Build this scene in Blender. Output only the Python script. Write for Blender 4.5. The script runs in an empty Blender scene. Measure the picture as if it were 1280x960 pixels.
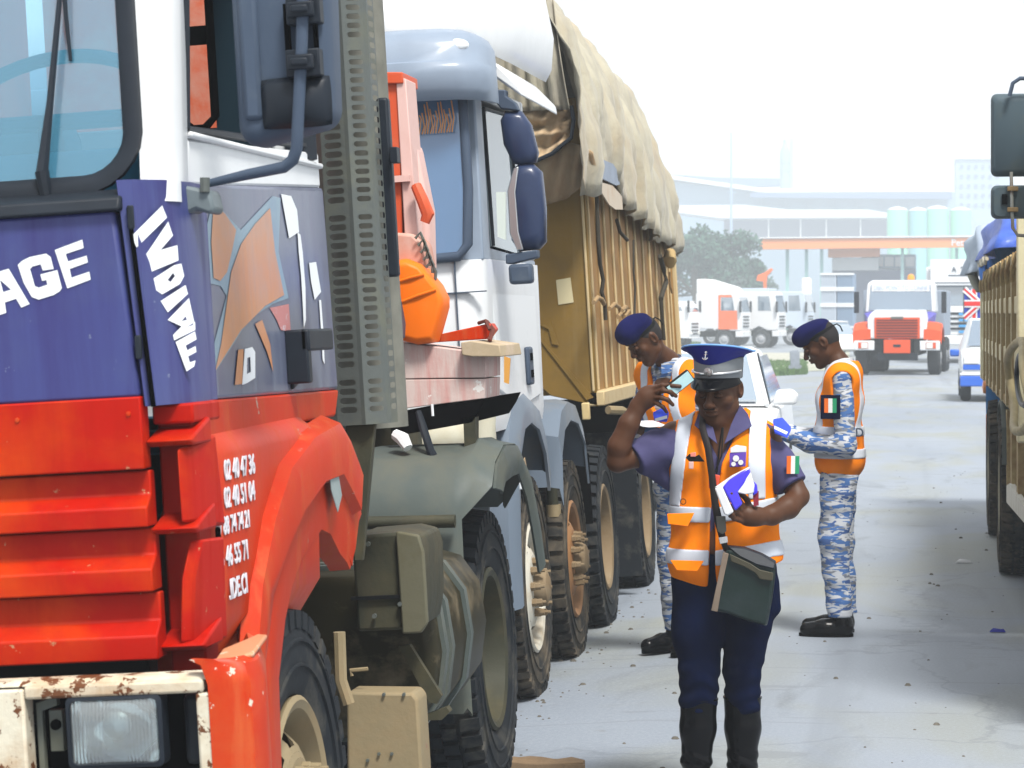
import bpy, bmesh, math, random
import numpy as np
from mathutils import Vector, Matrix
R = math.radians
random.seed(7)
S = bpy.context.scene
C = S.collection

# ---------------------------------------------------------------- camera, sky, sun, exposure
F = 3400.0; YAW = R(8.53); EYE = 1.73          # focal length in photo pixels, turn to the left of the road, eye height
cam_d = bpy.data.cameras.new("camera"); cam = bpy.data.objects.new("camera", cam_d); C.objects.link(cam)
cam.location = (0, 0, EYE); cam.rotation_euler = (R(90), 0, YAW)
cam_d.sensor_width = 36; cam_d.lens = 36 * F / 1280; cam_d.shift_y = -90 / 1280
cam_d.clip_end = 3000; cam_d.clip_start = .1
cam_d.dof.use_dof = True; cam_d.dof.focus_distance = 9.7; cam_d.dof.aperture_fstop = 14
S.camera = cam
S.render.resolution_x = 1024; S.render.resolution_y = 768
S.view_settings.view_transform = 'Standard'; S.view_settings.look = 'None'
S.view_settings.exposure = EXPOSURE if 'EXPOSURE' in globals() else 1.28
S.view_settings.gamma = 1
W = bpy.data.worlds.new("World"); S.world = W; W.use_nodes = True
wn = W.node_tree.nodes; wl = W.node_tree.links
bg = wn['Background']
sky = wn.new('ShaderNodeTexSky'); sky.sky_type = 'NISHITA'; sky.sun_disc = False
SUN_EL, SUN_AZ = R(58), R(150)                 # azimuth measured clockwise from +Y, as the sky texture has it
sky.sun_elevation = SUN_EL; sky.sun_rotation = SUN_AZ; sky.air_density = 1.0; sky.dust_density = 6; sky.ozone_density = 1
# a closed, even layer of cloud over the clear sky
mx = wn.new('ShaderNodeMix'); mx.data_type = 'RGBA'; mx.inputs[0].default_value = .82
mx.inputs[7].default_value = (9.6, 9.7, 9.75, 1)
wl.new(sky.outputs[0], mx.inputs[6]); wl.new(mx.outputs[2], bg.inputs[0]); bg.inputs[1].default_value = .0475
sd = bpy.data.lights.new("sun", 'SUN'); sun = bpy.data.objects.new("sun", sd); C.objects.link(sun)
sd.energy = 2.0; sd.angle = R(14); sd.color = (1, .965, .9)
v_ = Vector((math.sin(SUN_AZ) * math.cos(SUN_EL), math.cos(SUN_AZ) * math.cos(SUN_EL), math.sin(SUN_EL)))
sun.rotation_euler = v_.to_track_quat('Z', 'Y').to_euler()
S.cycles.max_bounces = 5; S.cycles.diffuse_bounces = 1; S.cycles.glossy_bounces = 2
S.cycles.transmission_bounces = 3; S.cycles.transparent_max_bounces = 10; S.cycles.volume_bounces = 2
S.cycles.caustics_reflective = False; S.cycles.caustics_refractive = False
S.cycles.use_denoising = True; S.cycles.volume_step_rate = 4

# ---------------------------------------------------------------- measuring: a photo pixel seen on a plane of the place
_fw = Vector((-math.sin(YAW), math.cos(YAW), 0)); _rt = Vector((math.cos(YAW), math.sin(YAW), 0))
def ray(px, py): return _fw + _rt * ((px - 640) / F) + Vector((0, 0, (390 - py) / F))
class Fr:
    """a place's own axes: origin, yaw and sideways lean (the parked lorries lean towards the verge)"""
    def __init__(s, o=(0, 0, 0), lean=0, yaw=0):
        s.m = Matrix.Translation(o) @ Matrix.Rotation(yaw, 4, 'Z') @ Matrix.Rotation(lean, 4, 'Y'); s.i = s.m.inverted()
    def on(s, px, py, p0, n):
        o = s.i @ Vector((0, 0, EYE)); d = s.i.to_3x3() @ ray(px, py); n = Vector(n); p0 = Vector(p0)
        return o + d * ((p0 - o).dot(n) / d.dot(n))
    def x(s, px, py, x): return s.on(px, py, (x, 0, 0), (1, 0, 0))
    def y(s, px, py, y): return s.on(px, py, (0, y, 0), (0, 1, 0))
    def z(s, px, py, z): return s.on(px, py, (0, 0, z), (0, 0, 1))
WF = Fr()

# ---------------------------------------------------------------- mesh builder
class MB:
    def __init__(s): s.v = []; s.f = []
    def add(s, vs, fs):
        n = len(s.v); s.v += [tuple(p) for p in vs]; s.f += [tuple(i + n for i in f) for f in fs]; return s
    def box(s, x0, x1, y0, y1, z0, z1, m=None):
        vs = [(x, y, z) for z in (z0, z1) for y in (y0, y1) for x in (x0, x1)]
        if m: vs = [m @ Vector(p) for p in vs]
        return s.add(vs, [(0, 2, 3, 1), (4, 5, 7, 6), (0, 1, 5, 4), (2, 6, 7, 3), (0, 4, 6, 2), (1, 3, 7, 5)])
    def prism(s, pts, ext, ext2=None):
        n = len(pts); e = Vector(ext); a = [Vector(p) for p in pts]; b = [p + e for p in a]
        return s.add(a + b, [tuple(range(n))[::-1], tuple(range(n, 2 * n))] + [(i, (i + 1) % n, n + (i + 1) % n, n + i) for i in range(n)])
    def loft(s, rings, caps=True, closed=True):
        n = len(rings[0]); vs = [p for r in rings for p in r]; fs = []
        for k in range(len(rings) - 1):
            for i in range(n if closed else n - 1):
                j = (i + 1) % n; fs.append((k * n + i, k * n + j, (k + 1) * n + j, (k + 1) * n + i))
        if caps: fs += [tuple(range(n))[::-1], tuple(range((len(rings) - 1) * n, len(rings) * n))]
        return s.add(vs, fs)
    def grid(s, rows): return s.loft(rows, caps=False, closed=False)
    def sheet(s, rows, th):
        """a grid of points given real thickness along its normals"""
        rows = [[Vector(p) for p in r] for r in rows]; a, b = len(rows), len(rows[0])
        def nrm(i, j):
            u = rows[min(i + 1, a - 1)][j] - rows[max(i - 1, 0)][j]; w = rows[i][min(j + 1, b - 1)] - rows[i][max(j - 1, 0)]
            n = u.cross(w); return n.normalized() if n.length > 1e-9 else Vector((0, 0, 1))
        back = [[rows[i][j] - nrm(i, j) * th for j in range(b)] for i in range(a)]
        n0 = len(s.v); s.grid(rows); n1 = len(s.v); s.grid(back)
        edge = [(0, j) for j in range(b)] + [(i, b - 1) for i in range(1, a)] + [(a - 1, j) for j in range(b - 2, -1, -1)] + [(i, 0) for i in range(a - 2, 0, -1)]
        for k in range(len(edge)):
            p, q = edge[k], edge[(k + 1) % len(edge)]
            s.f.append((n0 + p[0] * b + p[1], n1 + p[0] * b + p[1], n1 + q[0] * b + q[1], n0 + q[0] * b + q[1]))
        return s
    def tube(s, pts, r, n=8, caps=True, flat=1.0, up=(0, 0, 1)):
        pts = [Vector(p) for p in pts]; rr = r if isinstance(r, (list, tuple)) else [r] * len(pts); rings = []; u0 = None
        for i, p in enumerate(pts):
            t = (pts[min(i + 1, len(pts) - 1)] - pts[max(i - 1, 0)]).normalized()
            if u0 is None:
                u0 = Vector(up) if abs(t.dot(Vector(up))) < .95 else Vector((1, 0, 0))
            u = (u0 - t * u0.dot(t)).normalized(); w = t.cross(u); u0 = u
            rings.append([p + (u * math.cos(a) * flat + w * math.sin(a)) * rr[i] for a in (2 * math.pi * k / n for k in range(n))])
        return s.loft(rings, caps)
    def lathe(s, prof, c=(0, 0, 0), axis='z', n=24, caps=True, a0=0, a1=2 * math.pi):
        full = abs(a1 - a0 - 2 * math.pi) < 1e-6; rings = []
        for r, h in prof:
            ring = []
            for k in range(n if full else n + 1):
                a = a0 + (a1 - a0) * k / n; p = {'z': (r * math.cos(a), r * math.sin(a), h), 'x': (h, r * math.cos(a), r * math.sin(a)), 'y': (r * math.cos(a), h, r * math.sin(a))}[axis]
                ring.append((p[0] + c[0], p[1] + c[1], p[2] + c[2]))
            rings.append(ring)
        return s.loft(rings, caps, full)
    def mesh(s, name, smooth=40, recalc=True):
        me = bpy.data.meshes.new(name); me.from_pydata(s.v, [], s.f); me.update()
        if recalc:
            bm = bmesh.new(); bm.from_mesh(me); bmesh.ops.recalc_face_normals(bm, faces=bm.faces); bm.to_mesh(me); bm.free()
        if smooth:
            me.shade_smooth()
            if smooth < 180: me.set_sharp_from_angle(angle=R(smooth))
        return me
    def build(s, name, mat, parent=None, smooth=40, bevel=0, recalc=True, seg=2):
        me = s.mesh(name, smooth, recalc); return link(name, me, mat, parent, bevel, seg)
def link(name, me, mat, parent=None, bevel=0, seg=2):
    if mat:
        me.materials.clear(); me.materials.append(mat)
    o = bpy.data.objects.new(name, me); C.objects.link(o); o.parent = parent
    if bevel:
        b = o.modifiers.new('bevel', 'BEVEL'); b.width = bevel; b.segments = seg; b.limit_method = 'ANGLE'; b.angle_limit = R(35); b.harden_normals = False
    return o
def box(name, mat, parent, x0, x1, y0, y1, z0, z1, bevel=.006): return MB().box(x0, x1, y0, y1, z0, z1).build(name, mat, parent, bevel=bevel)
def tag(o, label=None, cat=None, group=None, kind=None):
    if label: o['label'] = label
    if cat: o['category'] = cat
    if group: o['group'] = group
    if kind: o['kind'] = kind
    return o
def empty(name, m=None, label=None, cat=None, group=None):
    o = bpy.data.objects.new(name, None); C.objects.link(o); o.empty_display_size = .2
    if isinstance(m, Fr): m = m.m
    if m is not None: o.matrix_world = m
    return tag(o, label, cat, group)
def kids(o): return [c for c in list(bpy.data.objects) if c.parent == o]
def copy_tree(o, parent=None, label=None):
    c = o.copy(); C.objects.link(c); c.parent = parent
    if label: c['label'] = label
    for k in kids(o): copy_tree(k, c)
    return c
def outline(name, polys, frame_pts, mat, parent, th=.002, n=(0, -1, 0)):
    """flat print: outer and inner loops (2D uv) laid out by frame_pts(u, v) on a surface, filled, with a paint's thickness"""
    cu = bpy.data.curves.new(name, 'CURVE'); cu.dimensions = '2D'; cu.fill_mode = 'BOTH'
    for pl in polys:
        sp = cu.splines.new('POLY'); sp.points.add(len(pl) - 1); sp.use_cyclic_u = True
        for i, (a, b) in enumerate(pl): sp.points[i].co = (a, b, 0, 1)
    t = bpy.data.objects.new(name, cu); C.objects.link(t)
    me = bpy.data.meshes.new_from_object(t.evaluated_get(bpy.context.evaluated_depsgraph_get())); bpy.data.objects.remove(t); bpy.data.curves.remove(cu)
    off = Vector(n) * th
    for v in me.vertices: v.co = Vector(frame_pts(v.co.x, v.co.y)) + off
    me.name = name; me.update()
    return link(name, me, mat, parent)
def text(name, body, size, m, mat, parent, extrude=.001, offset=0, shear=0, sx=1, align='CENTER', space=1):
    cu = bpy.data.curves.new(name, 'FONT'); cu.body = body; cu.size = size; cu.extrude = extrude; cu.offset = offset; cu.shear = shear
    cu.align_x = align; cu.align_y = 'CENTER'; cu.resolution_u = 3; cu.space_character = space
    t = bpy.data.objects.new(name, cu); C.objects.link(t); bpy.context.view_layer.update()
    me = bpy.data.meshes.new_from_object(t.evaluated_get(bpy.context.evaluated_depsgraph_get())); bpy.data.objects.remove(t); bpy.data.curves.remove(cu)
    me.transform(m @ Matrix.Diagonal((sx, 1, 1, 1))); me.name = name
    return link(name, me, mat, parent)
def facing(origin, right, up):
    """matrix whose x runs along right, y along up, for text"""
    r = Vector(right).normalized(); u = Vector(up); u = (u - r * u.dot(r)).normalized(); n = r.cross(u)
    m = Matrix((r, u, n)).transposed().to_4x4(); m.translation = Vector(origin); return m

# ---------------------------------------------------------------- materials
MATS = {}
def mat(name, col, rough=.6, metal=0, dirt=None, bump=None, coat=0, spec=None, streak=None, chips=None, noise=.0, sheen=0):
    """dirt=(colour, amount 0..1, scale); streak: the same run down vertically; chips=(colour, amount, scale): hard-edged flakes"""
    if name in MATS: return MATS[name]
    m = bpy.data.materials.new(name); m.use_nodes = True; N = m.node_tree.nodes; L = m.node_tree.links; b = N['Principled BSDF']
    b.inputs['Roughness'].default_value = rough; b.inputs['Metallic'].default_value = metal
    if coat: b.inputs['Coat Weight'].default_value = coat; b.inputs['Coat Roughness'].default_value = .15
    b.inputs['Specular IOR Level'].default_value = spec if spec is not None else (.5 if metal > .3 or coat > .3 else .2 if max(col) < .2 else .32)
    if sheen: b.inputs['Sheen Weight'].default_value = sheen
    tc = N.new('ShaderNodeTexCoord'); cur = None
    rgb = N.new('ShaderNodeRGB'); rgb.outputs[0].default_value = (*col, 1); cur = rgb.outputs[0]
    def nz(scale, detail=4, sc=(1, 1, 1), rough_=.6, dist=0):
        mp = N.new('ShaderNodeMapping'); mp.inputs['Scale'].default_value = sc; L.new(tc.outputs['Object'], mp.inputs[0])
        t = N.new('ShaderNodeTexNoise'); t.inputs['Scale'].default_value = scale; t.inputs['Detail'].default_value = detail
        t.inputs['Roughness'].default_value = rough_; t.inputs['Distortion'].default_value = dist
        L.new(mp.outputs[0], t.inputs['Vector']); return t.outputs['Fac']
    def ramp(src, a, b_):
        r = N.new('ShaderNodeMapRange'); r.inputs['From Min'].default_value = a; r.inputs['From Max'].default_value = b_; r.clamp = True
        L.new(src, r.inputs['Value']); return r.outputs['Result']
    def mixc(fac, colr, cur, mul=1):
        x = N.new('ShaderNodeMix'); x.data_type = 'RGBA'
        if mul != 1:
            mm = N.new('ShaderNodeMath'); mm.operation = 'MULTIPLY'; mm.inputs[1].default_value = mul; L.new(fac, mm.inputs[0]); fac = mm.outputs[0]
        L.new(fac, x.inputs[0]); L.new(cur, x.inputs[6]); x.inputs[7].default_value = (*colr, 1); return x.outputs[2]
    if noise:
        cur = mixc(ramp(nz(9, 5), .35, .75), tuple(c * (1 - noise) for c in col), cur)
    rgh = None
    for d, sc in ((dirt, (1, 1, 1)), (streak, (1, 1, .09))):
        if not d: continue
        dc, am, s_ = d; f = ramp(nz(s_, 6, sc, .65, .3), .62 - .35 * am, .78 - .2 * am + .08)
        cur = mixc(f, dc, cur, min(1, .35 + am)); rgh = f
    if chips:
        dc, am, s_ = chips; f = ramp(nz(s_, 5, rough_=.7), .70 - .2 * am, .72 - .2 * am); cur = mixc(f, dc, cur)
    L.new(cur, b.inputs['Base Color'])
    if rgh is not None:
        r = N.new('ShaderNodeMapRange'); r.inputs['To Min'].default_value = rough; r.inputs['To Max'].default_value = min(1, rough + .35)
        L.new(rgh, r.inputs['Value']); L.new(r.outputs[0], b.inputs['Roughness'])
    if bump:
        bp = N.new('ShaderNodeBump'); bp.inputs['Strength'].default_value = bump[1]; bp.inputs['Distance'].default_value = bump[2] if len(bump) > 2 else .01
        L.new(nz(bump[0], 5), bp.inputs['Height']); L.new(bp.outputs[0], b.inputs['Normal'])
    MATS[name] = m; return m
def glass(name, tint=(.55, .75, .85), refl=.25, film=(.5, .65, .75), filmamt=.15, rough=.05):
    if name in MATS: return MATS[name]
    m = bpy.data.materials.new(name); m.use_nodes = True; N = m.node_tree.nodes; L = m.node_tree.links
    for n in list(N):
        if n.type != 'OUTPUT_MATERIAL': N.remove(n)
    out = [n for n in N if n.type == 'OUTPUT_MATERIAL'][0]
    t = N.new('ShaderNodeBsdfTransparent'); t.inputs[0].default_value = (*tint, 1)
    g = N.new('ShaderNodeBsdfGlossy'); g.inputs['Roughness'].default_value = rough; g.inputs[0].default_value = (1, 1, 1, 1)
    d = N.new('ShaderNodeBsdfDiffuse'); d.inputs[0].default_value = (*film, 1)  # dusty film, its blue also painting in the reflected sky
    a = N.new('ShaderNodeMixShader'); L.new(t.outputs[0], a.inputs[1]); L.new(d.outputs[0], a.inputs[2]); a.inputs[0].default_value = filmamt
    fr = N.new('ShaderNodeFresnel'); fr.inputs['IOR'].default_value = 1.5
    ad = N.new('ShaderNodeMath'); ad.operation = 'ADD'; ad.inputs[1].default_value = refl; ad.use_clamp = True; L.new(fr.outputs[0], ad.inputs[0])
    b = N.new('ShaderNodeMixShader'); L.new(ad.outputs[0], b.inputs[0]); L.new(a.outputs[0], b.inputs[1]); L.new(g.outputs[0], b.inputs[2])
    L.new(b.outputs[0], out.inputs[0]); MATS[name] = m; return m

DUST = (.36, .29, .19); RUST = (.22, .07, .02)
m_rubber = mat('rubber', (.012, .016, .021), .75, dirt=((.15, .14, .115), .34, 6), bump=(60, .3, .004))
m_rubber_dusty = mat('rubber dusty', (.022, .023, .023), .85, dirt=((.20, .16, .11), .5, 5), bump=(60, .3, .004))
m_black = mat('black metal', (.003, .004, .005), .7, spec=.2, dirt=((.08, .07, .05), .15, 5))
m_dark = mat('dark plastic', (.016, .022, .032), .45, noise=.3)
m_plastic = mat('blue grey plastic', (.06, .085, .13), .5, dirt=((.14, .17, .20), .25, 4), bump=(25, .1))
m_void = mat('void black', (.002, .002, .0025), .95, spec=0)  # flat black, also painted in for deep shade in gaps, recesses and underbodies
m_red = mat('red paint', (.43, .007, .0005), .5, spec=.14, dirt=((.66, .085, .002), .5, 1.6), streak=((.30, .004, .0005), .3, 9), chips=((.45, .22, .12), .10, 30), bump=(8, .12, .01))  # orange patches stand in for sky light on the grille ledges
m_red_fade = mat('faded red paint', (.50, .026, .0005), .4, spec=.16, dirt=((.50, .07, .008), .4, 3), streak=((.52, .17, .06), .28, 18), chips=((.4, .34, .28), .12, 14), bump=(10, .15, .01))
m_purple = mat('violet blue paint', (.048, .058, .21), .32, spec=.4, dirt=((.075, .105, .22), .45, 1.8), streak=((.022, .008, .11), .45, 7), chips=((.16, .19, .30), .14, 26), bump=(5, .08, .01))
m_white = mat('white paint', (.80, .83, .86), .4, dirt=((.55, .57, .58), .12, 4), coat=.2, bump=(6, .06, .01))
m_whiteclean = mat('clean white paint', (.8, .83, .86), .4, noise=.06, coat=.3)
m_rustwhite = mat('rusty white paint', (.66, .62, .50), .6, dirt=((.38, .21, .08), .5, 6), chips=((.13, .045, .015), .85, 13), streak=((.3, .12, .03), .35, 14), bump=(14, .4, .01))
m_letter = mat('lettering white', (.82, .86, .9), .5, dirt=((.5, .55, .6), .15, 9))
m_galv = mat('greenish grey steel', (.115, .13, .125), .5, .25, dirt=((.20, .20, .13), .4, 5), bump=(30, .15))
m_olive = mat('dusty olive metal', (.045, .047, .032), .6, .1, dirt=((.10, .085, .045), .5, 4), streak=((.08, .07, .05), .3, 10), bump=(20, .25))
m_beige = mat('dusty beige metal', (.27, .215, .125), .65, dirt=((.34, .24, .13), .4, 5), chips=((.3, .12, .1), .1, 10), bump=(20, .25))
m_greyfend = mat('dusty grey mudguard', (.085, .105, .10), .45, dirt=((.14, .14, .105), .45, 3), bump=(12, .15))
m_chrome = mat('worn chrome', (.55, .58, .6), .3, .9, dirt=(DUST, .2, 8))
m_orangeplast = mat('orange plastic', (.95, .18, .003), .45, spec=.25, dirt=((.80, .24, .03), .25, 5), bump=(12, .1))
m_glass_ws = glass('windscreen glass', (.72, .88, .95), .05, (.16, .50, .74), .30)
m_glass = glass('window glass', (.35, .45, .55), .3, (.35, .45, .55), .2)
m_glass_clear = glass('clear side glass', (.8, .88, .9), .04, (.5, .6, .7), .05)
# ---------------------------------------------------------------- the ground: crowned road falling to the verge where the lorries stand
def ground_z(x):
    if x < -1.15: return -.055 * (min(-1.15 - x, 3.6) ** 1) - (0.0)
    return 0
def ground():
    xs = [-470, -200, -60, -25, -12, -8, -6, -4.75, -3.5, -2.5, -1.7, -1.15, -.4, .4, 1.5, 3, 6, 12, 25, 60, 200, 470]
    ys = [-40, -5, 2, 5, 8, 11, 14, 18, 24, 32, 45, 60, 80, 110, 150, 220, 380, 750]
    m = bpy.data.materials.new('road'); m.use_nodes = True; N = m.node_tree.nodes; L = m.node_tree.links; b = N['Principled BSDF']
    tc = N.new('ShaderNodeTexCoord')
    def nz(s, d, sc=(1, 1, 1), dist=0):
        mp = N.new('ShaderNodeMapping'); mp.inputs['Scale'].default_value = sc; L.new(tc.outputs['Object'], mp.inputs[0])
        t = N.new('ShaderNodeTexNoise'); t.inputs['Scale'].default_value = s; t.inputs['Detail'].default_value = d; t.inputs['Distortion'].default_value = dist; L.new(mp.outputs[0], t.inputs[0]); return t.outputs['Fac']
    def mix(f, a, c, lo, hi, k=1):
        r = N.new('ShaderNodeMapRange'); r.inputs[1].default_value = lo; r.inputs[2].default_value = hi; r.inputs[4].default_value = k; L.new(f, r.inputs[0])
        x = N.new('ShaderNodeMix'); x.data_type = 'RGBA'; L.new(r.outputs[0], x.inputs[0])
        if isinstance(a, tuple): x.inputs[6].default_value = (*a, 1)
        else: L.new(a, x.inputs[6])
        x.inputs[7].default_value = (*c, 1); return x.outputs[2]
    c = mix(nz(.35, 5, (1, .35, 1), .4), (.225, .262, .32), (.295, .332, .385), .35, .65)
    c = mix(nz(.8, 6, (1, .5, 1), .6), c, (.27, .28, .23), .48, .66, .75)         # dried mud
    c = mix(nz(2.2, 7, (1, .22, 1), 1), c, (.15, .17, .185), .58, .72, .6)         # oil and tyre stains
    c = mix(nz(60, 3), c, (.36, .40, .46), .45, .7, .4)
    c = mix(nz(11, 6), c, (.20, .2, .19), .68, .74, .5)
    c = mix(nz(1.1, 8, (.5, 3, 1), 2.2), c, (.20, .22, .24), .62, .66, .5)
    c = mix(nz(160, 2), c, (.12, .13, .14), .66, .72, .7)
    vo = N.new('ShaderNodeTexVoronoi'); vo.feature = 'DISTANCE_TO_EDGE'; vo.inputs['Scale'].default_value = .42
    wv = N.new('ShaderNodeTexNoise'); wv.inputs['Scale'].default_value = 1.7; wv.inputs['Detail'].default_value = 5; L.new(tc.outputs['Object'], wv.inputs[0])
    vm = N.new('ShaderNodeVectorMath'); vm.operation = 'ADD'; L.new(tc.outputs['Object'], vm.inputs[0]); L.new(wv.outputs['Color'], vm.inputs[1]); L.new(vm.outputs[0], vo.inputs['Vector'])
    inv = N.new('ShaderNodeMath'); inv.operation = 'SUBTRACT'; inv.inputs[0].default_value = 1; L.new(vo.outputs['Distance'], inv.inputs[1])
    c = mix(inv.outputs[0], c, (.10, .115, .13), .990, .997, .22)
    c = mix(nz(.9, 3, (2.6, .05, 1), .2), c, (.19, .215, .25), .56, .70, .5)        # tyre tracks along the lane
    L.new(c, b.inputs['Base Color']); b.inputs['Roughness'].default_value = .62; b.inputs['Specular IOR Level'].default_value = .35
    bp = N.new('ShaderNodeBump'); bp.inputs['Strength'].default_value = .35; bp.inputs['Distance'].default_value = .006; L.new(nz(90, 4), bp.inputs['Height']); L.new(bp.outputs[0], b.inputs['Normal'])
    mb = MB().grid([[(x, y, ground_z(x)) for x in xs] for y in ys])
    o = mb.build('road', m, smooth=180); tag(o, kind='structure')
    for p in o.data.polygons:
        if p.normal.z < 0: p.flip()
ground()
# ---------------------------------------------------------------- wheels
def tyre_mb(r=.52, w=.28, lugs=44, hole=.29):
    """lug tyre, axis x, outer face towards +x at x=0"""
    mb = MB(); h = w / 2
    prof = [(hole, -.045), (hole + .015, -.02), (hole + .05, -.006), (hole + .11, 0), (r - .075, -.004), (r - .045, -.012), (r - .028, -.03), (r - .022, -.06), (r - .02, -h), (r - .022, -w + .06), (r - .028, -w + .03), (r - .05, -w + .01), (r - .11, -w), (hole + .05, -w + .01), (hole, -w + .05)]
    mb.lathe(prof, axis='x', n=56, caps=False)
    for ring in (hole + .085, r - .085):                       # raised ribs on the sidewall
        mb.lathe([(ring - .006, -.004), (ring - .003, .004), (ring + .003, .004), (ring + .006, -.004)], axis='x', n=56, caps=False)
    for k in range(lugs):                                      # shoulder lugs and centre blocks
        a = 2 * math.pi * k / lugs; da = 2 * math.pi / lugs * .33
        for x0, x1, sh, rr in ((-.004, -.075, 0, r), (-.092, -w / 2 - .006, .5, r - .003), (-w / 2 + .004 - .012, -w + .092, 0, r - .003), (-w + .075, -w + .004, .5, r)):
            c0 = a + sh * 2 * math.pi / lugs; ro = r - .036; vs = []
            for x, (lo, hi) in ((x0, (ro - (.02 if x0 == -.004 else 0), rr - (.012 if x0 == -.004 else 0))), (x1, (ro - (.02 if x1 == -w + .004 else 0), rr - (.012 if x1 == -w + .004 else 0)))):
                for q in (-da, da):
                    for rad in (lo, hi): vs.append((x, math.cos(c0 + q) * rad, math.sin(c0 + q) * rad))
            mb.add(vs, [(0, 1, 3, 2), (4, 6, 7, 5), (0, 4, 5, 1), (2, 3, 7, 6), (1, 5, 7, 3), (0, 2, 6, 4)])
    return mb
def rim_mb(kind, hole=.29):
    mb = MB()
    if kind == 'front':      # convex disc with hand holes
        mb.lathe([(hole + .004, -.04), (hole + .012, -.012), (hole, -.004), (hole - .02, -.012), (hole - .035, -.05), (hole - .05, -.09), (hole - .055, -.14)], axis='x', n=48, caps=False)
        n = 10; mb.lathe([(.15, -.012), (.165, -.018)], axis='x', n=40, caps=False)
        for k in range(n):   # spokes between the hand holes
            a0 = 2 * math.pi * k / n; w = 2 * math.pi / n
            for (f0, f1) in ((-.5, -.22), (.22, .5)):
                rows = []
                for rad, x in ((.165, -.018), (.19, -.03), (.215, -.055), (hole - .05, -.095)):
                    rows.append([(x, rad * math.cos(a0 + w * (f0 + (f1 - f0) * t / 3)), rad * math.sin(a0 + w * (f0 + (f1 - f0) * t / 3))) for t in range(4)])
                mb.grid(rows)
            rows = []
            for rad, x in ((.165, -.018), (.18, -.025)): rows.append([(x, rad * math.cos(a0 + w * (-.22 + .44 * t / 3)), rad * math.sin(a0 + w * (-.22 + .44 * t / 3))) for t in range(4)])
            mb.grid(rows)
            rows = []
            for rad, x in ((.222, -.066), (hole - .05, -.095)): rows.append([(x, rad * math.cos(a0 + w * (-.22 + .44 * t / 3)), rad * math.sin(a0 + w * (-.22 + .44 * t / 3))) for t in range(4)])
            mb.grid(rows)
        mb.lathe([(.15, -.012), (.085, -.006), (.08, .0)], axis='x', n=32, caps=False)
    else:                    # deep dished rear wheel
        mb.lathe([(hole + .004, -.045), (hole + .012, -.014), (hole, -.006), (hole - .02, -.014), (hole - .032, -.06), (hole - .045, -.13), (hole - .06, -.165), (.19, -.175), (.12, -.18)], axis='x', n=48, caps=False)
    return mb
def hub_mb(kind):
    mb = MB()
    if kind == 'front':
        mb.lathe([(.085, -.01), (.082, .03), (.07, .05), (.045, .06), (.0001, .062)], axis='x', n=24, caps=False)
        rn, x0, x1 = .122, -.012, .035
    else:
        mb.lathe([(.12, -.2), (.115, -.15), (.09, -.11), (.06, -.09), (.055, -.08), (.0001, -.078)], axis='x', n=24, caps=False)
        rn, x0, x1 = .155, -.18, -.12
    for k in range(10):
        a = 2 * math.pi * (k + .5) / 10; cy, cz = rn * math.cos(a), rn * math.sin(a)
        mb.lathe([(.02, x0), (.02, x0 + .02), (.017, x0 + .022), (.016, x1), (.008, x1 + .002), (.008, x1 + .018), (.0001, x1 + .019)], c=(0, cy, cz), axis='x', n=6, caps=False)
    return mb
_wcache = {}
def wheel(parent, x, y, z, kind='front', r=.52, w=.28, tyre=None, rim=None, hub=None, rot=0, inner=False, steer=0):
    tyre = tyre or m_rubber; rim = rim or m_beige; hub = hub or rim
    key = (kind, r, w)
    if key not in _wcache:
        _wcache[key] = (tyre_mb(r, w).mesh('tyre', 30), rim_mb(kind).mesh('rim', 40), hub_mb(kind).mesh('hub', 35))
    T, RM, HB = (q.copy() for q in _wcache[key])
    o = link('wheel', RM, rim, parent); o.location = (x, y, z); o.rotation_euler = (rot, 0, steer)
    t = link('tyre', T, tyre, o); h = link('hub', HB, hub, o)
    if inner:
        t2 = bpy.data.objects.new('tyre', T); C.objects.link(t2); t2.parent = o; t2.location = (-w - .05, 0, 0)
    return o
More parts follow.
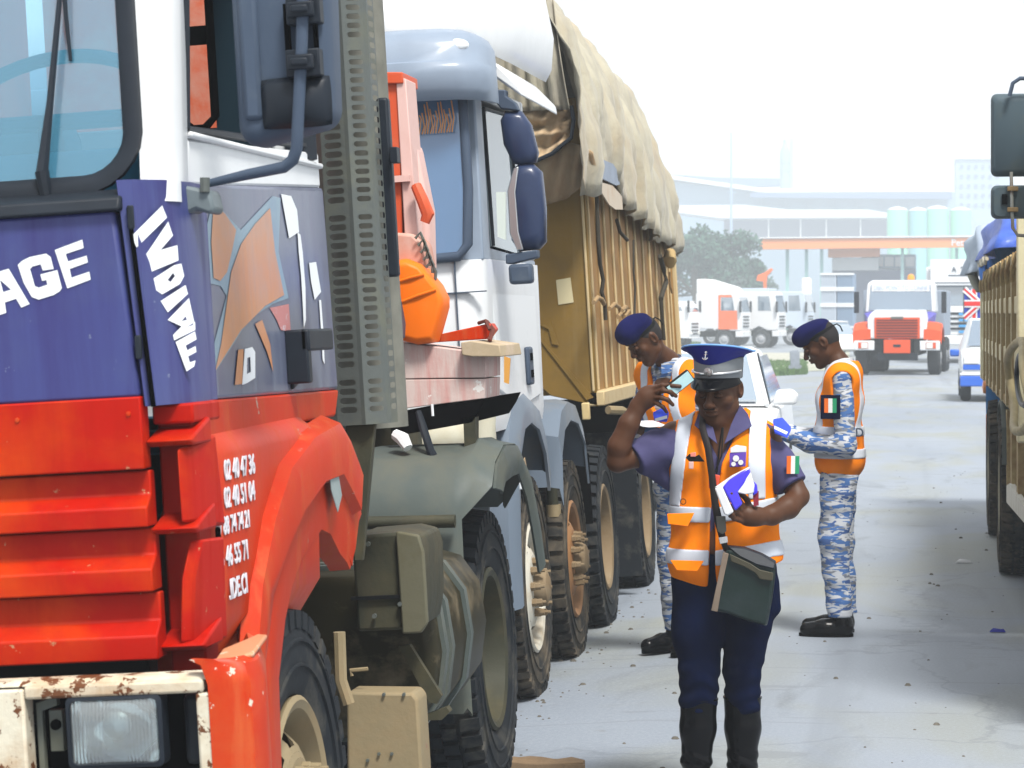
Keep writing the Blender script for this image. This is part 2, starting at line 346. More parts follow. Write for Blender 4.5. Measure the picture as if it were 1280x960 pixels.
# ---------------------------------------------------------------- the red, white and violet tow lorry at the front of the line
f1 = Fr((-1.42, 5.35, -.02), R(-3.5))
t1 = empty('tow_truck', f1, 'red cab-over tow lorry with violet front, dented red wings and rusty white bumper', 'tow truck')
def tow_truck():
    t = t1; X, Y = f1.x, f1.y
    WX0, WX1, WZ0 = -.395, -.300, 2.265
    XL = -2.36                                   # far side of the cab
    # --- front: violet hood panel over the stepped grille
    yf = .12
    hood = [Y(-2, 262, yf) for _ in (0,)]
    zt, zb = 1.972, 1.585
    mb = MB(); mb.prism([(XL, yf, zb), (-.086, yf, zb - .004), (-.118, yf, zt), (XL, yf, zt)], (0, .05, 0)); o_hood = mb.build('hood_panel', m_purple, t, bevel=.008)
    def pz(s, f=lambda u, v: Y(u, v, yf)):
        pass
    def tr(s): return [tuple(float(c) for c in p.split(',')) for p in s.split()]
    AGE = ["275,290 413,238 420,280 330,310 342,347 435,318 441,352 350,385 359,428 448,398 455,438 338,482",
           "90,365 110,345 150,325 232,308 255,325 270,385 215,393 205,362 165,372 152,385 176,470 195,478 238,463 233,440 212,445 203,412 288,390 311,480 300,497 270,515 195,538 160,525 120,455",
           "-18,402 45,383 150,560 108,578 82,534 26,552 33,604 -22,622", "2,440 18,500 56,488",
           "-100,430 -60,416 -30,625 -70,640 -128,560 -112,660 -150,672 -186,460 -146,446 -92,530"]
    outline('lettering', [tr(s) for s in AGE], lambda u, v: Y(u / 4, 240 + v / 4, yf), m_letter, t)
    # --- corner panel between front and side, a gently turned facet
    cp = [(-.104, .125), (-.075, .135), (-.03, .22), (-.012, .36), (-.02, .50)]       # (x, y) round the corner
    def corner(z0, z1, name, m, dx0=0, dx1=0):
        mb = MB(); rows = [[(x + dx0 * (1 - k / 4), y, z0) for k, (x, y) in enumerate(cp)], [(x + (dx0 + dx1) / 2 * (1 - k / 4), y, (z0 + z1) / 2) for k, (x, y) in enumerate(cp)], [(x + dx1 * (1 - k / 4), y, z1) for k, (x, y) in enumerate(cp)]]
        mb.sheet(rows, -.03); return mb.build(name, m, t)
    corner(1.562, 2.035, 'corner_panel', m_purple, .028, -.006)
    IV = ["655,220 808,68 832,128 680,278", "715,330 838,148 862,218 800,290 884,266 890,342 742,404",
          "765,432 868,366 904,358 918,420 897,460 808,512 778,492", "835,440 862,404 872,420 850,450", "800,545 925,465 937,510 836,602",
          "835,640 942,530 966,640 962,665 930,676 972,650 974,690 868,742 862,715 905,672", "905,645 925,622 932,640",
          "875,750 972,697 980,737 925,768 934,792 975,770 979,800 938,822 946,852 975,842 968,872 930,897"]
    nrm = Vector((.82, -.57, 0)).normalized(); p0 = Vector((-.055, .20, 1.7)) + nrm * .02
    outline('lettering', [tr(s) for s in IV], lambda u, v: f1.on(u / 4, 240 + v / 4, p0, nrm), m_letter, t, n=nrm)
    # --- grille: four stepped steel panels, each with a ledge that catches the light
    def step(z0, z1, first=False):
        xr = lambda z: -.086 + (1.58 - z) * .02
        if first: prof = [(yf - .006, z0), (yf - .006, z1), (yf + .05, z1), (yf + .05, z0)]
        else:
            h = z1 - z0; prof = [(yf - .012, z0), (yf - .012, z0 + h * .36), (yf + .028, z0 + h * .58), (yf + .028, z1), (yf + .06, z1), (yf + .06, z0)]
        return MB().prism([(XL, y, z) for y, z in prof], (-.0 - XL + xr(z0), 0, 0)).build('grille_panel', m_red, t, bevel=.004)
    step(1.432, 1.583, True); step(1.312, 1.428); step(1.178, 1.308); step(1.037, 1.174)
    box('grille_backing', m_black, t, XL, -.12, .19, .26, .9, 1.58)
    MB().tube([(-.05, .115, 2.0)], .01) if 0 else None
    MB().prism([(-.09, .117, 1.975), (-.062, .117, 1.56), (-.056, .117, 1.56), (-.084, .117, 1.975)], (0, .02, 0)).build('panel_gap', m_void, t)
    # --- red corner with its two air pockets
    c = MB()
    def fac(pts, th=.03): c.prism([Vector(p) for p in pts], (0, th, 0))
    xl, xr = -.085, -.012
    red = m_red
    c.box(xl, .005, .20, .42, 1.52, 1.562)                                       # top rail
    c.box(xl, -.008, .235, .34, .98, 1.53)                                        # back wall of the pockets
    for z in (1.475, 1.292, 1.048):                                              # sloping ledges
        c.prism([(xl, .16, z), (xl, .13, z + .012), (xl, .30, z + .055), (xl, .30, z)], (.10, 0, 0))
    c.prism([(-.018, .135, 1.315), (-.018, .135, 1.47), (-.004, .30, 1.49), (-.004, .34, 1.29)], (.02, .03, 0))   # outer post, upper
    c.prism([(-.038, .14, 1.065), (-.026, .14, 1.20), (-.012, .17, 1.275), (.0, .30, 1.27), (-.01, .32, 1.05)], (.024, .02, 0))
    c.build('air_intake_corner', m_red, t, bevel=.006)
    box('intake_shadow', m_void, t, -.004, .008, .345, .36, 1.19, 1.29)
    for z in (1.56, 1.455, 1.33, 1.20):
        for q in (0, 1):
            xx = -.11 - q * .24; MB().lathe([(.006, 0), (.005, -.004), (.0001, -.005)], c=(xx, yf - .006 if z > 1.5 else yf + .027, z - .012), axis='y', n=8, caps=False).build('grille_rivet', m_red_fade, t)
    for z in (1.66, 1.93): MB().box(-.088, -.074, .112, .121, z, z + .05).build('panel_hinge', m_dark, t, bevel=.003)
    # --- windscreen with its rubber, dash, wheel and wiper
    def wpt(px, py): return f1.on(px, py, (0, .20, 2.02), (0, -1, .30))
    wy = lambda z: .20 + (z - 2.02) * .30
    z0, z1 = 2.03, 2.86; xr0, xr1 = -.095, -.15
    def ring(off, dy):
        pts = []
        for cx, cz, a0 in ((xr0 - .11 + 0, z0 + .11, -90), (xr1 - .11, z1 - .11, 0), (XL + .25, z1 - .11, 90), (XL + .2, z0 + .11, 180)):
            for k in range(7):
                a = R(a0 + 15 * k); x = cx + (.11 + off) * math.cos(a); z = cz + (.11 + off) * math.sin(a); pts.append((x, wy(z) + dy, z))
        return pts
    mb = MB(); rings = [ring(.018, -.002), ring(.016, -.016), ring(-.002, -.02), ring(-.024, -.010), ring(-.026, .006)]
    n = len(rings[0]); mb.loft(rings, caps=False); mb.build('windscreen_seal', m_dark, t, smooth=60)
    mb = MB(); mb.loft([ring(-.018, -.004), ring(-.018, .002)]); mb.build('windscreen', m_glass_ws, t, smooth=30)
    # cowl under the glass and the white frame round it
    MB().prism([(XL, .10, 1.972), (XL, .115, 2.0), (XL, .185, 2.02), (XL, .26, 2.02), (XL, .26, 1.96)], (XL * -1 - .10, 0, 0)).build('cowl', m_dark, t, bevel=.006)
    # pillar: white sheet from glass edge round to the door
    rows = []
    for z in (1.99, 2.1, 2.3, 2.5, 2.7, 2.88):
        k = (z - 1.99); y = wy(z); rows.append([(-.078 - .06 * k, y - .002, z), (-.062 - .055 * k, y - .006, z), (-.028 - .04 * k, y + .03, z), (-.018 - .04 * k, y + .09, z), (-.03 - .04 * k, y + .20, z), (-.05 - .04 * k, y + .23, z)])
    MB().sheet(rows, -.03).build('windscreen_pillar', m_whiteclean, t)
    # door
    x = -.045
    dm = MB(); dm.prism([(x, .44, 2.035), (x, .47, 2.14), (x, 1.80, 2.185), (x, 1.80, 2.09), (x, .44, 2.035)][:4], (-.04, 0, 0)); dm.build('door_upper', m_whiteclean, t, bevel=.008)
    MB().prism([(x + .003, .50, 1.56), (x + .003, 1.86, 1.545), (x + .003, 1.82, 2.092), (x + .003, .46, 2.04)], (-.045, 0, 0)).build('door', mat('graffiti ground paint', (.10, .12, .20), .3, dirt=((.045, .03, .14), .5, 2.5), streak=((.20, .235, .30), .55, 7), coat=.5, bump=(5, .1, .01)), t, bevel=.01)
    box('window_sill', m_whiteclean, t, x - .02, x + .012, .47, 1.8, 2.14, 2.155)
    # painted motif on the door
    D = lambda u, v: f1.x(200 + u / 4, 240 + v / 4, x + .003)
    mo = mat('orange graffiti paint', (.58, .24, .10), .4, dirt=((.42, .28, .24), .5, 3), streak=((.40, .34, .34), .35, 9), coat=.3); mg = mat('blue grey graffiti paint', (.22, .33, .42), .4, dirt=((.2, .25, .4), .4, 4), coat=.3)
    N1 = (1, 0, 0)
    outline('painted_motif', [tr("262,40 400,190 560,20 600,30 590,300 640,530 560,560 440,640 300,860 235,955 220,940 330,520 300,470 215,450 200,300")], D, mg, t, .0015, N1)
    outline('painted_motif', [tr("262,55 320,110 375,190 355,290 330,400 295,445 262,430 250,250")], D, mo, t, .003, N1)
    outline('painted_motif', [tr("545,80 570,300 615,515 520,570 400,690 270,895 300,760 350,400 400,260 470,160")], D, mo, t, .003, N1)
    outline('painted_motif', [tr("470,660 505,640 545,760 560,900 530,800")], D, mo, t, .003, N1)
    outline('painted_motif', [tr("600,10 650,20 680,90 690,200 640,232 625,150")], D, m_letter, t, .003, N1)
    outline('painted_motif', [tr("740,355 775,350 800,500 768,540 750,450")], D, m_letter, t, .003, N1)
    outline('painted_motif', [tr("385,790 412,785 405,960 368,965")], D, mo, t, .003, N1)
    outline('painted_motif', [tr("418,785 455,775 470,800 470,930 430,955 405,965"), tr("430,830 445,825 448,900 428,910")], D, m_letter, t, .003, N1)
    outline('painted_motif', [tr('682,200 697,215 708,300 722,480 724,640 714,680 708,560 700,420 688,300')], D, m_letter, t, .003, N1)
    outline('painted_motif', [tr('790,540 800,540 812,700 818,860 808,840 800,700')], D, m_letter, t, .003, N1)
    mr = mat('faint red paint', (.5, .2, .2), .5, chips=((.6, .6, .66), .5, 30))
    outline('painted_motif', [tr("545,580 640,560 650,700 600,690 580,640")], D, mr, t, .002, N1)
    # door handle
    h = MB(); hp = f1.x(345, 430, x + .004)
    h.prism([(x, 1.30, 1.70), (x, 1.30, 1.56), (x, 1.42, 1.585), (x, 1.50, 1.63), (x, 1.50, 1.70)], (.012, 0, 0))
    h.box(x, x + .06, 1.27, 1.31, 1.575, 1.71); h.box(x + .04, x + .065, 1.27, 1.55, 1.655, 1.71); h.build('door_handle', m_dark, t, bevel=.008)
    # lower door red and the pressed line under it
    rows = []
    MB().prism([(x + .004, .50, 1.475), (x + .004, 1.80, 1.475), (x + .004, 1.86, 1.545), (x + .004, .46, 1.56)], (-.05, 0, 0)).build('lower_door', m_red_fade, t, bevel=.006)
    # wing panel with the painted telephone numbers
    rows = [[(x + dx, y, z) for y in (.36, .5, .75, 1.0, 1.2, 1.36)] for dx, z in ((.0, 1.485), (.035, 1.468), (.045, 1.43), (.045, 1.2), (.035, 1.10), (-.01, 1.02))]
    rows = [[(x + dx - (.035 if y < .4 else 0), y, z - .008 * (1 - y)) for y in (.355, .41, .6, .85, 1.1, 1.36)] for dx, z in ((-.01, 1.50), (.028, 1.468), (.04, 1.44), (.04, 1.2), (.035, 1.08), (-.02, 1.0))]
    MB().sheet(rows, .02).build('wing_panel', m_red_fade, t)
    m_num = mat('sprayed white', (.72, .72, .78), .6, chips=((.6, .1, .05), .15, 40))
    for s, px, py, sl in (("02 40 47 36", 300, 585, -.28), ("02 40 51 04", 300, 619, -.33), ("07 88 74 74 21", 292, 655, -.33), ("23 46 55 71", 292, 694, -.33), (".IDE.CI", 298, 734, -.35)):
        p = f1.x(px, py, x + .0425); 
        text('painted_number', s, .062 if len(s) < 14 else .054, facing(p, (0, 1, .0), (0, 0, 1)), m_num, t, .001, .0012, sx=.92, space=1.0) 
    # --- wheel arch: a faceted flare that bends over the wheel, patched at the back
    arch = [(.52, .66), (.56, .9), (.66, 1.13), (.80, 1.27), (.98, 1.375), (1.25, 1.435), (1.55, 1.46), (1.66, 1.41), (1.76, 1.34), (1.79, 1.23)]
    opening = [(.80, .66), (.83, .9), (.93, 1.03), (1.02, 1.10), (1.15, 1.16), (1.38, 1.21), (1.48, 1.19), (1.58, 1.13), (1.66, 1.10), (1.70, 1.08)]
    rows = []
    for (ya, za), (yo, zo) in zip(arch, opening):
        rows.append([(-.26, ya + .02, za + .0), (-.12, ya, za + .008), (-.035, ya + .015, za), (-.006, ya + .05, za - .025), (.0, ya * .75 + yo * .25, za * .75 + zo * .25), (-.004, ya * .3 + yo * .7, za * .3 + zo * .7), (-.012, yo, zo), (-.06, yo + .01, zo + .0)])
    MB().sheet(rows, .012).build('wheel_arch', m_red_fade, t, smooth=50)
    rows = []
    for i_, ((ya, za), (yo, zo)) in enumerate(list(zip(arch, opening))[1:9]):
        e_ = min(1, .15 + i_ / 3)
        L_ = lambda q: (ya * (1 - q) + yo * q, za * (1 - q) + zo * q)
        rows.append([(-.03, *L_(-.06)), (.018 * e_, *L_(.02)), (.024 * e_, *L_(.10)), (.022 * e_, *L_(.10 + .36 * e_)), (-.002, *L_(.14 + .36 * e_))])
    MB().sheet(rows, .012).build('arch_lip', m_red_fade, t, smooth=45)
    for (ya, za), (yo, zo) in list(zip(arch, opening))[1:10:2]:
        MB().lathe([(.009, 0), (.007, .006), (.0001, .007)], c=(.0, ya * .35 + yo * .65, za * .35 + zo * .65), axis='x', n=8, caps=False).build('arch_bolt', m_galv, t)
    MB().prism([(.027, 1.36, 1.40), (.027, 1.44, 1.40), (.027, 1.50, 1.28), (.027, 1.44, 1.24), (.027, 1.38, 1.30)], (.002, 0, 0)).build('filler_patch', mat('grey filler', (.3, .36, .36), .7, noise=.2), t)
    MB().prism([(-.0, 1.60, 1.24), (-.0, 1.78, 1.31), (-.0, 1.76, 1.14), (-.0, 1.71, 1.08), (-.0, 1.66, 1.12)], (-.03, 0, 0)).build('arch_flap', m_red_fade, t)
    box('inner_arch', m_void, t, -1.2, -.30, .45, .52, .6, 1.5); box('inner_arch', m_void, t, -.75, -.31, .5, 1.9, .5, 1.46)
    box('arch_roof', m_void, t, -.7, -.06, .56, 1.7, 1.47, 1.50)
    # --- bumper: rusty white with a red end cap, lamp bay cut through it
    zt, zb, yb = 1.012, .62, -.05
    b = MB(); b.box(XL, -.315, yb, yb + .06, zb, zt - .005); b.box(-.3148, .06, yb, yb + .06, .985, zt); b.box(-.3148, .06, yb, yb + .06, zb, .79); b.box(.042, .075, yb + .001, yb + .059, .79, .985)
    b.prism([(XL, yb + .004, zt - .002), (XL, yb + .02, zt + .010), (XL, .03, zt + .010), (XL, .03, zt - .002)], (-XL + .1, 0, 0))
    b.build('bumper', m_rustwhite, t, bevel=.008)
    b = MB(); b.box(-.315, .06, .06, .09, .70, .99); b.build('lamp_bay', m_void, t)
    ep = [(.070, yb - .002), (.12, yb - .002), (.155, yb + .012), (.172, .0), (.164, .06), (.138, .16), (.104, .30), (.07, .42)]
    rows = [[(px_ - dx, py_, z) for px_, py_ in ep] for z, dx in ((.58, .01), (.70, 0), (.9, 0), (1.0, .0), (1.04, .012), (1.052, .035))]
    mbe = mat('chipped red bumper end', (.50, .03, .002), .4, spec=.2, dirt=((.55, .12, .03), .5, 4), streak=((.58, .16, .05), .4, 14), chips=((.62, .56, .46), .35, 16))
    MB().sheet(rows, -.03).build('bumper_end', mbe, t)
    MB().prism([(.075, -.02, 1.03), (.155, .0, 1.045), (.115, .28, 1.05), (.08, .34, 1.045), (.065, .1, 1.045)], (0, 0, .012)).build('bumper_end_top', mat('worn pale orange top', (.60, .26, .13), .5, chips=((.6, .5, .36), .4, 14)), t, bevel=.005)
    # headlamp
    hb = MB(); hb.loft([[(-.228 + i * .0, yb + .012 + dy, .845 - .0) for i in range(1)] for dy in (0,)], caps=False) if 0 else None
    xa, xb_, za, zb_ = -.228, -.032, .842, .985
    def rr(m_, y): 
        out = []
        for cx, cz, a0 in ((xb_ - .014 - m_, za + .014 + m_, -90), (xb_ - .014 - m_, zb_ - .014 - m_, 0), (xa + .014 + m_, zb_ - .014 - m_, 90), (xa + .014 + m_, za + .014 + m_, 180)):
            for k in range(5): a = R(a0 + 22.5 * k); out.append((cx + .014 * math.cos(a), y, cz + .014 * math.sin(a)))
        return out
    o = MB().loft([rr(-.002, yb + .05), rr(-.002, yb + .004), rr(.006, yb), rr(.008, yb + .01)], caps=False).build('headlamp', m_dark, t)
    lens = MB(); nx, nz_ = 49, 9; rows = []
    for j in range(nz_):
        v = j / (nz_ - 1); row = []
        for i in range(nx):
            u = i / (nx - 1); bul = .010 * (1 - (2 * u - 1) ** 4) * (1 - (2 * v - 1) ** 4); rib = .0012 * (i % 2) * (1 if abs(2 * u - 1) > .25 or v > .6 else .2)
            row.append((xa + .006 + (xb_ - xa - .012) * u, yb + .006 - bul - rib, za + .006 + (zb_ - za - .012) * v))
        rows.append(row)
    lens.sheet(rows, -.003).build('lens', glass('lamp lens', (.9, .97, .98), .10, (.8, .88, .9), .12, .08), o, smooth=30)
    rows = []                                            # reflector bowl with bulb cap
    for j in range(9):
        v = j / 8; rows.append([(xa + .01 + (xb_ - xa - .02) * i / 14, yb + .012 + .045 * (1 - min(1, ((i / 7 - 1) ** 2 * .9 + (2 * v - 1) ** 2 * .8))), za + .008 + (zb_ - za - .016) * v) for i in range(15)])
    MB().grid(rows).build('reflector', mat('reflector', (.80, .84, .86), .12, .95, noise=.15), o, smooth=180)
    MB().lathe([(.028, yb + .03), (.03, yb + .018), (.022, yb + .010), (.0001, yb + .006)], c=(-.13, 0, .925), axis='y', n=20, caps=False).build('bulb_cap', m_chrome, o)
    b = MB(); b.prism([(-.308, 0, .972), (-.262, 0, .985), (-.262, 0, .965), (-.295, 0, .955), (-.295, 0, .83), (-.308, 0, .83)], (0, .02, 0)); b.box(-.285, -.256, .01, .03, .87, .955)
    b.build('lamp_bracket', m_galv, t, bevel=.002)
    MB().lathe([(.011, .004), (.011, .012)], c=(-.27, 0, .925), axis='y', n=16).build('bracket_hole', m_void, t)
    box('side_lamp_blank', m_dark, t, -.005, .036, .02, .05, .83, .975, bevel=.012)
    # --- wiper
    w = MB(); A = wpt(60, 235); B = wpt(80, 0); off = Vector((0, -.03, -.0))
    w.tube([wpt(62, 262) + off * .2, wpt(58, 215) + off * 1.0], [.012, .016], 8); w.tube([wpt(58, 218) + off, wpt(68, 130) + off, wpt(80, 0) + off, wpt(83, -60) + off], [.014, .008, .006, .005], 6)
    w.tube([wpt(84, -30) + off, wpt(86, 20) + off * .7, wpt(90, 76) + off * .3], [.006, .005, .004], 6); w.build('wiper', m_dark, t)
    MB().lathe([(.02, 0), (.02, .02)], c=tuple(wpt(62, 262)), axis='y', n=12).build('wiper_pivot', m_dark, t)
    # --- cab interior, seen through the glass
    mi = mat('cab lining', (.06, .18, .28), .8, noise=.3); mi2 = mat('cab lining light', (.80, .80, .84), .8, noise=.1)  # pale lining paints in the bright sky seen through the rear window
    box('dashboard', mat('blue dashboard', (.12, .40, .60), .6), t, XL + .1, -.13, .42, .80, 1.75, 2.13, .05)
    box('back_wall', mi2, t, XL + .05, -1.55, 1.72, 1.80, 1.5, 2.9); box('back_wall', mi, t, -.55, -.09, 1.72, 1.80, 1.5, 2.9) if 0 else None
    box('back_wall', mi2, t, -1.54, -.48, 1.72, 1.80, 1.5, 2.28)
    mdk = mat('dark cab trim', (.006, .022, .035), .6); b = MB(); b.box(-.478, -.14, 1.72, 1.80, 1.5, WZ0); b.box(-.478, WX0, 1.72, 1.80, WZ0, 2.9); b.box(WX1, -.14, 1.72, 1.80, WZ0, 2.9); b.build('rear_trim', mdk, t)
    MB().tube([(WX0, 1.71, 2.88), (WX0, 1.71, WZ0 + .03), (WX0 + .03, 1.71, WZ0), (WX1 - .03, 1.71, WZ0), (WX1, 1.71, WZ0 + .03), (WX1, 1.71, 2.88)], .012, 6).build('rear_window_seal', m_void, t, smooth=80)
    MB().box(WX0, WX1, 1.715, 1.73, 2.49, 2.54).build('rear_window_bar', m_void, t)
    MB().box(-.95, -.30, 2.30, 2.36, 2.05, 2.9).build('crane_panel', mat('dusty salmon panel', (.62, .13, .06), .6, dirt=((.6, .35, .28), .5, 9)), t)
    box('seat', mi, t, -1.05, -.62, 1.35, 1.6, 1.7, 2.30, .06); box('floor', mi, t, XL + .05, -.1, .4, 1.8, 1.45, 1.5)
    sw = MB(); c0 = Vector((-.42, .66, 2.20)); u1 = Vector((1, 0, 0)); u2 = Vector((0, .55, .55)).normalized()
    sw.tube([c0 + (u1 * math.cos(a) + u2 * math.sin(a)) * .26 for a in (2 * math.pi * k / 40 for k in range(41))], .017, 8)
    sw.tube([c0 - u1 * .25 + u2 * .02, c0 + u1 * .25 + u2 * .02], [.02, .02], 6); sw.tube([c0, c0 + Vector((0, .1, -.35))], .03, 8)
    sw.build('steering_wheel', mat('steering wheel', (.01, .05, .10), .6), t)
    # door frame round the open side window
    fr_ = MB(); gx = -.055
    def band(pts, w_=.03, dx=0): fr_.tube([(gx + dx, y, z) for y, z in pts], w_, 6, flat=.8)
    band([(.47, 2.16), (.62, 2.9)], .022); band([(1.70, 2.16), (1.70, 2.95)], .06, -.02); band([(1.05, 2.17), (1.08, 2.9)], .018); band([(.47, 2.16), (1.75, 2.2)], .012); fr_.build('window_frame', m_dark, t)
    box('inner_door', m_void, t, -.25, -.08, .55, 1.1, 2.16, 2.17) if 0 else None
    # far side wall and roof so that the cab is closed
    b = MB(); b.box(XL, XL + .04, .45, 1.85, 1.3, 2.14); b.box(XL, XL + .04, 1.45, 1.85, 2.14, 2.9); b.box(XL, -.13, .38, 1.85, 2.9, 2.94); b.box(XL, XL + .1, .15, .5, 1.3, 2.94); b.box(-.14, -.06, 1.66, 1.86, 1.5, 2.9); b.build('cab_shell', m_white, t, bevel=.01)
    # rear window in the back wall: framed, the rusty red crane housing seen through it
    b = MB(); b.box(-1.539, -1.16, 1.73, 1.79, 2.28, 2.9); b.box(-.52, -.482, 1.73, 1.79, 2.28, 2.9); b.box(-1.16, -.52, 1.73, 1.79, 2.78, 2.9); b.build('back_wall', mi2, t)
    # --- mirror on its bent arm
    mm = MB()
    def mr(e, y, sc=1):
        out = []; x0, x1, z0_, z1_ = .105, .308, 2.125, 2.56; r_ = .045
        for cx, cz, a0 in ((x1 - r_ * 1.2, z0_ + r_ * 1.2, -90), (x1 - r_, z1_ - r_, 0), (x0 + r_ * .5, z1_ - r_, 90), (x0 + r_ * .5, z0_ + r_ * .6, 180)):
            for k in range(6): a = R(a0 + 18 * k); out.append((cx + (r_ - e) * math.cos(a) * sc, y, cz + (r_ - e) * math.sin(a) * sc))
        return out
    mm.loft([mr(.0, .50), mr(.0, .44), mr(.006, .41), mr(.02, .395), mr(.04, .39)]); o = mm.build('mirror', m_plastic, t, smooth=50)
    mm = MB()                                             # dished lower half of the shell
    rows = []
    for j in range(8):
        v = j / 7; rows.append([(.15 + .15 * i / 9, .386 - .028 * (math.sin(math.pi * v) * math.sin(math.pi * i / 9)) ** .6, 2.14 + .105 * v) for i in range(10)])
    mm.sheet(rows, .004).build('mirror_bulge', m_dark, o, smooth=180)
    MB().box(.105, .15, .38, .41, 2.16, 2.55).build('mirror_edge', m_plastic, o, bevel=.012)
    am = MB(); am.tube([f1.y(380, -60, .35), f1.y(377, 60, .35), f1.y(372, 160, .35), f1.y(371, 185, .355), f1.y(366, 200, .36), f1.y(355, 209, .365), f1.y(310, 218, .38), f1.y(262, 229, .40)], [.0135, .0135, .0135, .0135, .0135, .013, .012, .009], 10); am.build('mirror_arm', m_plastic, t, smooth=60)
    for py in (12, 78):
        k = MB(); p = f1.y(376, py, .345); k.box(p.x - .026, p.x + .03, .325, .345, p.z - .016, p.z + .016); k.box(p.x - .018, p.x + .02, .318, .326, p.z - .008, p.z + .008); k.box(p.x - .035, p.x + .04, .35, .392, p.z - .03, p.z + .03); k.build('arm_clamp', m_dark, t, bevel=.004)
    k = MB(); p = f1.y(360, 40, .37); k.box(p.x - .006, p.x + .004, .36, .38, p.z - .05, p.z + .06); k.box(p.x + .055, p.x + .062, .37, .39, p.z - .06, p.z + .07); k.build('mirror_bracket', m_void, t)
    k = MB(); q = lambda a, b_: f1.y(a, b_, .33)
    k.prism([q(209, 240), q(222, 230), q(262, 238), q(268, 262), q(262, 268), q(245, 262), q(215, 276), q(209, 262)], (0, .09, 0)); k.build('arm_bracket', mat('grey green casting', (.16, .2, .22), .5, noise=.3), t, bevel=.008)
    MB().tube([f1.y(256, 222, .33), f1.y(256, 240, .33)], .011, 8).build('arm_pin', m_galv, t)
    # --- pierced heat shield standing behind the cab
    lean = lambda z: (1.445 - z) * .0
    def shield():
        z0_, z1_, p = 1.44, 2.95, .0345
        edges = [(-.150, 2.16), (-.102, 2.10), (-.030, 2.085), (-.018, 2.08), (.034, 2.12), (.042, 2.14), (.046, 2.22)]
        # plain folded strips
        mb = MB()
        def strip(a, b_):
            (xa_, ya_), (xb2, yb2) = a, b_; mb.add([(xa_, ya_, z0_), (xb2, yb2, z0_), (xb2, yb2, z1_), (xa_, ya_, z1_)], [(0, 1, 2, 3)])
        strip(edges[0], edges[1]); strip(edges[2], edges[3])
        def holes(a, b_, s0, s1, hh, pitch, skip=()):
            A_, B_ = Vector((*a, 0)), Vector((*b_, 0)); n = int((z1_ - z0_ - .03) / pitch); z = z0_ + .03
            mb.add([(*a, z0_), (*b_, z0_), (*b_, z), (*a, z)], [(0, 1, 2, 3)])
            for k in range(n):
                if k in skip:
                    q = [tuple(A_ + Vector((0, 0, z))), tuple(B_ + Vector((0, 0, z))), tuple(B_ + Vector((0, 0, z + pitch))), tuple(A_ + Vector((0, 0, z + pitch)))]
                    mb.add(q, [(0, 1, 2, 3)]); z += pitch; continue
                zc = z + pitch / 2; L_ = (B_ - A_); inner = []; rr_ = hh / 2; wl_ = L_.length
                for sc, a0 in ((s1 - rr_ / wl_, -90), (s0 + rr_ / wl_, 90)):
                    for j in range(4): a_ = R(a0 + 60 * j); inner.append((sc + rr_ / wl_ * math.cos(a_), rr_ * math.sin(a_)))
                outer = [(s1 - .05, -pitch / 2), (1, -pitch / 2), (1, pitch / 2), (s1 - .05, pitch / 2), (s0 + .05, pitch / 2), (0, pitch / 2), (0, -pitch / 2), (s0 + .05, -pitch / 2)]
                vs = [tuple(A_ + L_ * u + Vector((0, 0, zc + w_))) for u, w_ in outer] + [tuple(A_ + L_ * u + Vector((0, 0, zc + w_))) for u, w_ in inner] + [tuple(A_ + L_ * u + Vector((0, .008, zc + w_))) for u, w_ in inner]
                mb.add(vs, [(i, (i + 1) % 8, 8 + (i + 1) % 8, 8 + i) for i in range(8)] + [(8 + i, 8 + (i + 1) % 8, 16 + (i + 1) % 8, 16 + i) for i in range(8)]); z += pitch
            mb.add([(*a, z), (*b_, z), (*b_, z1_), (*a, z1_)], [(0, 1, 2, 3)])
        holes(edges[1], edges[2], .12, .86, .017, p * .74, (4, 22, 40, 41)); holes(edges[3], edges[4], .2, .9, .015, p * .74, (4, 22, 40)); holes(edges[5], edges[6], .1, .9, .016, .030)
        strip(edges[4], edges[5])
        # slats behind the left field and a folded bottom
        mb.add([(-.102, 2.10, z0_), (-.03, 2.085, z0_), (.034, 2.12, z0_), (.046, 2.22, z0_), (-.15, 2.16, z0_)], [(0, 1, 2, 3, 4)])
        return mb.build('pierced_shield', m_galv, t, smooth=25, recalc=False)
    shield()
    box('shield_stay', m_dark, t, .035, .07, 2.23, 2.27, 1.85, 2.36, .008)
    MB().lathe([(.1, 1.42), (.1, 3.0)], c=(-.06, 2.40, 0), axis='z', n=20).build('exhaust_stack', mat('stack', (.20, .20, .17), .7, noise=.4), t)
    k = MB(); k.box(.07, .082, 2.2, 2.23, 2.185, 2.2); k.box(.074, .095, 2.19, 2.24, 2.17, 2.215); k.build('wing_nut', m_dark, t, bevel=.002)
    MB().prism([(-.085, 2.12, 1.44), (.0, 2.12, 1.44), (-.055, 2.1, 1.06), (-.08, 2.1, 1.06)], (0, .03, 0)).build('shield_foot', m_olive, t, bevel=.004)
    # --- chassis
    b = MB(); b.box(-.95, -.86, .9, 5.6, .72, .95); b.box(-1.75, -1.66, .9, 5.6, .72, .95); b.box(-.86, -1.66 + .0, 1.95, 2.05, .75, .9); b.build('chassis_rail', m_black, t, bevel=.005)
    box('gearbox', m_void, t, -1.6, -.75, 1.0, 3.6, .5, 1.4, .05)
    for xx, st in ((-.02, 0), (XL + .0 + .26, 0)):
        w_ = wheel(t, xx, 1.10, .52, 'front', tyre=m_rubber, rim=m_beige, hub=m_beige, rot=.3)
    # cast front axle hub end (beige) peeking past the tyre
    MB().lathe([(.035, 0), (.05, .01), (.05, .05), (.03, .06)], c=(.02, 1.12, .52), axis='x', n=8).build('axle_end', m_beige, t)
    # --- battery box, strapped fuel tank, lower step box
    k = MB(); 
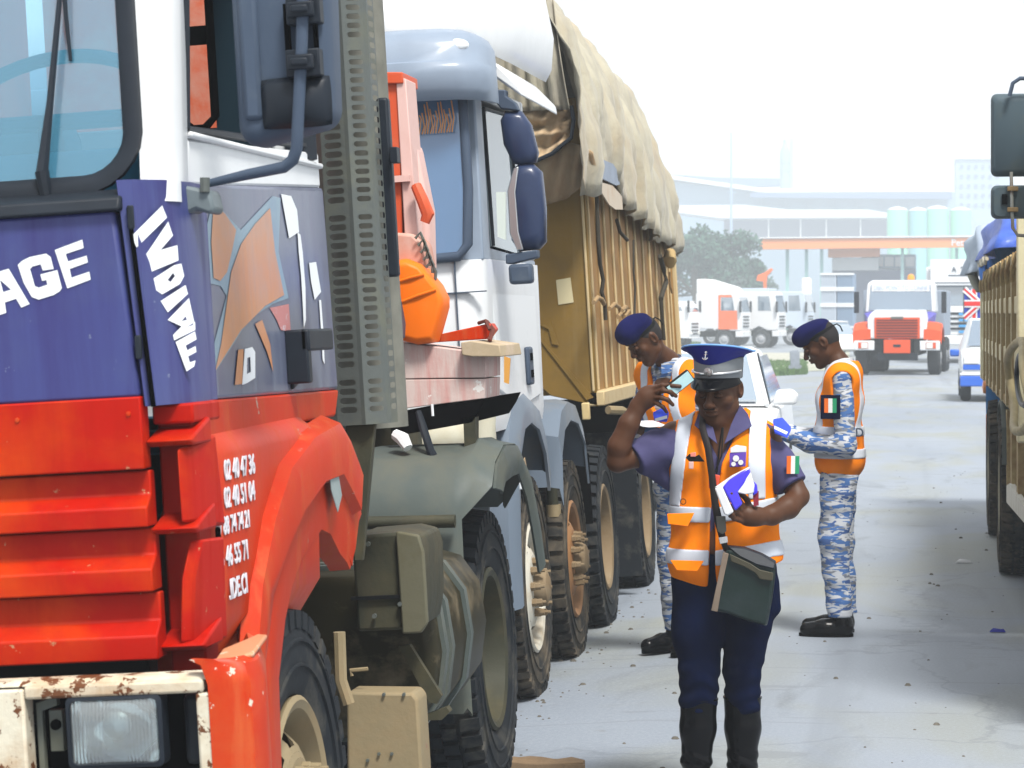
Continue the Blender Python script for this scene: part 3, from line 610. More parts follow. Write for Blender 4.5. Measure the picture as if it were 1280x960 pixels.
    k.loft([[(-.19, y, .81), (.0, y, .81), (.012, y, .86), (.018, y, .9), (.024, y, 1.04), (.012, y, 1.085), (-.04, y, 1.10), (-.19, y, 1.095)] for y in (2.60, 2.95)]); k.build('battery_box', m_olive, t, bevel=.01)
    k = MB(); k.loft([[(-.05, y, .80), (.008, y, .80), (.03, y, .83), (.03, y, 1.04), (.018, y, 1.09), (-.05, y, 1.105)] for y in (2.575, 2.60)]); k.build('battery_cover', mat('pale olive cover', (.125, .12, .08), .6, dirt=((.10, .09, .05), .4, 5), bump=(20, .2)), t, bevel=.006)
    MB().box(-.2, -.04, 2.585, 2.6, .905, .915).build('cover_seam', m_black, t)
    for (a, b_) in ((460, 680), (468, 770), (500, 755)):
        p = f1.y(a, b_, 2.58); MB().lathe([(.007, 2.575), (.007, 2.59)], c=(p.x, 0, p.z), axis='y', n=8).build('cover_bolt', m_galv, t)
    prof = [(-.45, .44), (-.12, .43), (-.02, .46), (.05, .55), (.075, .69), (.06, .83), (.0, .92), (-.12, .96), (-.45, .96)]
    def sect(y, e): 
        cx, cz = -.18, .69; return [(cx + (x_ - cx) * e - .09, y, cz + (z_ - cz) * e) for x_, z_ in prof]
    k = MB(); k.loft([sect(2.98, .80), sect(2.985, .93), sect(3.0, .97), sect(3.02, 1), sect(3.9, 1)]); tank = k.build('fuel_tank', mat('tank paint', (.028, .025, .012), .45, .2, dirt=(DUST, .3, 4)), t, smooth=50)
    for y in (3.03, 3.14, 3.5):
        MB().loft([sect(y, 1.0), sect(y, 1.055), sect(y + .05, 1.055), sect(y + .05, 1.0)], caps=False).build('tank_strap', m_greyfend, tank, smooth=30)
    k = MB(); k.loft([[(-.22, y, .30), (.0, y, .30), (.01, y, .33), (.01, y, .62), (-.005, y, .64), (-.20, y, .65)] for y in (2.45, 2.52, 2.60)]); k.build('step_box', m_beige, t, bevel=.008)
    for a, b_ in ((480, 868), (505, 868), (474, 942), (490, 942), (460, 950)):
        p = f1.y(a, b_, 2.45); MB().lathe([(.005, 2.44), (.005, 2.46)], c=(p.x, 0, p.z), axis='y', n=6).build('box_rivet', m_galv, t)
    k = MB(); P_ = lambda a, b_: f1.y(a, b_, 2.8); k.prism([P_(498, 808), P_(512, 806), P_(552, 870), P_(546, 880), P_(536, 878)], (0, .03, 0)); k.prism([P_(522, 898), P_(558, 884), P_(562, 890), P_(552, 900), P_(522, 901)], (0, .05, 0)); k.build('step_bracket', m_olive, t)
    k = MB(); MB().tube([f1.y(440, 845, 2.5), f1.y(438, 838, 2.5), f1.y(460, 836, 2.5)], .006, 6).build('bracket_pin', m_beige, t); k.tube([f1.y(424, 790, 2.2), f1.y(426, 850, 2.2), f1.y(436, 880, 2.2)], .018, 8); k.build('bracket_pipe', m_beige, t)
    # --- rear mudguard with its tube stay, rear wheel
    k = MB(); 
    rows = []
    for (y, z) in ((4.05, .34), (4.05, .80), (4.07, 1.03), (4.10, 1.14), (4.2, 1.22), (4.42, 1.27), (4.7, 1.26), (4.95, 1.15), (5.1, 1.0)):
        lo_ = z < 1.1; rows.append([(-.60, y, z), (-.45, y - .01, z + .02), (-.14, y - .01, z + .012), (-.125 if lo_ else -.085, y, z + .03), (-.115 if lo_ else -.06, y + .005, z + .015), (-.11 if lo_ else .0, y + .01, z)])
    k.sheet(rows, -.012); k.build('rear_mudguard', m_greyfend, t, smooth=45)
    rows = []
    yo = [(4.12, 1.13, 4.3, 1.10), (4.2, 1.21, 4.4, 1.14), (4.42, 1.265, 4.58, 1.15), (4.7, 1.25, 4.74, 1.15), (4.95, 1.14, 4.9, 1.05), (5.12, .95, 5.02, .90), (5.2, .78, 5.12, .74)]
    for a in yo: rows.append([(.0, a[0], a[1]), (.012, (a[0] * 2 + a[2]) / 3, (a[1] * 2 + a[3]) / 3), (.008, (a[0] + 2 * a[2]) / 3, (a[1] + a[3] * 2) / 3), (-.005, a[2], a[3])])
    MB().sheet(rows, .01).build('mudguard_lip', m_greyfend, t)
    MB().tube([(-.62, 4.0, 1.045), (-.12, 4.0, 1.03)], .023, 10).build('mudguard_stay', m_olive, t)
    rw = wheel(t, -.10, 4.62, .51, 'rear', tyre=m_rubber, rim=m_olive, inner=True); rw2 = wheel(t, XL + .66, 4.78, .51, 'rear', tyre=m_rubber, rim=m_beige, inner=True)
    MB().box(-.58, -.14, 4.0, 4.03, .3, 1.1).build('guard_sheet', m_greyfend, t) if 0 else None
    # --- deck gear: beam, planks, rail
    k = MB(); k.box(-1.9, -.06, 4.36, 4.6, 1.545, 1.69)
    mwood = mat('pink weathered plank', (.62, .50, .47), .8, streak=((.55, .18, .16), .5, 30), chips=((.78, .76, .74), .4, 9), bump=(12, .3))
    q = lambda a, b_, y=4.36: f1.y(a, b_, y)
    MB().prism([q(472, 424), q(578, 438), q(607, 442), q(607, 472), q(470, 474)], (0, .35, 0)).build('deck_plank', mwood, t, bevel=.003)
    MB().prism([q(470, 475), q(607, 473.5), q(606, 498), q(472, 515)], (0, .35, 0)).build('deck_plank', mwood, t, bevel=.003)
    MB().prism([q(576, 428, 4.30), q(588, 426, 4.30), q(624, 431, 4.30), q(627, 446, 4.30), q(590, 446, 4.30), q(577, 444, 4.30)], (0, .5, 0)).build('timber_block', mat('raw timber', (.45, .36, .24), .8, dirt=((.62, .5, .42), .4, 5), bump=(14, .3)), t, bevel=.004)
    MB().prism([q(540, 420, 4.45), q(612, 404, 4.45), q(617, 412, 4.45), q(608, 424, 4.45), q(545, 428, 4.45)], (0, .12, 0)).build('red_bar', m_red_fade, t, bevel=.004)
    k = MB(); k.tube([q(608, 402, 4.5), q(616, 412, 4.44), q(612, 426, 4.4)], .009, 6); k.tube([q(598, 404, 4.46), q(607, 401, 4.44), q(612, 412, 4.42)], .007, 6); k.build('twisted_hook', mat('rusty hook', (.16, .05, .04), .7, noise=.4), t)
    MB().prism([q(485, 517), q(606, 499), q(600, 512), q(590, 528), q(490, 546)], (0, .9, 0)).build('deck_rail', m_void, t)
    MB().prism([q(579, 522), q(594, 520), q(594, 575), q(581, 572)], (0, .08, 0)).build('deck_post', m_olive, t)
    MB().tube([q(523, 515, 4.34), q(529, 535, 4.30), q(538, 563, 4.28), q(541, 570, 4.28)], [.012, .016, .016, .018], 8).build('hanging_hose', m_dark, t)
    MB().tube([q(540, 505, 4.33), q(541, 520, 4.33)], .005, 6).build('hanging_strap', m_letter, t); MB().prism([q(470, 436, 4.33), q(497, 425, 4.33), q(497, 470, 4.33), q(472, 472, 4.33)], (0, .02, 0)).build('plank_bracket', m_black, t)
    k = MB(); k.tube([q(494, 543, 4.3), q(503, 548, 4.28), q(510, 560, 4.26)], [.02, .026, .018], 8); k.build('white_coupling', m_whiteclean, t)
    # crane housing and boom
    mcr = mat('faded crane red', (.60, .085, .025), .6, dirt=((.55, .19, .11), .35, 4), chips=((.25, .1, .06), .12, 12), coat=.1); mpk = mat('chalky pink crane paint', (.70, .47, .43), .6, dirt=((.6, .35, .3), .3, 6))
    k = MB(); k.prism([q(420, 92, 4.5), q(499, 92, 4.5), q(503, 310, 4.5), q(440, 310, 4.5)], (0, .25, 0)); k.build('crane_housing', mcr, t, bevel=.006)
    MB().prism([q(420, 90, 4.48), q(503, 90, 4.48), q(504, 104, 4.48), q(420, 106, 4.48)], (0, .3, 0)).build('crane_cap', mcr, t, bevel=.004)
    MB().prism([q(495, 98, 4.49), q(507, 98, 4.49), q(523, 300, 4.49), q(506, 300, 4.49)], (0, .2, 0)).build('crane_edge', mpk, t, bevel=.004)
    MB().prism([q(508, 175, 4.6), q(520, 182, 4.6), q(536, 262, 4.6), q(538, 340, 4.6), q(520, 345, 4.6)], (0, .15, 0)).build('crane_boom', mpk, t, bevel=.02)
    MB().box(*(lambda a, b_: (a.x, b_.x))(q(458, 0, 4.5), q(500, 0, 4.5)), 4.47, 4.49, q(470, 230, 4.5).z, q(470, 222, 4.5).z).build('crane_band', mpk, t)
    k = MB(); k.tube([q(520, 232, 4.45), q(528, 250, 4.43), q(535, 268, 4.43), q(531, 278, 4.43)], [.02, .022, .024, .018], 8); k.build('boom_lug', mcr, t)
    MB().prism([q(486, 290, 4.4), q(515, 292, 4.4), q(528, 304, 4.4), q(533, 330, 4.4), q(530, 352, 4.4), q(490, 340, 4.4)], (0, .2, 0)).build('winch_cover', mat('dusty rose cover', (.56, .27, .20), .7, dirt=((.62, .45, .4), .5, 7)), t, bevel=.012)
    k = MB()
    for i in range(5):
        a = Vector(q(519 + i * 3.4, 298 + i * 9, 4.38)); k.tube([a, a + Vector((.02, 0, .02)), a + Vector((.035, 0, -.02)), a + Vector((.03, 0, -.05))], .006, 6)
    k.build('winch_cable', m_galv, t)
    MB().prism([q(478, 322, 4.2), q(486, 322, 4.2), q(501, 405, 4.2), q(500, 424, 4.2), q(490, 420, 4.2), q(482, 395, 4.2)], (0, .1, 0)).build('grey_flap', m_plastic, t, bevel=.006)
    box('crane_foot', m_olive, t, -.9, -.55, 4.4, 5.2, 1.4, 1.7)
    k = MB(); k.box(-1.55, -1.0, 3.9, 4.5, 1.0, 2.4); k.build('crane_column', mcr, t, bevel=.02)
    k = MB(); k.prism([(-1.5, 2.3, 2.1), (-1.1, 2.3, 2.1), (-1.1, 2.3, 2.9), (-1.5, 2.3, 2.9)], (0, .3, 0)); k.build('crane_panel', mcr, t)
    MB().box(-1.9, -.5, 5.2, 5.5, .9, 1.35).build('rear_cross_beam', m_olive, t)
tow_truck()
# bright orange plastic jerrycan standing on the deck of the tow lorry
def jerrycan():
    o = empty('jerrycan', f1.m @ Matrix.Translation(f1.y(520, 430, 4.3)), 'bright orange plastic jerrycan lying on the tow lorry deck behind the pierced shield', 'jerrycan')
    base = f1.y(520, 430, 4.3); q = lambda a, b_, y=4.3: f1.y(a, b_, y) - base
    pts = [q(489, 326), q(505, 323), q(522, 330), q(544, 356), q(552, 372), q(552, 384), q(540, 428), q(520, 431), q(500, 426), q(493, 395)]
    c = sum(pts, Vector()) / len(pts)
    rings = []
    for y, e in ((0, .86), (.012, .95), (.04, 1), (.17, 1), (.20, .94), (.21, .85)): rings.append([c + (p - c) * e + Vector((0, y, 0)) for p in pts])
    MB().loft(rings).build('can_body', m_orangeplast, o, smooth=60, bevel=.006)
    for (a, b_) in (((498, 352), (530, 343)), ((500, 378), (545, 362))):
        A, B = q(*a), q(*b_); MB().tube([A, (A + B) / 2 + Vector((0, -.006, .002)), B], .006, 8).build('moulded_rib', m_orangeplast, o)
    MB().lathe([(.022, -.02), (.022, .01)], c=tuple(q(492, 340)), axis='x', n=14).build('cap', mat('dull cap', (.35, .30, .2), .6), o)
jerrycan()
# ---------------------------------------------------------------- the white tipper lorry with the ochre body under a tarpaulin
f2 = Fr((-1.72, 11.5, -.03), R(-3.5))
t2 = empty('tipper_lorry', f2, 'white cab-over tipper lorry behind the tow lorry, its ochre ribbed body piled high', 'tipper lorry')
def tipper():
    t = t2; Y, X = f2.y, f2.x; XL = -2.32
    vis = mat('visor grey blue', (.25, .31, .40), .5, noise=.1, coat=.2)
    # cab shell as a loft of plan outlines
    def plan(z, x0, y0, rc, y1=1.75):
        out = []
        for k in range(6): a = R(-90 + 18 * k); out.append((x0 - rc + rc * math.cos(a), y0 + rc + rc * math.sin(a) * 1.0, z))
        out += [(x0, y1, z), (XL, y1, z)]
        for k in range(6): a = R(180 + 18 * k); out.append((XL + rc + rc * math.cos(a), y0 + rc + rc * math.sin(a), z))
        return out
    MB().loft([plan(1.24, -.04, .06, .14), plan(1.30, -.03, .04, .14), plan(1.9, -.02, .05, .12), plan(1.995, -.02, .06, .12)]).build('cab', m_whiteclean, t, smooth=50)
    # side upper: pillar and doors
    MB().prism([(-.025, .12, 1.99), (-.035, .20, 2.3), (-.04, .24, 2.72), (-.04, .42, 2.72), (-.03, .36, 2.05), (-.03, 1.75, 2.02), (-.03, 1.75, 1.99)], (-.10, 0, 0)).build('windscreen_pillar', vis, t, bevel=.01)
    MB().prism([(-.028, 1.3, 2.02), (-.045, 1.3, 2.75), (-.045, 1.75, 2.75), (-.028, 1.75, 2.02)], (-.08, 0, 0)).build('rear_quarter', m_whiteclean, t, bevel=.008)
    MB().prism([(-.034, .45, 2.06), (-.050, .5, 2.68), (-.050, 1.28, 2.70), (-.034, 1.28, 2.04)], (-.008, 0, 0)).build('side_window', glass('cab side glass', (.5, .6, .7), .03, (.40, .50, .58), .5), t)
    MB().tube([(-.03, .45, 2.06), (-.045, .5, 2.68), (-.045, 1.28, 2.70), (-.03, 1.28, 2.04)], .008, 6).build('window_seal', m_dark, t)
    b = MB(); b.box(XL, XL + .05, .3, 1.75, 1.99, 2.7); b.box(XL, -.045, 1.70, 1.75, 1.99, 2.8); b.box(XL + .02, -.05, .15, 1.75, 2.72, 2.80); b.build('cab_shell', m_whiteclean, t, bevel=.01)
    # windscreen, dark top band with fringe, curtain
    wy = lambda z: .04 + (z - 2.0) * .12
    MB().prism([(XL + .08, wy(2.01), 2.01), (-.10, wy(2.01), 2.01), (-.075, wy(2.06), 2.06), (-.085, wy(2.72), 2.72), (XL + .08, wy(2.72), 2.72)], (0, .01, 0)).build('windscreen', glass('tipper windscreen', (.55, .7, .9), .06, (.20, .40, .72), .42), t)
    MB().tube([(-.30, wy(2.02) - .004, 2.005), (-.12, wy(2.02) - .004, 2.01), (-.078, wy(2.05) - .004, 2.06), (-.066, wy(2.3) - .004, 2.3), (-.075, wy(2.72), 2.72)], .022, 8).build('windscreen_seal', m_plastic, t, smooth=70)
    cur = mat('dark blue window curtain', (.03, .06, .13), .8, noise=.4)
    rows = [[(x, wy(2.6) + .04 + .012 * math.sin(x * 60), z - (0 if z > 2.6 else .08 * max(0, (-.12 - x) / .3))) for x in [XL + .1 + .03 * i for i in range(int((-.1 - XL - .1) / .03))]] for z in (2.72, 2.50)]
    MB().sheet(rows, .004).build('curtain', cur, t)
    fr_ = MB()
    for i in range(26):
        x = -.42 + i * .012
        fr_.tube([(x, .09, 2.66 + .03 * math.sin(i * 1.3)), (x + .008, .085, 2.60 + .02 * math.sin(i * 2.1)), (x - .004, .085, 2.55)], .003, 4)
    tag(fr_.build('fringe', mat('orange fringe', (.6, .28, .1), .8), t), kind='stuff')
    # dotted garland at the right edge of the glass
    g = MB()
    for i in range(24):
        z = 2.66 - i * .026; x = -.155 + .012 * math.sin(i * 2.2) + .02 * math.sin(i * .35); g.tube([(x, wy(z) + .02, z), (x + .006, wy(z) + .02, z - .016)], .006, 5)
    tag(g.build('garland', mat('garland beads', (.75, .62, .45), .6), t), kind='stuff')
    box('dashboard', mat('blue dash', (.2, .35, .55), .7), t, XL + .1, -.12, .2, .6, 1.95, 2.07, .03)
    sw = MB(); c0 = Vector((-.46, .35, 2.16)); sw.tube([c0 + Vector((math.cos(a) * .23, math.sin(a) * .08, math.sin(a) * .2)) for a in (2 * math.pi * k / 30 for k in range(31))], .013, 6); sw.build('steering_wheel', mat('pale wheel', (.6, .7, .85), .5), t)
    box('folded_cloth', mat('pink cloth', (.7, .3, .42), .8), t, -.5, -.2, .12, .2, 2.055, 2.10, .01)
    box('back_curtain', mat('blue cab lining', (.16, .26, .46), .8, noise=.3), t, XL + .06, -.08, 1.6, 1.66, 1.9, 2.72)
    # grille lines: panel gaps on the white front
    b = MB(); b.box(-.143, -.139, .035, .06, 1.60, 2.0); b.box(-1.6, -.01, .035, .06, 1.852, 1.857); b.build('panel_gap', m_plastic, t)
    # sun visor
    rows = []
    def vline(z, y, e=0):
        return [(XL + .02, y, z), (-1.2, y - .03, z), (-.3, y - .012, z), (-.08 + e, y + .005, z - .004), (.0 + e, y + .05, z - .01), (.038 + e, y + .13, z - .02), (.045 + e, y + .26, z - .025)]
    rows = [vline(2.705, .0), vline(2.70, -.015), vline(2.74, -.045, .004), vline(2.80, -.055, .004), vline(2.835, -.05, .002), vline(2.845, -.025), vline(2.92, -.01, -.006), vline(2.96, .02, -.03), vline(2.985, .09, -.07)]
    MB().sheet(rows, .02).build('sun_visor', vis, t, smooth=60)
    MB().lathe([(.0001, -.018), (.6, -.014), (.9, -.002), (1, .01)], axis='y', n=24, caps=False).add([], []).build('visor_lamp', mat('visor lamp lens', (.78, .82, .85), .2, coat=.5), t).matrix_local = Matrix.Translation((-.075, .0, 2.912)) @ Matrix.Diagonal((.060, 1, .032, 1))
    MB().lathe([(.009, 0), (.009, .01)], c=(-.012, 0, 2.80), axis='y', n=8).build('visor_rivet', m_plastic, t)
    # roof and wind deflector
    rows = []
    for z, y, xr, xr2 in ((2.95, .12, -.03, .03), (3.0, .10, -.02, .06), (3.15, .14, -.02, .08), (3.35, .28, -.06, .05), (3.6, .55, -.14, -.02), (3.8, .9, -.25, -.15)):
        rows.append([(XL + .05, y, z), (-1.1, y - .06, z + .02), (-.45, y, z + .01), (xr - .08, y + .06, z), (xr, y + .25, z - .02), (xr2, y + .7, z - .04), (xr2 + .03, 1.75, z - .05)])
    MB().sheet(rows, .02).build('wind_deflector', m_whiteclean, t, smooth=50)
    MB().box(-.403, -.400, .045, .09, 2.99, 3.3).build('deflector_seam', m_plastic, t)
    MB().prism([Y(610, 75, .35), Y(622, 80, .35), Y(650, 108, .35), Y(652, 120, .35), Y(640, 112, .35), Y(612, 92, .35)], (0, 1.2, 0)).build('deflector_foot', m_whiteclean, t, bevel=.01)
    MB().tube([Y(612, 98, .3), Y(622, 112, .3)], .006, 6).build('deflector_stay', m_dark, t)
    # door skin, handle, step flank
    MB().prism([(-.018, .30, 1.42), (-.018, .95, 1.32), (-.018, 1.6, 1.36), (-.022, 1.62, 2.0), (-.022, .26, 2.0)], (-.02, 0, 0)).build('door', m_white, t, bevel=.01)
    MB().box(-.022, .004, 1.12, 1.26, 1.42, 1.60).build('door_handle', m_plastic, t, bevel=.012)
    for z in (1.455, 1.535): MB().box(.0, .008, 1.15, 1.22, z, z + .035).build('handle_recess', m_void, t)
    MB().prism([Y(610, 365, .03), Y(628, 430, .03), Y(628, 470, .03), Y(600, 470, .03)][:3], (0, .04, 0)) if 0 else None
    # mirrors
    def mir(name, pts, y0, d):
        rings = []
        c = sum((Vector(p) for p in pts), Vector()) / len(pts)
        for dy, e in ((0, .72), (.012, .9), (.035, 1), (d * .8, 1), (d, .95)): rings.append([c + (Vector(p) - c) * e + Vector((0, dy, 0)) for p in pts])
        return MB().loft(rings).build(name, mat('mirror shell blue', (.022, .038, .095), .42, noise=.2, coat=.3), t, smooth=60)
    q = lambda a, b_, y=.3: Y(a, b_, y)
    mir('mirror', [q(624, 150), q(630, 138), q(650, 138), q(662, 155), q(671, 190), q(668, 202), q(650, 206), q(640, 204), q(628, 180)], .3, .10)
    mir('mirror', [q(634, 240), q(640, 210), q(648, 204), q(664, 204), q(675, 214), q(680, 260), q(680, 302), q(672, 311), q(648, 314), q(638, 300)], .3, .12)
    MB().prism([q(634, 238, .29), q(642, 210, .29), q(648, 208, .29), q(644, 240, .29), q(648, 290, .29), q(654, 312, .29), q(646, 313, .29), q(637, 292, .29)], (0, .02, 0)).build('mirror_rim', m_chrome, t, bevel=.004)
    MB().prism([q(610, 112), q(632, 112), q(632, 120), q(644, 128), q(648, 138), q(626, 136), q(618, 126), q(611, 122)], (0, .08, 0)).build('mirror_arm', m_plastic, t, bevel=.006)
    MB().prism([q(632, 318), q(672, 312), q(672, 322), q(640, 330), q(632, 330)], (0, .08, 0)).build('mirror_arm', m_plastic, t, bevel=.006)
    MB().box(q(616, 0).x, q(645, 0).x, .27, .36, q(620, 357).z, q(620, 332).z).build('arm_mount', m_plastic, t, bevel=.015)
    MB().prism([Y(620, 240, .26), Y(632, 240, .26), Y(632, 300, .26), Y(622, 296, .26)], (0, .02, 0)).build('side_sticker', mat('pale sticker', (.65, .72, .68), .6), t)
    # front bumper with rounded end: dusty cream
    ml = mat('dusty cream bumper', (.62, .60, .48), .5, dirt=((.48, .40, .24), .5, 4), coat=.2)
    rows = []
    for z, e in ((1.16, .05), (1.18, .01), (1.24, 0), (1.30, .01), (1.33, .04)):
        rows.append([(XL, .0 + e, z), (-.5, -.02 + e, z), (-.22, -.01 + e, z), (-.12, .02 + e, z + .004), (-.07, .08 + e, z + .01), (-.055, .18, z + .02)])
    MB().sheet(rows, -.02).build('bumper', ml, t, smooth=60)
    rows = []
    for k in range(9):
        z = 1.18 + .45 * k / 8; w = .06 * math.sin(math.pi * (k / 8) * .9 + .15)
        rows.append([(-.12, .05, z), (-.09 + w * .3, -.0, z), (-.055 + w * .4, .0, z), (-.035 + w * .5, .04, z), (-.03, .14, z)])
    MB().sheet(rows, .01).build('bumper_corner', ml, t, smooth=80)
    MB().prism([Y(630, 445, .02), Y(638, 448, .02), Y(636, 480, .02), Y(630, 478, .02)], (0, .01, 0)).build('indicator', mat('amber lamp', (.7, .35, .08), .3, coat=.5), t)
    MB().tube([Y(608, 545, .1), Y(625, 575, .1)], .016, 6).build('bumper_stay', m_beige, t)
    # mudguards
    gfd = mat('bluish mudguard', (.14, .18, .235), .45, dirt=((.27, .24, .19), .3, 3), coat=.15)
    yo = [(.34, .45), (.36, .75), (.42, 1.0), (.55, 1.22), (.75, 1.36), (1.0, 1.385), (1.3, 1.33), (1.5, 1.18), (1.58, 1.0)]
    rows = [[(-.42, y, z), (-.1, y, z), (-.03, y, z - .005), (.0, y * .93 + .95 * .07, z * .95 + .05 * .5), (.0, .95 + (y - .95) * .86, .5 + (z - .5) * .80 + (.04 if z > 1.1 else 0))] for y, z in yo]
    MB().sheet(rows, .015).build('mudguard', gfd, t, smooth=40)
    MB().prism([(.006, .60, 1.06), (.006, .76, 1.10), (.006, .86, .98), (.006, .9, .84), (.006, .80, .86), (.006, .66, .98)], (.002, 0, 0)).build('mud_patch', mat('ochre mud', (.50, .36, .21), .9), t)
    MB().prism([Y(640, 602, .5), Y(652, 598, .5), Y(660, 603, .5), Y(655, 612, .5), Y(643, 612, .5)], (0, .05, 0)).build('side_lamp', m_letter, t, bevel=.004)
    yo = [(1.78, .9), (1.80, 1.15), (1.95, 1.27), (2.2, 1.31), (2.5, 1.28), (2.75, 1.16), (2.82, .95)]
    rows = [[(-.42, y, z), (-.03, y, z), (.02, y, z - .01), (.03, y, z - .1)] for y, z in yo]
    MB().sheet(rows, .012).build('mudguard', gfd, t, smooth=40)
    box('amber_marker', mat('cream marker', (.65, .5, .25), .5), t, .03, .07, 2.75, 2.80, 1.19, 1.28, .006)
    # wheels
    white_hub = mat('dusty white hub', (.62, .60, .52), .5, dirt=((.45, .33, .18), .45, 6)); brown = mat('orange brown hub', (.34, .17, .07), .6, dirt=((.24, .17, .1), .4, 6))
    ochre = mat('ochre dusty rim', (.22, .155, .085), .7, dirt=((.30, .24, .16), .5, 6))
    tyd = m_rubber_dusty
    wheel(t, .0, .95, .49, 'front', .525, .30, tyd, white_hub, ochre, .2)
    wheel(t, .0, 2.42, .49, 'front', .52, .30, tyd, brown, ochre, .5)
    wheel(t, .0, 3.86, .485, 'rear', .53, .30, m_rubber, ochre, ochre, .1, True)
    wheel(t, .0, 6.1, .47, 'rear', .51, .30, m_rubber, ochre, ochre, .1, True)
    for y in (.95, 2.42): wheel(t, XL + .4, y, .49, 'front', .52, .30, tyd, white_hub, ochre, .2)
    for y in (3.86, 6.1): wheel(t, XL + .65, y, .48, 'rear', .52, .30, m_rubber, ochre, ochre, .1)
    MB().box(-.33, .015, 3.05, 3.07, .62, 1.0).build('mud_flap', m_void, t); 
    MB().box(-.34, .02, 5.35, 5.37, .12, 1.02).build('mud_flap', m_rubber, t)
    # shock absorber by the second wheel and chassis darkness
    MB().tube([(-.05, 1.98, 1.02), (-.05, 2.0, .80), (-.04, 2.02, .62)], [.028, .03, .022], 10).build('shock_absorber', m_olive, t); MB().lathe([(.038, .74), (.038, .80)], c=(-.048, 2.0, 0), axis='z', n=14).build('absorber_collar', m_beige, t)
    b = MB(); b.box(-.95, -.86, .5, 9.6, .7, .98); b.box(-1.75, -1.66, .5, 9.6, .7, .98); b.build('chassis_rail', m_black, t)
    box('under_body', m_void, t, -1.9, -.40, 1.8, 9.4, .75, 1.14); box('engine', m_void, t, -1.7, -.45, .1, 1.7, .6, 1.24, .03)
    MB().box(-1.9, -.06, .05, .09, .55, 1.16).build('front_underrun', mat('dark under bumper', (.02, .025, .03), .6), t)
    # ---- ochre body
    oc = mat('ochre body paint', (.24, .145, .03), .65, spec=.2, dirt=((.17, .11, .035), .5, 2.5), streak=((.30, .23, .12), .3, 5), bump=(8, .2, .01))
    och = mat('ochre side panel', (.34, .185, .055), .65, spec=.2, dirt=((.26, .13, .045), .4, 3), streak=((.40, .27, .12), .3, 9), bump=(6, .2, .01)); rib = mat('pale rib edge', (.60, .47, .26), .6, dirt=((.50, .34, .18), .4, 9))  # ribs paler than the panel: light on their faces painted in
    yb, ye, zb, zt = 3.98, 9.25, 1.225, 2.46
    fp = [Y(600, 200, yb), Y(735, 200, yb), Y(745, 508, yb), Y(686, 496, yb), Y(662, 470, yb), Y(600, 440, yb)]
    MB().prism([(-2.5, yb, 3.0), (-.03, yb, 3.0), (-.03, yb, 1.225), (-.30, yb, 1.30), (-.42, yb, 1.42), (-2.5, yb, 1.42)], (0, .04, 0)).build('front_bulkhead', oc, t, bevel=.004)
    k = MB(); k.prism([Y(663, 410, yb - .01), Y(668, 415, yb - .01), Y(742, 497, yb - .01), Y(733, 500, yb - .01)], (0, .01, 0)); k.build('bulkhead_brace', oc, t)
    MB().prism([Y(695, 350, yb - .004), Y(713, 347, yb - .004), Y(717, 378, yb - .004), Y(698, 381, yb - .004)], (0, .004, 0)).build('bare_patch', mat('pale bare patch', (.66, .58, .36), .7), t)
    k = MB(); k.prism([Y(672, 405, yb - .01), Y(690, 402, yb - .01), Y(694, 420, yb - .01), Y(698, 432, yb - .01), Y(690, 430, yb - .01), Y(686, 412, yb - .01)], (0, .01, 0)); k.build('welded_bracket', oc, t)
    MB().box(-2.45, -.07, yb + .03, ye, 1.30, 1.34).build('body_floor', oc, t)
    MB().box(-.085, -.055, yb + .04, ye, 1.3, 2.75).build('side_panel', och, t)
    MB().box(-2.5, -2.47, yb + .04, ye, 1.3, 2.75).build('side_panel', och, t)
    MB().box(-2.5, -.03, ye, ye + .06, 1.3, 2.6).build('tailgate', och, t, bevel=.005)
    mr0 = None
    n = 13
    ys = [3.98, 4.22, 4.62, 5.0, 5.42, 5.86, 6.32, 6.8, 7.28, 7.74, 8.18, 8.62, 9.0, 9.26]
    for i, y in enumerate(ys):
        w = .035
        if mr0 is None:
            mb = MB(); mb.box(-.055, -.041, -w / 2, w / 2, 1.31, 2.62); me = mb.mesh('rib', 0); r_ = link('rib', me, rib, t, .006); mr0 = me
        else: r_ = link('rib', mr0, rib, t, .006)
        r_.location = (0, y, 0)
    MB().box(-.09, .012, yb, ye + .05, 1.225, 1.31).build('bottom_rail', rib, t, bevel=.008)
    MB().tube([(-.02, 9.33, 2.75), (-.02, 9.33, 1.2)], .02, 6).build('rear_post', rib, t)
    k = MB(); k.tube([(.03, 3.96, 1.20), (.10, 4.05, 1.19), (.16, 4.2, 1.13), (.13, 4.3, 1.08)], .025, 8); k.build('tow_eye', m_beige, t)
    # hooks and ropes on the side
    rp = mat('dark rope', (.05, .045, .035), .9); rp2 = mat('ochre rope', (.36, .24, .12), .9)
    def rope(pts, r_, m): MB().tube([f2.x(a, b_, .02) for a, b_ in pts], r_, 6).build('rope', m, t, smooth=80)
    rope([(744, 215), (746, 250), (748, 300), (750, 330), (754, 350), (752, 365), (756, 380), (757, 400)], .012, rp)
    rope([(742, 378), (747, 372), (752, 374), (755, 380)], .014, rp2); rope([(762, 386), (768, 380), (774, 384), (776, 392), (772, 396)], .014, rp2); rope([(776, 388), (782, 384), (786, 388), (780, 396)], .016, rp2)
    rope([(771, 275), (775, 290), (784, 300)], .012, rp); rope([(792, 300), (792, 340), (794, 360), (793, 395)], .008, rp)
    rope([(825, 320), (830, 338), (833, 352), (828, 366), (826, 374)], .018, rp); rope([(826, 372), (828, 400), (830, 425)], .014, rp); rope([(837, 340), (838, 358), (840, 366)], .008, rp2)
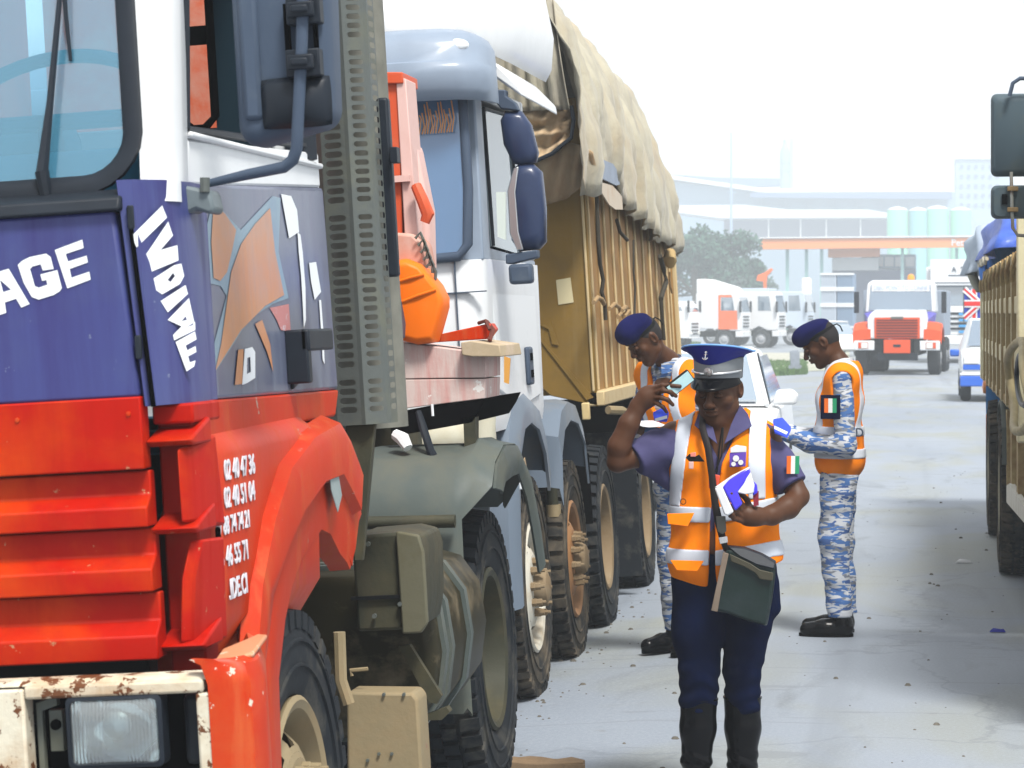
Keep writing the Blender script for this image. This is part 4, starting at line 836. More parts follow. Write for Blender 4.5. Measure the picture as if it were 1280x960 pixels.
    MB().tube([f2.x(838, 316, .03), f2.x(837, 326, .03), f2.x(838, 332, .03)], [.04, .055, .03], 10).build('rope_bundle', mat('sack', (.42, .30, .14), .9), t, smooth=80)
tipper()
# ---- tarpaulin lying over the load
def tarp():
    o = empty('tarpaulin', f2.m @ Matrix.Translation((-1.2, 6.5, 2.5)), 'pale khaki tarpaulin with deep folds roped over the piled tipper body', 'tarpaulin'); off = Vector((1.2, -6.5, -2.5))
    m1 = mat('pale khaki canvas', (.46, .43, .33), .85, dirt=((.40, .29, .16), .42, 2), streak=((.27, .25, .22), .45, 6), bump=(9, .5, .02), sheen=.2)
    m2 = mat('ochre stained canvas', (.50, .38, .24), .85, dirt=((.38, .22, .12), .5, 3), bump=(9, .5, .02))
    rnd = random.Random(3)
    def hem(y):      # lower edge of the cloth on the road side, height by distance along
        pts = [(3.95, 2.42), (4.1, 2.55), (4.5, 2.60), (4.9, 2.57), (5.15, 2.46), (5.9, 2.40), (6.4, 2.36), (7.2, 2.29), (8.2, 2.25), (9.0, 2.24), (9.6, 2.20)]
        for (a, b_), (c_, d) in zip(pts, pts[1:]):
            if y <= c_: return b_ + (d - b_) * (y - a) / (c_ - a)
        return pts[-1][1]
    def shoulder(y): return 3.74 - (y - 4) * .045 - (max(0, y - 8.0) ** 2) * .20
    rows = []; ny = 150
    for j in range(ny + 1):
        y = 3.40 + (9.72 - 3.40) * j / ny; h = hem(max(y, 3.95)) + .012 * math.sin(y * 23) ; s = shoulder(y)
        fold = -.05 * max(0, (y - 8) / 1.7) + .024 * math.sin(y * 8 + 1.8 * math.sin(y * 2.1)) + .017 * math.sin(y * 19 + 2 * math.sin(y * 3)) + .012 * math.sin(y * 41)
        sag = .045 * math.sin(y * 3.1 + 1)
        row = []
        for i in range(26):
            v = i / 25
            if v < .55:
                w = v / .55; z = h + (s - .25 - h) * w; x = .035 + .055 * math.sin(math.pi * w) * .6 - .16 * w * w + fold * (1 - .3 * w) + .018 * math.sin(z * 6 + y * 4.6 + math.sin(y * 5)) + .014 * math.sin(z * 9 - y * 6) + .007 * math.sin(z * 31 + y * 14 + 2 * math.sin(y * 9))
                z += 0
            else:
                w = (v - .55) / .45; a = w * math.pi / 2; x = -.125 - .0 - 1.1 * (1 - math.cos(a)) + fold * .35; z = s - .25 + (.30 + sag) * math.sin(a) + .02 * math.sin(y * 8 + x * 5)
            row.append(Vector((x, y, z)) + off)
        for i in range(1, 9): row.append(Vector((-1.27 - i * .14, y, s + .08 - i * i * .012 + .02 * math.sin(y * 7 + i))) + off)
        row.append(Vector((-2.5, y, 2.4)) + off)
        rows.append(row)
    MB().sheet(rows, .006).build('canvas', m1, o, smooth=180)
    # front flap: folds run together at the lashing point
    g0 = f2.y(713, 130, 3.5) + off
    rows = []
    for j in range(40):
        u = j / 39; row = []
        top = f2.y(600 + 92 * u, -60 + 60 * u, 3.48) + off
        for i in range(24):
            v = i / 23; p = top.lerp(Vector((g0.x - .62 * (1 - u) ** 1.2, g0.y, g0.z - .03 + .02 * (1 - u))), v)
            p.y += -.05 * math.sin(math.pi * v) + .05 * math.sin(u * 34 + v * 2) * (1 - .5 * v) * (.4 + .6 * u) + .02 * math.sin(u * 60)
            row.append(p)
        rows.append(row)
    MB().sheet(rows, .005).build('front_flap', m1, o, smooth=180)
    # bundled roll of cloth under the flap
    pts = lambda L_, y: [f2.y(a, b_, y) + off for a, b_ in L_]
    def roll(L_, y, r_, m, name='folded_cloth'):
        mb = MB(); P_ = pts(L_, y); mb.tube(P_, [q * 1.35 for q in r_], 16, flat=.6); me = mb.mesh(name, 180)
        for i, v in enumerate(me.vertices):
            v.co.y += .012 * math.sin(v.co.x * 40 + v.co.z * 30); v.co.z += .008 * math.sin(v.co.x * 55)
        return link(name, me, m, o)
    rows = []
    for j in range(34):
        v = j / 33; row = []
        for i in range(30):
            u = i / 29; a = pts([(622 + 91 * u, 132 - 2 * u)], 3.6)[0]; b_ = pts([(640 + 75 * u, 214 - 40 * u ** 1.5)], 3.6)[0]; p = a.lerp(b_, v)
            w = v + .05 * math.sin(u * 7) + .03 * math.sin(u * 15 + v * 9); p.y += -.085 * abs(math.sin(w * math.pi * 2.6)) ** .8 * (1 - u ** 3 * .7) + .014 * math.sin(u * 30 + v * 12) + .012 * math.sin(u * 11 - v * 25)
            row.append(p)
        rows.append(row)
    MB().sheet(rows, .006).build('gathered_cloth', m2, o, smooth=180)
    MB().tube(pts([(655, 208), (668, 202), (690, 192), (714, 172), (717, 150), (714, 132)], 3.50), [.012] * 6, 8).build('edge_rope', m_dark, o, smooth=80)
    # lower stained flap hanging over the bulkhead
    rows = []
    top = [(640, 215), (665, 206), (690, 194), (712, 178), (728, 182), (742, 190)]; bot = [(640, 268), (668, 257), (690, 254), (712, 246), (726, 232), (748, 222)]
    for k in range(len(top) - 1):
        for s_ in range(5 if k < len(top) - 2 else 6):
            w = s_ / 5; a = Vector(f2.y(top[k][0] + (top[k + 1][0] - top[k][0]) * w, top[k][1] + (top[k + 1][1] - top[k][1]) * w, 3.66)) + off
            b_ = Vector(f2.y(bot[k][0] + (bot[k + 1][0] - bot[k][0]) * w, bot[k][1] + (bot[k + 1][1] - bot[k][1]) * w, 3.80)) + off
            rows.append([a.lerp(b_, q / 9) + Vector((0, .02 * math.sin((k + w) * 6 + q * .4) + .03 * math.sin(math.pi * q / 9) * -1, 0)) for q in range(10)])
    MB().sheet(rows, .006).build('front_flap', m2, o, smooth=180)
    # loose scrap folded over the hem
    q = lambda a, b_, x=.05: f2.x(a, b_, x) + off
    MB().prism([q(748, 222), q(752, 200), q(764, 205), q(775, 222), q(775, 230), q(768, 232)], (.012, 0, 0)).build('torn_flap', mat('grey blue canvas', (.34, .40, .50), .8, noise=.2), o)
    MB().prism([q(750, 228), q(764, 232), q(776, 245), q(777, 262), q(768, 262), q(760, 256), q(750, 240)], (.008, 0, 0)).build('torn_flap', mat('pale stained canvas', (.62, .54, .44), .85, dirt=((.5, .3, .15), .4, 6)), o)
tarp()
# ---------------------------------------------------------------- cream lorry on the right-hand side of the road
f3 = Fr((.52, 14.4, 0), 0)
def right_lorry():
    t = empty('cream_lorry', f3, 'cream ribbed-side lorry at the right edge with paired grey mirrors and hose coil', 'lorry')
    cr = mat('cream body paint', (.74, .68, .46), .65, spec=.2, dirt=((.40, .28, .11), .35, 5), streak=((.28, .17, .06), .35, 12), bump=(14, .3, .01))
    rs = mat('rusty cream rail', (.45, .34, .16), .7, dirt=((.20, .09, .03), .6, 7))
    X = f3.x; ye = 9.7; rs2 = mat('brown rust streak', (.38, .29, .15), .8, dirt=((.22, .13, .05), .35, 9))
    MB().box(.06, .09, 0, ye, 1.18, 2.02).build('side_panel', cr, t)
    MB().box(2.35, 2.4, 0, ye, 1.18, 2.0).build('side_panel', cr, t); MB().box(.05, 2.4, -.02, .03, 1.1, 2.5).build('headboard', cr, t); MB().box(.05, 2.4, ye, ye + .05, 1.1, 2.1).build('tailgate', cr, t); MB().box(.05, 2.4, 0, ye, 1.12, 1.17).build('load_floor', rs, t)
    n = 9
    me = None
    for i in range(n + 1):
        y = .55 + i * (ye - .6) / n
        if me is None:
            mb = MB(); mb.box(-.0, .06, -.06, .06, 1.15, 2.06); me = mb.mesh('stake', 0); 
        o = link('stake', me, cr, t, .008); o.location = (0, y, 0)
    for z, h, m in ((1.98, .07, rs), (1.72, .10, cr), (1.40, .11, cr), (1.14, .06, rs)):
        MB().box(.015, .06, 0, ye, z, z + h).build('side_rail', m, t, bevel=.006)
    for i in range(n):
        y = .55 + (i + .35) * (ye - .6) / n
        MB().box(.05, .057, y - .15, y + .25, 1.54, 1.66).build('drain_slot', rs2, t); MB().box(.05, .057, y - .15, y + .25, 1.86, 1.95).build('drain_slot', rs2, t); MB().box(.0, .058, y - .42, y - .40, 1.16, 2.05).build('stake_seam', rs2, t)
        k = MB(); k.tube([(.01, y - .1, 2.06), (-.015, y, 1.97), (-.01, y + .1, 1.90), (.0, y + .15, 2.06)], .012, 5); k.build('lashing', rs, t)
    MB().box(-.02, .08, -.06, .12, 1.05, 2.36).build('front_post', cr, t, bevel=.01)
    # hose coil hanging on the side
    c = X(1273, 482, -.06)
    k = MB(); k.tube([c + Vector((-.015 * math.sin(3 * a), math.cos(a) * 1.25, math.sin(a) * .21)) for a in (2 * math.pi * j / 48 for j in range(49))], .022, 8); k.build('hose_coil', mat('yellowish hose', (.40, .33, .18), .6, noise=.3), t, smooth=80)
    k = MB(); k.tube([c + Vector((.02, math.cos(a) * .8, math.sin(a) * .12 + .03)) for a in (2 * math.pi * j / 40 for j in range(41))], .014, 6); k.build('hose_coil', m_dark, t, smooth=80)
    # chassis, lamps, side guard
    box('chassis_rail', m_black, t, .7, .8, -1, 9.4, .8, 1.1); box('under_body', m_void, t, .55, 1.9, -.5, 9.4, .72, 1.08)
    k = MB(); k.prism([X(1258, 607, .02), X(1262, 604, .02), X(1284, 640, .02), X(1284, 658, .02), X(1258, 628, .02)], (.03, 0, 0)); k.build('side_guard', mat('dusty white guard', (.7, .68, .6), .6, dirt=((.45, .4, .3), .4, 5)), t)
    for (a, b_) in ((1268, 540), (1262, 560), (1276, 570)): 
        p = X(a, b_, .05); MB().box(.03, .08, p.y - .12, p.y + .12, .62, 1.1).build('guard_bracket', rs, t)
    for (a, b_, z) in ((1232, 484, 1), (1274, 516, 1)):
        p = X(a, b_, .0); MB().lathe([(.0001, -.03), (.05, -.02), (.055, .0), (.05, .03)], c=(0, p.y, p.z), axis='x', n=14, caps=False).build('side_lamp', mat('orange side lamp', (.75, .25, .06), .35, coat=.4), t)
    # rear mudflap in blue, orange and white
    y = 7.6; k = lambda z0, z1, m: MB().box(.0, .16, y, y + .02, z0, z1).build('mud_flap', m, t)
    k(.92, 1.14, mat('flap blue', (.06, .25, .6), .6)); k(.62, .915, mat('flap orange', (.75, .17, .04), .6)); k(.5, .615, mat('flap grey', (.4, .45, .5), .6))
    dus = mat('pale dusty rim', (.40, .38, .28), .7, dirt=((.3, .26, .17), .5, 5))
    w = wheel(t, 0, 3.9, .525, 'rear', .53, .30, m_rubber_dusty, dus, dus, .2); w.rotation_euler = (.2, 0, math.pi); w.location.x = -.005
    w2 = wheel(t, .35, 3.9, .525, 'rear', .53, .30, m_rubber, dus, dus); 
    for x, y in ((2.3, 3.9), (.3, -1.8), (2.3, -1.8), (.0, 7.0), (2.3, 7.0)):
        w = wheel(t, x, y, .525, 'rear' if y > 0 else 'front', .53, .30, m_rubber_dusty, dus, dus)
        if x < 1: w.rotation_euler = (.2, 0, math.pi)
    MB().sheet([[(x, yy, z) for x in (.0, .36)] for yy, z in ((3.3, .75), (3.38, .98), (3.6, 1.1), (3.9, 1.14), (4.2, 1.1), (4.45, .98))], .01).build('mudguard', m_greyfend, t)
    # cab outside the picture on the right, its mirrors reaching in
    cabm = mat('cab cream', (.7, .66, .5), .45, coat=.2)
    k = MB(); k.loft([[(.10, y0, z), (2.3, y0, z), (2.3, -.9, z), (.10, -.9, z)] for z, y0 in ((.6, -2.9), (1.9, -3.0), (2.9, -2.75))]); k.build('cab', cabm, t, bevel=.06, seg=3)
    MB().prism([(.3, -3.01, 1.95), (2.1, -3.01, 1.95), (2.05, -2.80, 2.75), (.35, -2.80, 2.75)], (0, .03, 0)).build('windscreen', m_glass, t); box('bumper', m_dark, t, .1, 2.3, -3.15, -2.9, .5, .9, .04)
    for i in range(5): MB().box(.45, 1.95, -3.02, -2.93, 1.12 + i * .13, 1.19 + i * .13).build('grille_bar', m_dark, t, bevel=.01)
    for xx in (.18, 1.92): MB().box(xx, xx + .3, -3.19, -3.14, .62, .80).build('headlamp', mat('near lamp', (.7, .73, .72), .15, coat=.5), t, bevel=.02)
    MB().box(.08, .10, -2.55, -1.1, 1.1, 2.75).build('door', mat('cab door cream', (.62, .58, .44), .45, coat=.2), t, bevel=.01); MB().box(.072, .078, -2.4, -1.3, 1.98, 2.65).build('side_window', m_glass, t)
    q = lambda a, b_, y=-.9: f3.y(a, b_, y)
    def shell(x0, y0, x1, y1, r_, name):
        a, b_ = q(x0, y1), q(x1, y0); pts = []
        for cx, cz, a0 in ((b_.x - r_, a.z + r_, -90), (b_.x - r_, b_.z - r_, 0), (a.x + r_, b_.z - r_, 90), (a.x + r_, a.z + r_, 180)):
            for kk in range(5): an = R(a0 + 22.5 * kk); pts.append((cx + r_ * math.cos(an), cz + r_ * math.sin(an)))
        c = ((a.x + b_.x) / 2, (a.z + b_.z) / 2); rings = []
        for dy, e in ((.0, .86), (.015, .95), (.04, 1), (.09, 1), (.10, .97)): rings.append([(c[0] + (px_ - c[0]) * e, -.9 + dy, c[1] + (pz_ - c[1]) * e) for px_, pz_ in pts])
        return MB().loft(rings).build(name, mat('olive grey mirror', (.07, .105, .13), .5, dirt=((.10, .115, .09), .4, 5)), t, smooth=50)
    shell(1239, 116, 1292, 220, .028, 'mirror'); o = shell(1239, 231, 1292, 273, .028, 'mirror')
    k = MB(); k.tube([q(1300, 98, -.94), q(1275, 98, -.94), q(1266, 104, -.94), q(1262, 120, -.94)], .010, 8); k.build('mirror_arm', m_plastic, t, smooth=80)
    k = MB(); k.tube([q(1264, 215, -.93), q(1265, 262, -.94), q(1266, 285, -.94), q(1272, 294, -.94), q(1300, 296, -.94)], .0085, 8); k.build('mirror_arm', mat('arm steel', (.30, .32, .30), .5, .3, dirt=(RUST, .3, 8)), t, smooth=80)
    for py in (236, 262): a = q(1266, py, -.94); MB().box(a.x - .026, a.x + .026, -.955, -.905, a.z - .011, a.z + .011).build('arm_clamp', mat('rusty clamp', (.30, .20, .09), .7, noise=.4), t, bevel=.003)
    a = q(1256, 249, -.905); MB().box(a.x - .014, a.x + .012, -.912, -.90, a.z - .025, a.z + .025).build('mirror_slot', m_void, t)
right_lorry()
def blue_tarp():
    o = empty('blue_tarpaulin', f3.m @ Matrix.Translation((.4, 8.6, 2.05)), 'blue plastic tarpaulin bundled on top of the cream lorry load', 'tarpaulin')
    m = mat('blue tarp', (.03, .09, .48), .45, dirt=((.10, .2, .6), .5, 3), bump=(8, .4, .02), coat=.1); m2 = mat('bright blue tarp', (.01, .17, .62), .5, noise=.2); m3 = mat('grey tarp edge', (.42, .50, .60), .6, noise=.2)
    def lump(name, mm, x0, x1, y0, y1, z0, z1, seed, xs=0):
        rows = []; rnd = random.Random(seed)
        ph = [rnd.random() * 6 for _ in range(4)]
        for j in range(22):
            v = j / 21; y = y0 + (y1 - y0) * v; row = []
            for i in range(29):
                a = math.pi * i / 28; cx, rx = (x0 + x1) / 2, (x1 - x0) / 2
                e = 1 + .05 * math.sin(a * 5 + v * 7 + ph[0]) + .03 * math.sin(a * 11 - v * 9 + ph[1]); pr = (math.sin(math.pi * min(1, v * 1.0 + .12)) ** .35) * min(1, v * 7 + .02) ** .4
                row.append((cx - rx * abs(math.cos(a)) ** .6 * (1 if math.cos(a) > 0 else -1) * e, y + .05 * math.sin(a * 6 + ph[2]), z0 + (z1 - z0) * math.sin(a) ** .6 * e * pr))
            rows.append(row)
        MB().sheet(rows, .006).build(name, mm, o, smooth=180)
    lump('blue_sheet', m, -.38, 1.5, -2.2, 1.0, .12, .58, 3); lump('bright_fold', m2, -.40, .3, .2, .5, -.05, .34, 5); lump('grey_edge', m3, -.50, 1.3, .7, 1.3, .0, .52, 9)
    k = MB(); k.tube([Vector((-.42, -2.2 + i * .3, .08 + .03 * math.sin(i * 2))) for i in range(12)], .014, 6); k.build('tie_rope', mat('pale rope', (.55, .5, .38), .8), o, smooth=80)
    k = MB(); k.tube([(-.46, .9, .1), (-.47, .95, .0), (-.44, .9, -.08), (-.42, .85, -.14)], [.03, .045, .04, .02], 10); k.build('rag_bundle', mat('grey olive rag', (.3, .31, .26), .9, noise=.4), o, smooth=80)
blue_tarp()
# ---------------------------------------------------------------- traffic and works beyond
def simple_wheel(t, x, y, z, r=.5, w=.28, axis='x', side=1, rimc=None):
    m_rim = rimc or mat('far rim', (.4, .42, .45), .6)
    mb = MB(); s = side
    mb.lathe([(r * .55, 0), (r * .9, s * .0), (r, -s * .05), (r, -s * (w - .04)), (r * .9, -s * w), (r * .4, -s * w)], axis='x', n=24, caps=False)
    o = mb.build('wheel', mat('far tyre', (.035, .04, .045), .8), t); o.location = (x, y, z)
    mb = MB(); mb.lathe([(r * .56, -s * .01), (r * .5, -s * .06), (r * .3, -s * .03), (r * .22, s * .01), (.0001, s * .015)], axis='x', n=20, caps=False); mb.build('rim', m_rim, o)
    return o
def far_cabover(name, fr, cab, label, cat_, group=None, L=2.0, H=2.9, W_=2.4, z0=.95, body=None, roof=0, door=None, wl=7, glassm=None, wheels=(.9, 4.3, 5.6), band=None):
    """cab-over lorry: front towards -y, side walls at x=+-W/2"""
    t = empty(name, fr, label, cat_, group); h = W_ / 2; gm = glassm or glass('far glass', (.3, .4, .5), .25, (.25, .36, .48), .6)
    prof = [(.0, z0), (-.03, z0 + .5), (.0, 1.95), (.16, H - .12), (.28, H), (L, H), (L, z0 + .1), (1.5, z0 + .1), (1.42, z0 - .0), (1.0, z0 + .22), (.55, z0), ]
    MB().prism([(-h, y, z) for y, z in prof], (W_, 0, 0)).build('cab', cab, t, bevel=.03)
    MB().prism([(-h + .12, -.012, 1.95), (h - .12, -.012, 1.95), (h - .16, .135, H - .18), (-h + .16, .135, H - .18)], (0, .02, 0)).build('windscreen', gm, t)
    for s in (-1, 1):
        MB().prism([(s * h, .35, 2.0), (s * h, 1.05, 2.0), (s * h, 1.05, H - .22), (s * h, .45, H - .22)], (s * .012, 0, 0)).build('side_window', gm, t)
        if door:
            fo = MB(); fo.prism([(s * h, .18, 1.02), (s * h, 1.2, 1.02), (s * h, 1.2, 2.0), (s * h, .2, 2.0)], (s * .01, 0, 0)); fo.prism([(s * h, 1.08, 2.0), (s * h, 1.2, 2.0), (s * h, 1.2, H - .08), (s * h, .5, H - .08), (s * h, .46, H - .2), (s * h, 1.08, H - .2)], (s * .011, 0, 0)); fo.build('door', door, t)
        MB().box(min(s * (h + .05), s * (h + .22)), max(s * (h + .05), s * (h + .22)), -.05, .06, 1.9, 2.5).build('mirror', m_dark, t, bevel=.03)
        MB().box(min(s * .62, s * 1.05), max(s * .62, s * 1.05), -.07, .0, .78, .92).build('headlamp', mat('far lamp', (.8, .82, .8), .2), t, bevel=.02)
    MB().box(-h + .02, h - .02, -.06, .3, .62, z0 - .01).build('bumper', band or cab, t, bevel=.03)
    for i in range(4): MB().box(-.75, .75, -.045, .0, z0 + .18 + i * .17, z0 + .26 + i * .17).build('grille_bar', m_dark, t)
    if roof:
        MB().prism([(-h + .12, y, z) for y, z in ((.25, H), (.5, H + roof * .45), (L * .8, H + roof), (L, H + roof), (L, H))], (W_ - .24, 0, 0)).build('wind_deflector', cab, t, bevel=.05)
    box('chassis', m_black, t, -.5, .5, .3, wl, .62, .92)
    if body == 'tipper': MB().prism([(-h, y, z) for y, z in ((L + .3, 1.15), (wl, 1.15), (wl + .3, 2.5), (L + .1, 2.5))], (W_, 0, 0)).build('tipper_body', cab, t, bevel=.02)
    if body == 'box': MB().box(-h, h, L + .2, wl, 1.05, 3.3).build('box_body', cab, t, bevel=.02)
    if body == 'tank': MB().lathe([(.0001, L + .3), (.9, L + .35), (1.05, L + .6), (1.05, wl - .3), (.9, wl - .05), (.0001, wl)], c=(0, 0, 2.0), axis='y', n=24, caps=False).build('tank', cab, t)
    if body == 'bed': MB().box(-h, h, L + .2, wl, 1.0, 1.25).build('load_bed', cab, t, bevel=.02)
    for y in wheels:
        for s in (-1, 1): simple_wheel(t, s * (h - .02), y, .5, side=s)
    return t
def gz(x): return ground_z(x)
def far_traffic():
    # bonneted lorry coming towards us
    fr = Fr((-.62, 75.4, 0), 0, R(-3)); t = empty('bonneted_lorry', fr, 'white bonneted lorry with bright orange-red grille and wings driving towards the camera', 'lorry')
    wh = m_whiteclean; orr = mat('orange red paint', (.72, .085, .018), .5, spec=.2); vio = mat('far violet', (.10, .09, .45), .5); gm = glass('far windscreen', (.3, .4, .5), .2, (.25, .36, .50), .6)
    MB().loft([[(-.98, y, 1.72), (.98, y, 1.72), (.93, y + .18 * k, 2.52), (.80, y + .2 * k, 2.62), (-.80, y + .2 * k, 2.62), (-.93, y + .18 * k, 2.52)] for y, k in ((1.5, 1), (3.0, 0))]).build('cab', wh, t, bevel=.04)
    MB().prism([(-.88, 1.478, 1.78), (.88, 1.478, 1.78), (.83, 1.63, 2.50), (-.83, 1.63, 2.50)], (0, .02, 0)).build('windscreen', gm, t)
    text('windscreen_lettering', "DIEU POINT TO CONFIE", .185, f_m(Vector((0, 1.565, 2.405)), (1, 0, 0), (0, .2, 1)), mat('lettering blue', (.40, .50, .64), .6), t, .003, 0, sx=.74)
    MB().box(-.8, .8, 1.58, 1.60, 2.31, 2.50).build('sun_strip', m_letter, t)
    MB().loft([[(-.80, y, 1.0), (.80, y, 1.0), (.81, y, 1.55), (.72, y + .02, z), (-.72, y + .02, z), (-.81, y, 1.55)] for y, z in ((.0, 1.70), (1.52, 1.80))]).build('bonnet', wh, t, bevel=.04)
    g = MB(); g.box(-.62, .62, -.03, .0, 1.0, 1.58); g.build('grille_surround', orr, t, bevel=.01)
    for i in range(7): MB().box(-.56, .56, -.055, -.03, 1.045 + i * .075, 1.072 + i * .075).build('grille_bar', mat('grille shade', (.16, .02, .015), .6), t)
    MB().box(-.17, .17, -.05, -.03, 1.54, 1.60).build('badge', m_galv, t)
    MB().tube([(-.72, 1.45, 1.75), (.5, 1.45, 1.78)], .02, 5).build('wiper', m_dark, t)
    for s in (-1, 1):
        rows = [[(s * .72, y, z), (s * 1.0, y, z - .02), (s * 1.18, y, z - .06), (s * 1.2, y, z - .14)] for y, z in ((.0, .98), (.02, 1.25), (.3, 1.42), (.8, 1.46), (1.3, 1.36), (1.5, 1.05))]
        MB().sheet(rows, .02 * s).build('wing', orr, t)
        MB().prism([(s * .745, .2, 1.45), (s * .76, 1.45, 1.75), (s * 1.0, 1.45, 1.70), (s * .95, 1.3, 1.40)], (0, .05, -.0)).build('bonnet_side', vio, t)
        MB().box(min(s * .62, s * 1.16), max(s * .62, s * 1.16), -.09, .1, .68, .94).build('bumper', wh, t, bevel=.02)
        MB().box(min(s * .78, s * 1.06), max(s * .78, s * 1.06), -.10, -.085, .72, .90).build('headlamp_frame', mat('lamp frame', (.5, .25, .22), .6), t)
        MB().box(min(s * .80, s * .97), max(s * .80, s * .97), -.11, -.09, .74, .88).build('headlamp', mat('far lamp', (.8, .82, .8), .2), t)
        MB().box(min(s * .98, s * 1.05), max(s * .98, s * 1.05), -.11, -.09, .74, .88).build('indicator', orr, t)
        MB().box(min(s * 1.14, s * 1.28), max(s * 1.14, s * 1.28), 1.3, 1.4, 1.70, 2.30).build('mirror', m_dark, t, bevel=.02)
        simple_wheel(t, s * 1.16, .75, .5, side=s, w=.34); simple_wheel(t, s * 1.16, 4.6, .5, side=s, w=.55); simple_wheel(t, s * 1.16, 5.9, .5, side=s, w=.55)
    MB().box(-.36, .36, -.10, .08, .60, .97).build('bumper_centre', orr, t, bevel=.01); MB().box(-.1, .1, -.11, -.1, .77, .84).build('number_plate', m_dark, t)
    MB().box(-.55, .55, .0, .4, .40, .6).build('underrun', m_dark, t); box('chassis', m_black, t, -.45, .45, .3, 7, .5, .95)
    MB().box(-1.15, 1.15, 3.2, 7.2, 1.05, 2.35).build('tipper_body', mat('far grey', (.3, .36, .45), .6), t, bevel=.02)
    MB().lathe([(.10, 2.64), (.10, 2.72), (.07, 2.78), (.0001, 2.80)], c=(.27, 1.9, 0), axis='z', n=12, caps=False).build('beacon', mat('orange beacon', (.9, .35, .05), .4), t)
    # high white lorry behind it
    t = far_cabover('high_cab_lorry', Fr((1.35, 93, 0), 0, R(-3)), m_whiteclean, 'tall white cab-over lorry with printed visor and blue grille stripes behind the bonneted lorry', 'lorry', H=3.25, W_=2.3, z0=.95, body='box', wl=8)
    MB().box(-1.0, 1.12, -.14, .1, 2.62, 3.5).build('visor_board', m_whiteclean, t, bevel=.02)
    text('visor_lettering', "A  TRUCK", .24, f_m(Vector((.25, -.16, 3.16)), (1, 0, 0), (0, 0, 1)), m_plastic, t, .01); MB().box(-.4, .95, -.15, -.14, 2.94, 2.98).build('visor_line', m_plastic, t); MB().box(-.9, .95, -.15, -.14, 2.70, 2.73).build('visor_line', m_plastic, t)
    for i in range(4): MB().box(-.05, .70, -.06, -.03, 1.02 + i * .2, 1.10 + i * .2).build('blue_stripe', mat('far blue', (.05, .35, .75), .5), t)
    # blue and white minibus at the kerb behind the cream lorry, union flag on its roof
    wb = mat('minibus blue', (.03, .14, .62), .4); fr = Fr((1.62, 53, 0), 0, 0)
    t = empty('taxi_minibus', fr, 'white and blue minibus half hidden behind the cream lorry', 'minibus')
    MB().loft([[(-.82, y, .35), (.82, y, .35), (.84, y, .95), (.62, y2, zt), (-.62, y2, zt), (-.84, y, .95)] for y, y2, zt in ((.0, .05, 1.0), (.75, .85, 1.05), (1.3, 1.45, 1.62), (4.2, 4.1, 1.62))]).build('body', m_whiteclean, t, bevel=.03)
    MB().prism([(-.70, .80, 1.07), (.70, .80, 1.07), (.60, 1.36, 1.55), (-.60, 1.36, 1.55)], (0, .03, .02)).build('windscreen', gm, t)
    MB().box(-.86, .86, -.06, .12, .30, .50).build('bumper', wb, t, bevel=.02); MB().box(-.80, .80, -.02, .0, .62, .72).build('blue_band', wb, t); MB().box(-.86, .86, -.03, .06, .52, .56).build('bumper_trim', m_letter, t)
    for s in (-1, 1): MB().box(min(s * .86, s * 1.04), max(s * .86, s * 1.04), .9, 1.0, .86, 1.0).build('mirror', wb, t, bevel=.03); simple_wheel(t, s * .84, .7, .3, .3, .2, side=s); simple_wheel(t, s * .84, 3.4, .3, .3, .2, side=s); MB().box(min(s * .5, s * .78), max(s * .5, s * .78), -.03, .0, .74, .88).build('headlamp', mat('far lamp', (.8, .82, .8), .2), t)
    fl = empty('union_flag', Fr((.86, 52.9, 1.58)), 'small red, white and blue union flag flying beside the cream lorry', 'flag')
    w, h = .62, .56
    def wav(u, v): return (u * w - .02, .03 * math.sin(u * 5), v * h + .03)
    MB().sheet([[wav(i / 8, j / 4) for i in range(9)] for j in range(5)], .004).build('flag_cloth', mat('flag blue', (.02, .05, .42), .7), fl)
    def strip(pts, m, d, nm):
        outline(nm, [pts], lambda u, v: wav(u, v), m, fl, d)
    wt, rd = mat('flag white', (.8, .8, .82), .7), mat('flag red', (.7, .03, .03), .7)
    for (a, b_, c, d, e, f_) in ((0, 0, 1, 1, .09, .04), (0, 1, 1, 0, .09, .04)):
        n_ = (b_ - d, c - a)
        for m, k, dep in ((wt, .09, .006), (rd, .035, .010)):
            strip([(a - n_[0] * k * .6, b_ - n_[1] * k * .9), (c - n_[0] * k * .6, d - n_[1] * k * .9), (c + n_[0] * k * .6, d + n_[1] * k * .9), (a + n_[0] * k * .6, b_ + n_[1] * k * .9)], m, dep, 'diagonal')
    for m, k, dep in ((wt, .16, .014), (rd, .095, .02)):
        strip([(.30 - k * .6, 0), (.30 + k * .6, 0), (.30 + k * .6, 1), (.30 - k * .6, 1)], m, dep, 'cross_bar'); strip([(0, .5 - k * .8), (1, .5 - k * .8), (1, .5 + k * .8), (0, .5 + k * .8)], m, dep + .001, 'cross_bar')
    MB().tube([(-.03, 0, -.04), (-.03, 0, .64)], .012, 6).build('flag_pole', m_galv, fl)
    # white saloon queueing past the tipper
    fr = Fr((-2.13, 24.2, -.03), 0, 0); t = empty('white_saloon', fr, 'white saloon car facing the camera between the two standing officers', 'car')
    car = m_whiteclean
    def cs(y, w, zb, zt_, wt_): return [(-w, y, zb), (w, y, zb), (w + .03, y, (zb + .75) / 2 + .08), (w, y, min(.88, zt_)), (wt_, y, zt_), (-wt_, y, zt_), (-w, y, min(.88, zt_)), (-w - .03, y, (zb + .75) / 2 + .08)]
    MB().loft([cs(0, .66, .32, .62, .60), cs(.12, .80, .25, .70, .7), cs(.9, .84, .22, .86, .72), cs(1.15, .85, .22, .90, .76), cs(4.3, .80, .25, .90, .70)]).build('body', car, t, smooth=50, bevel=.02)
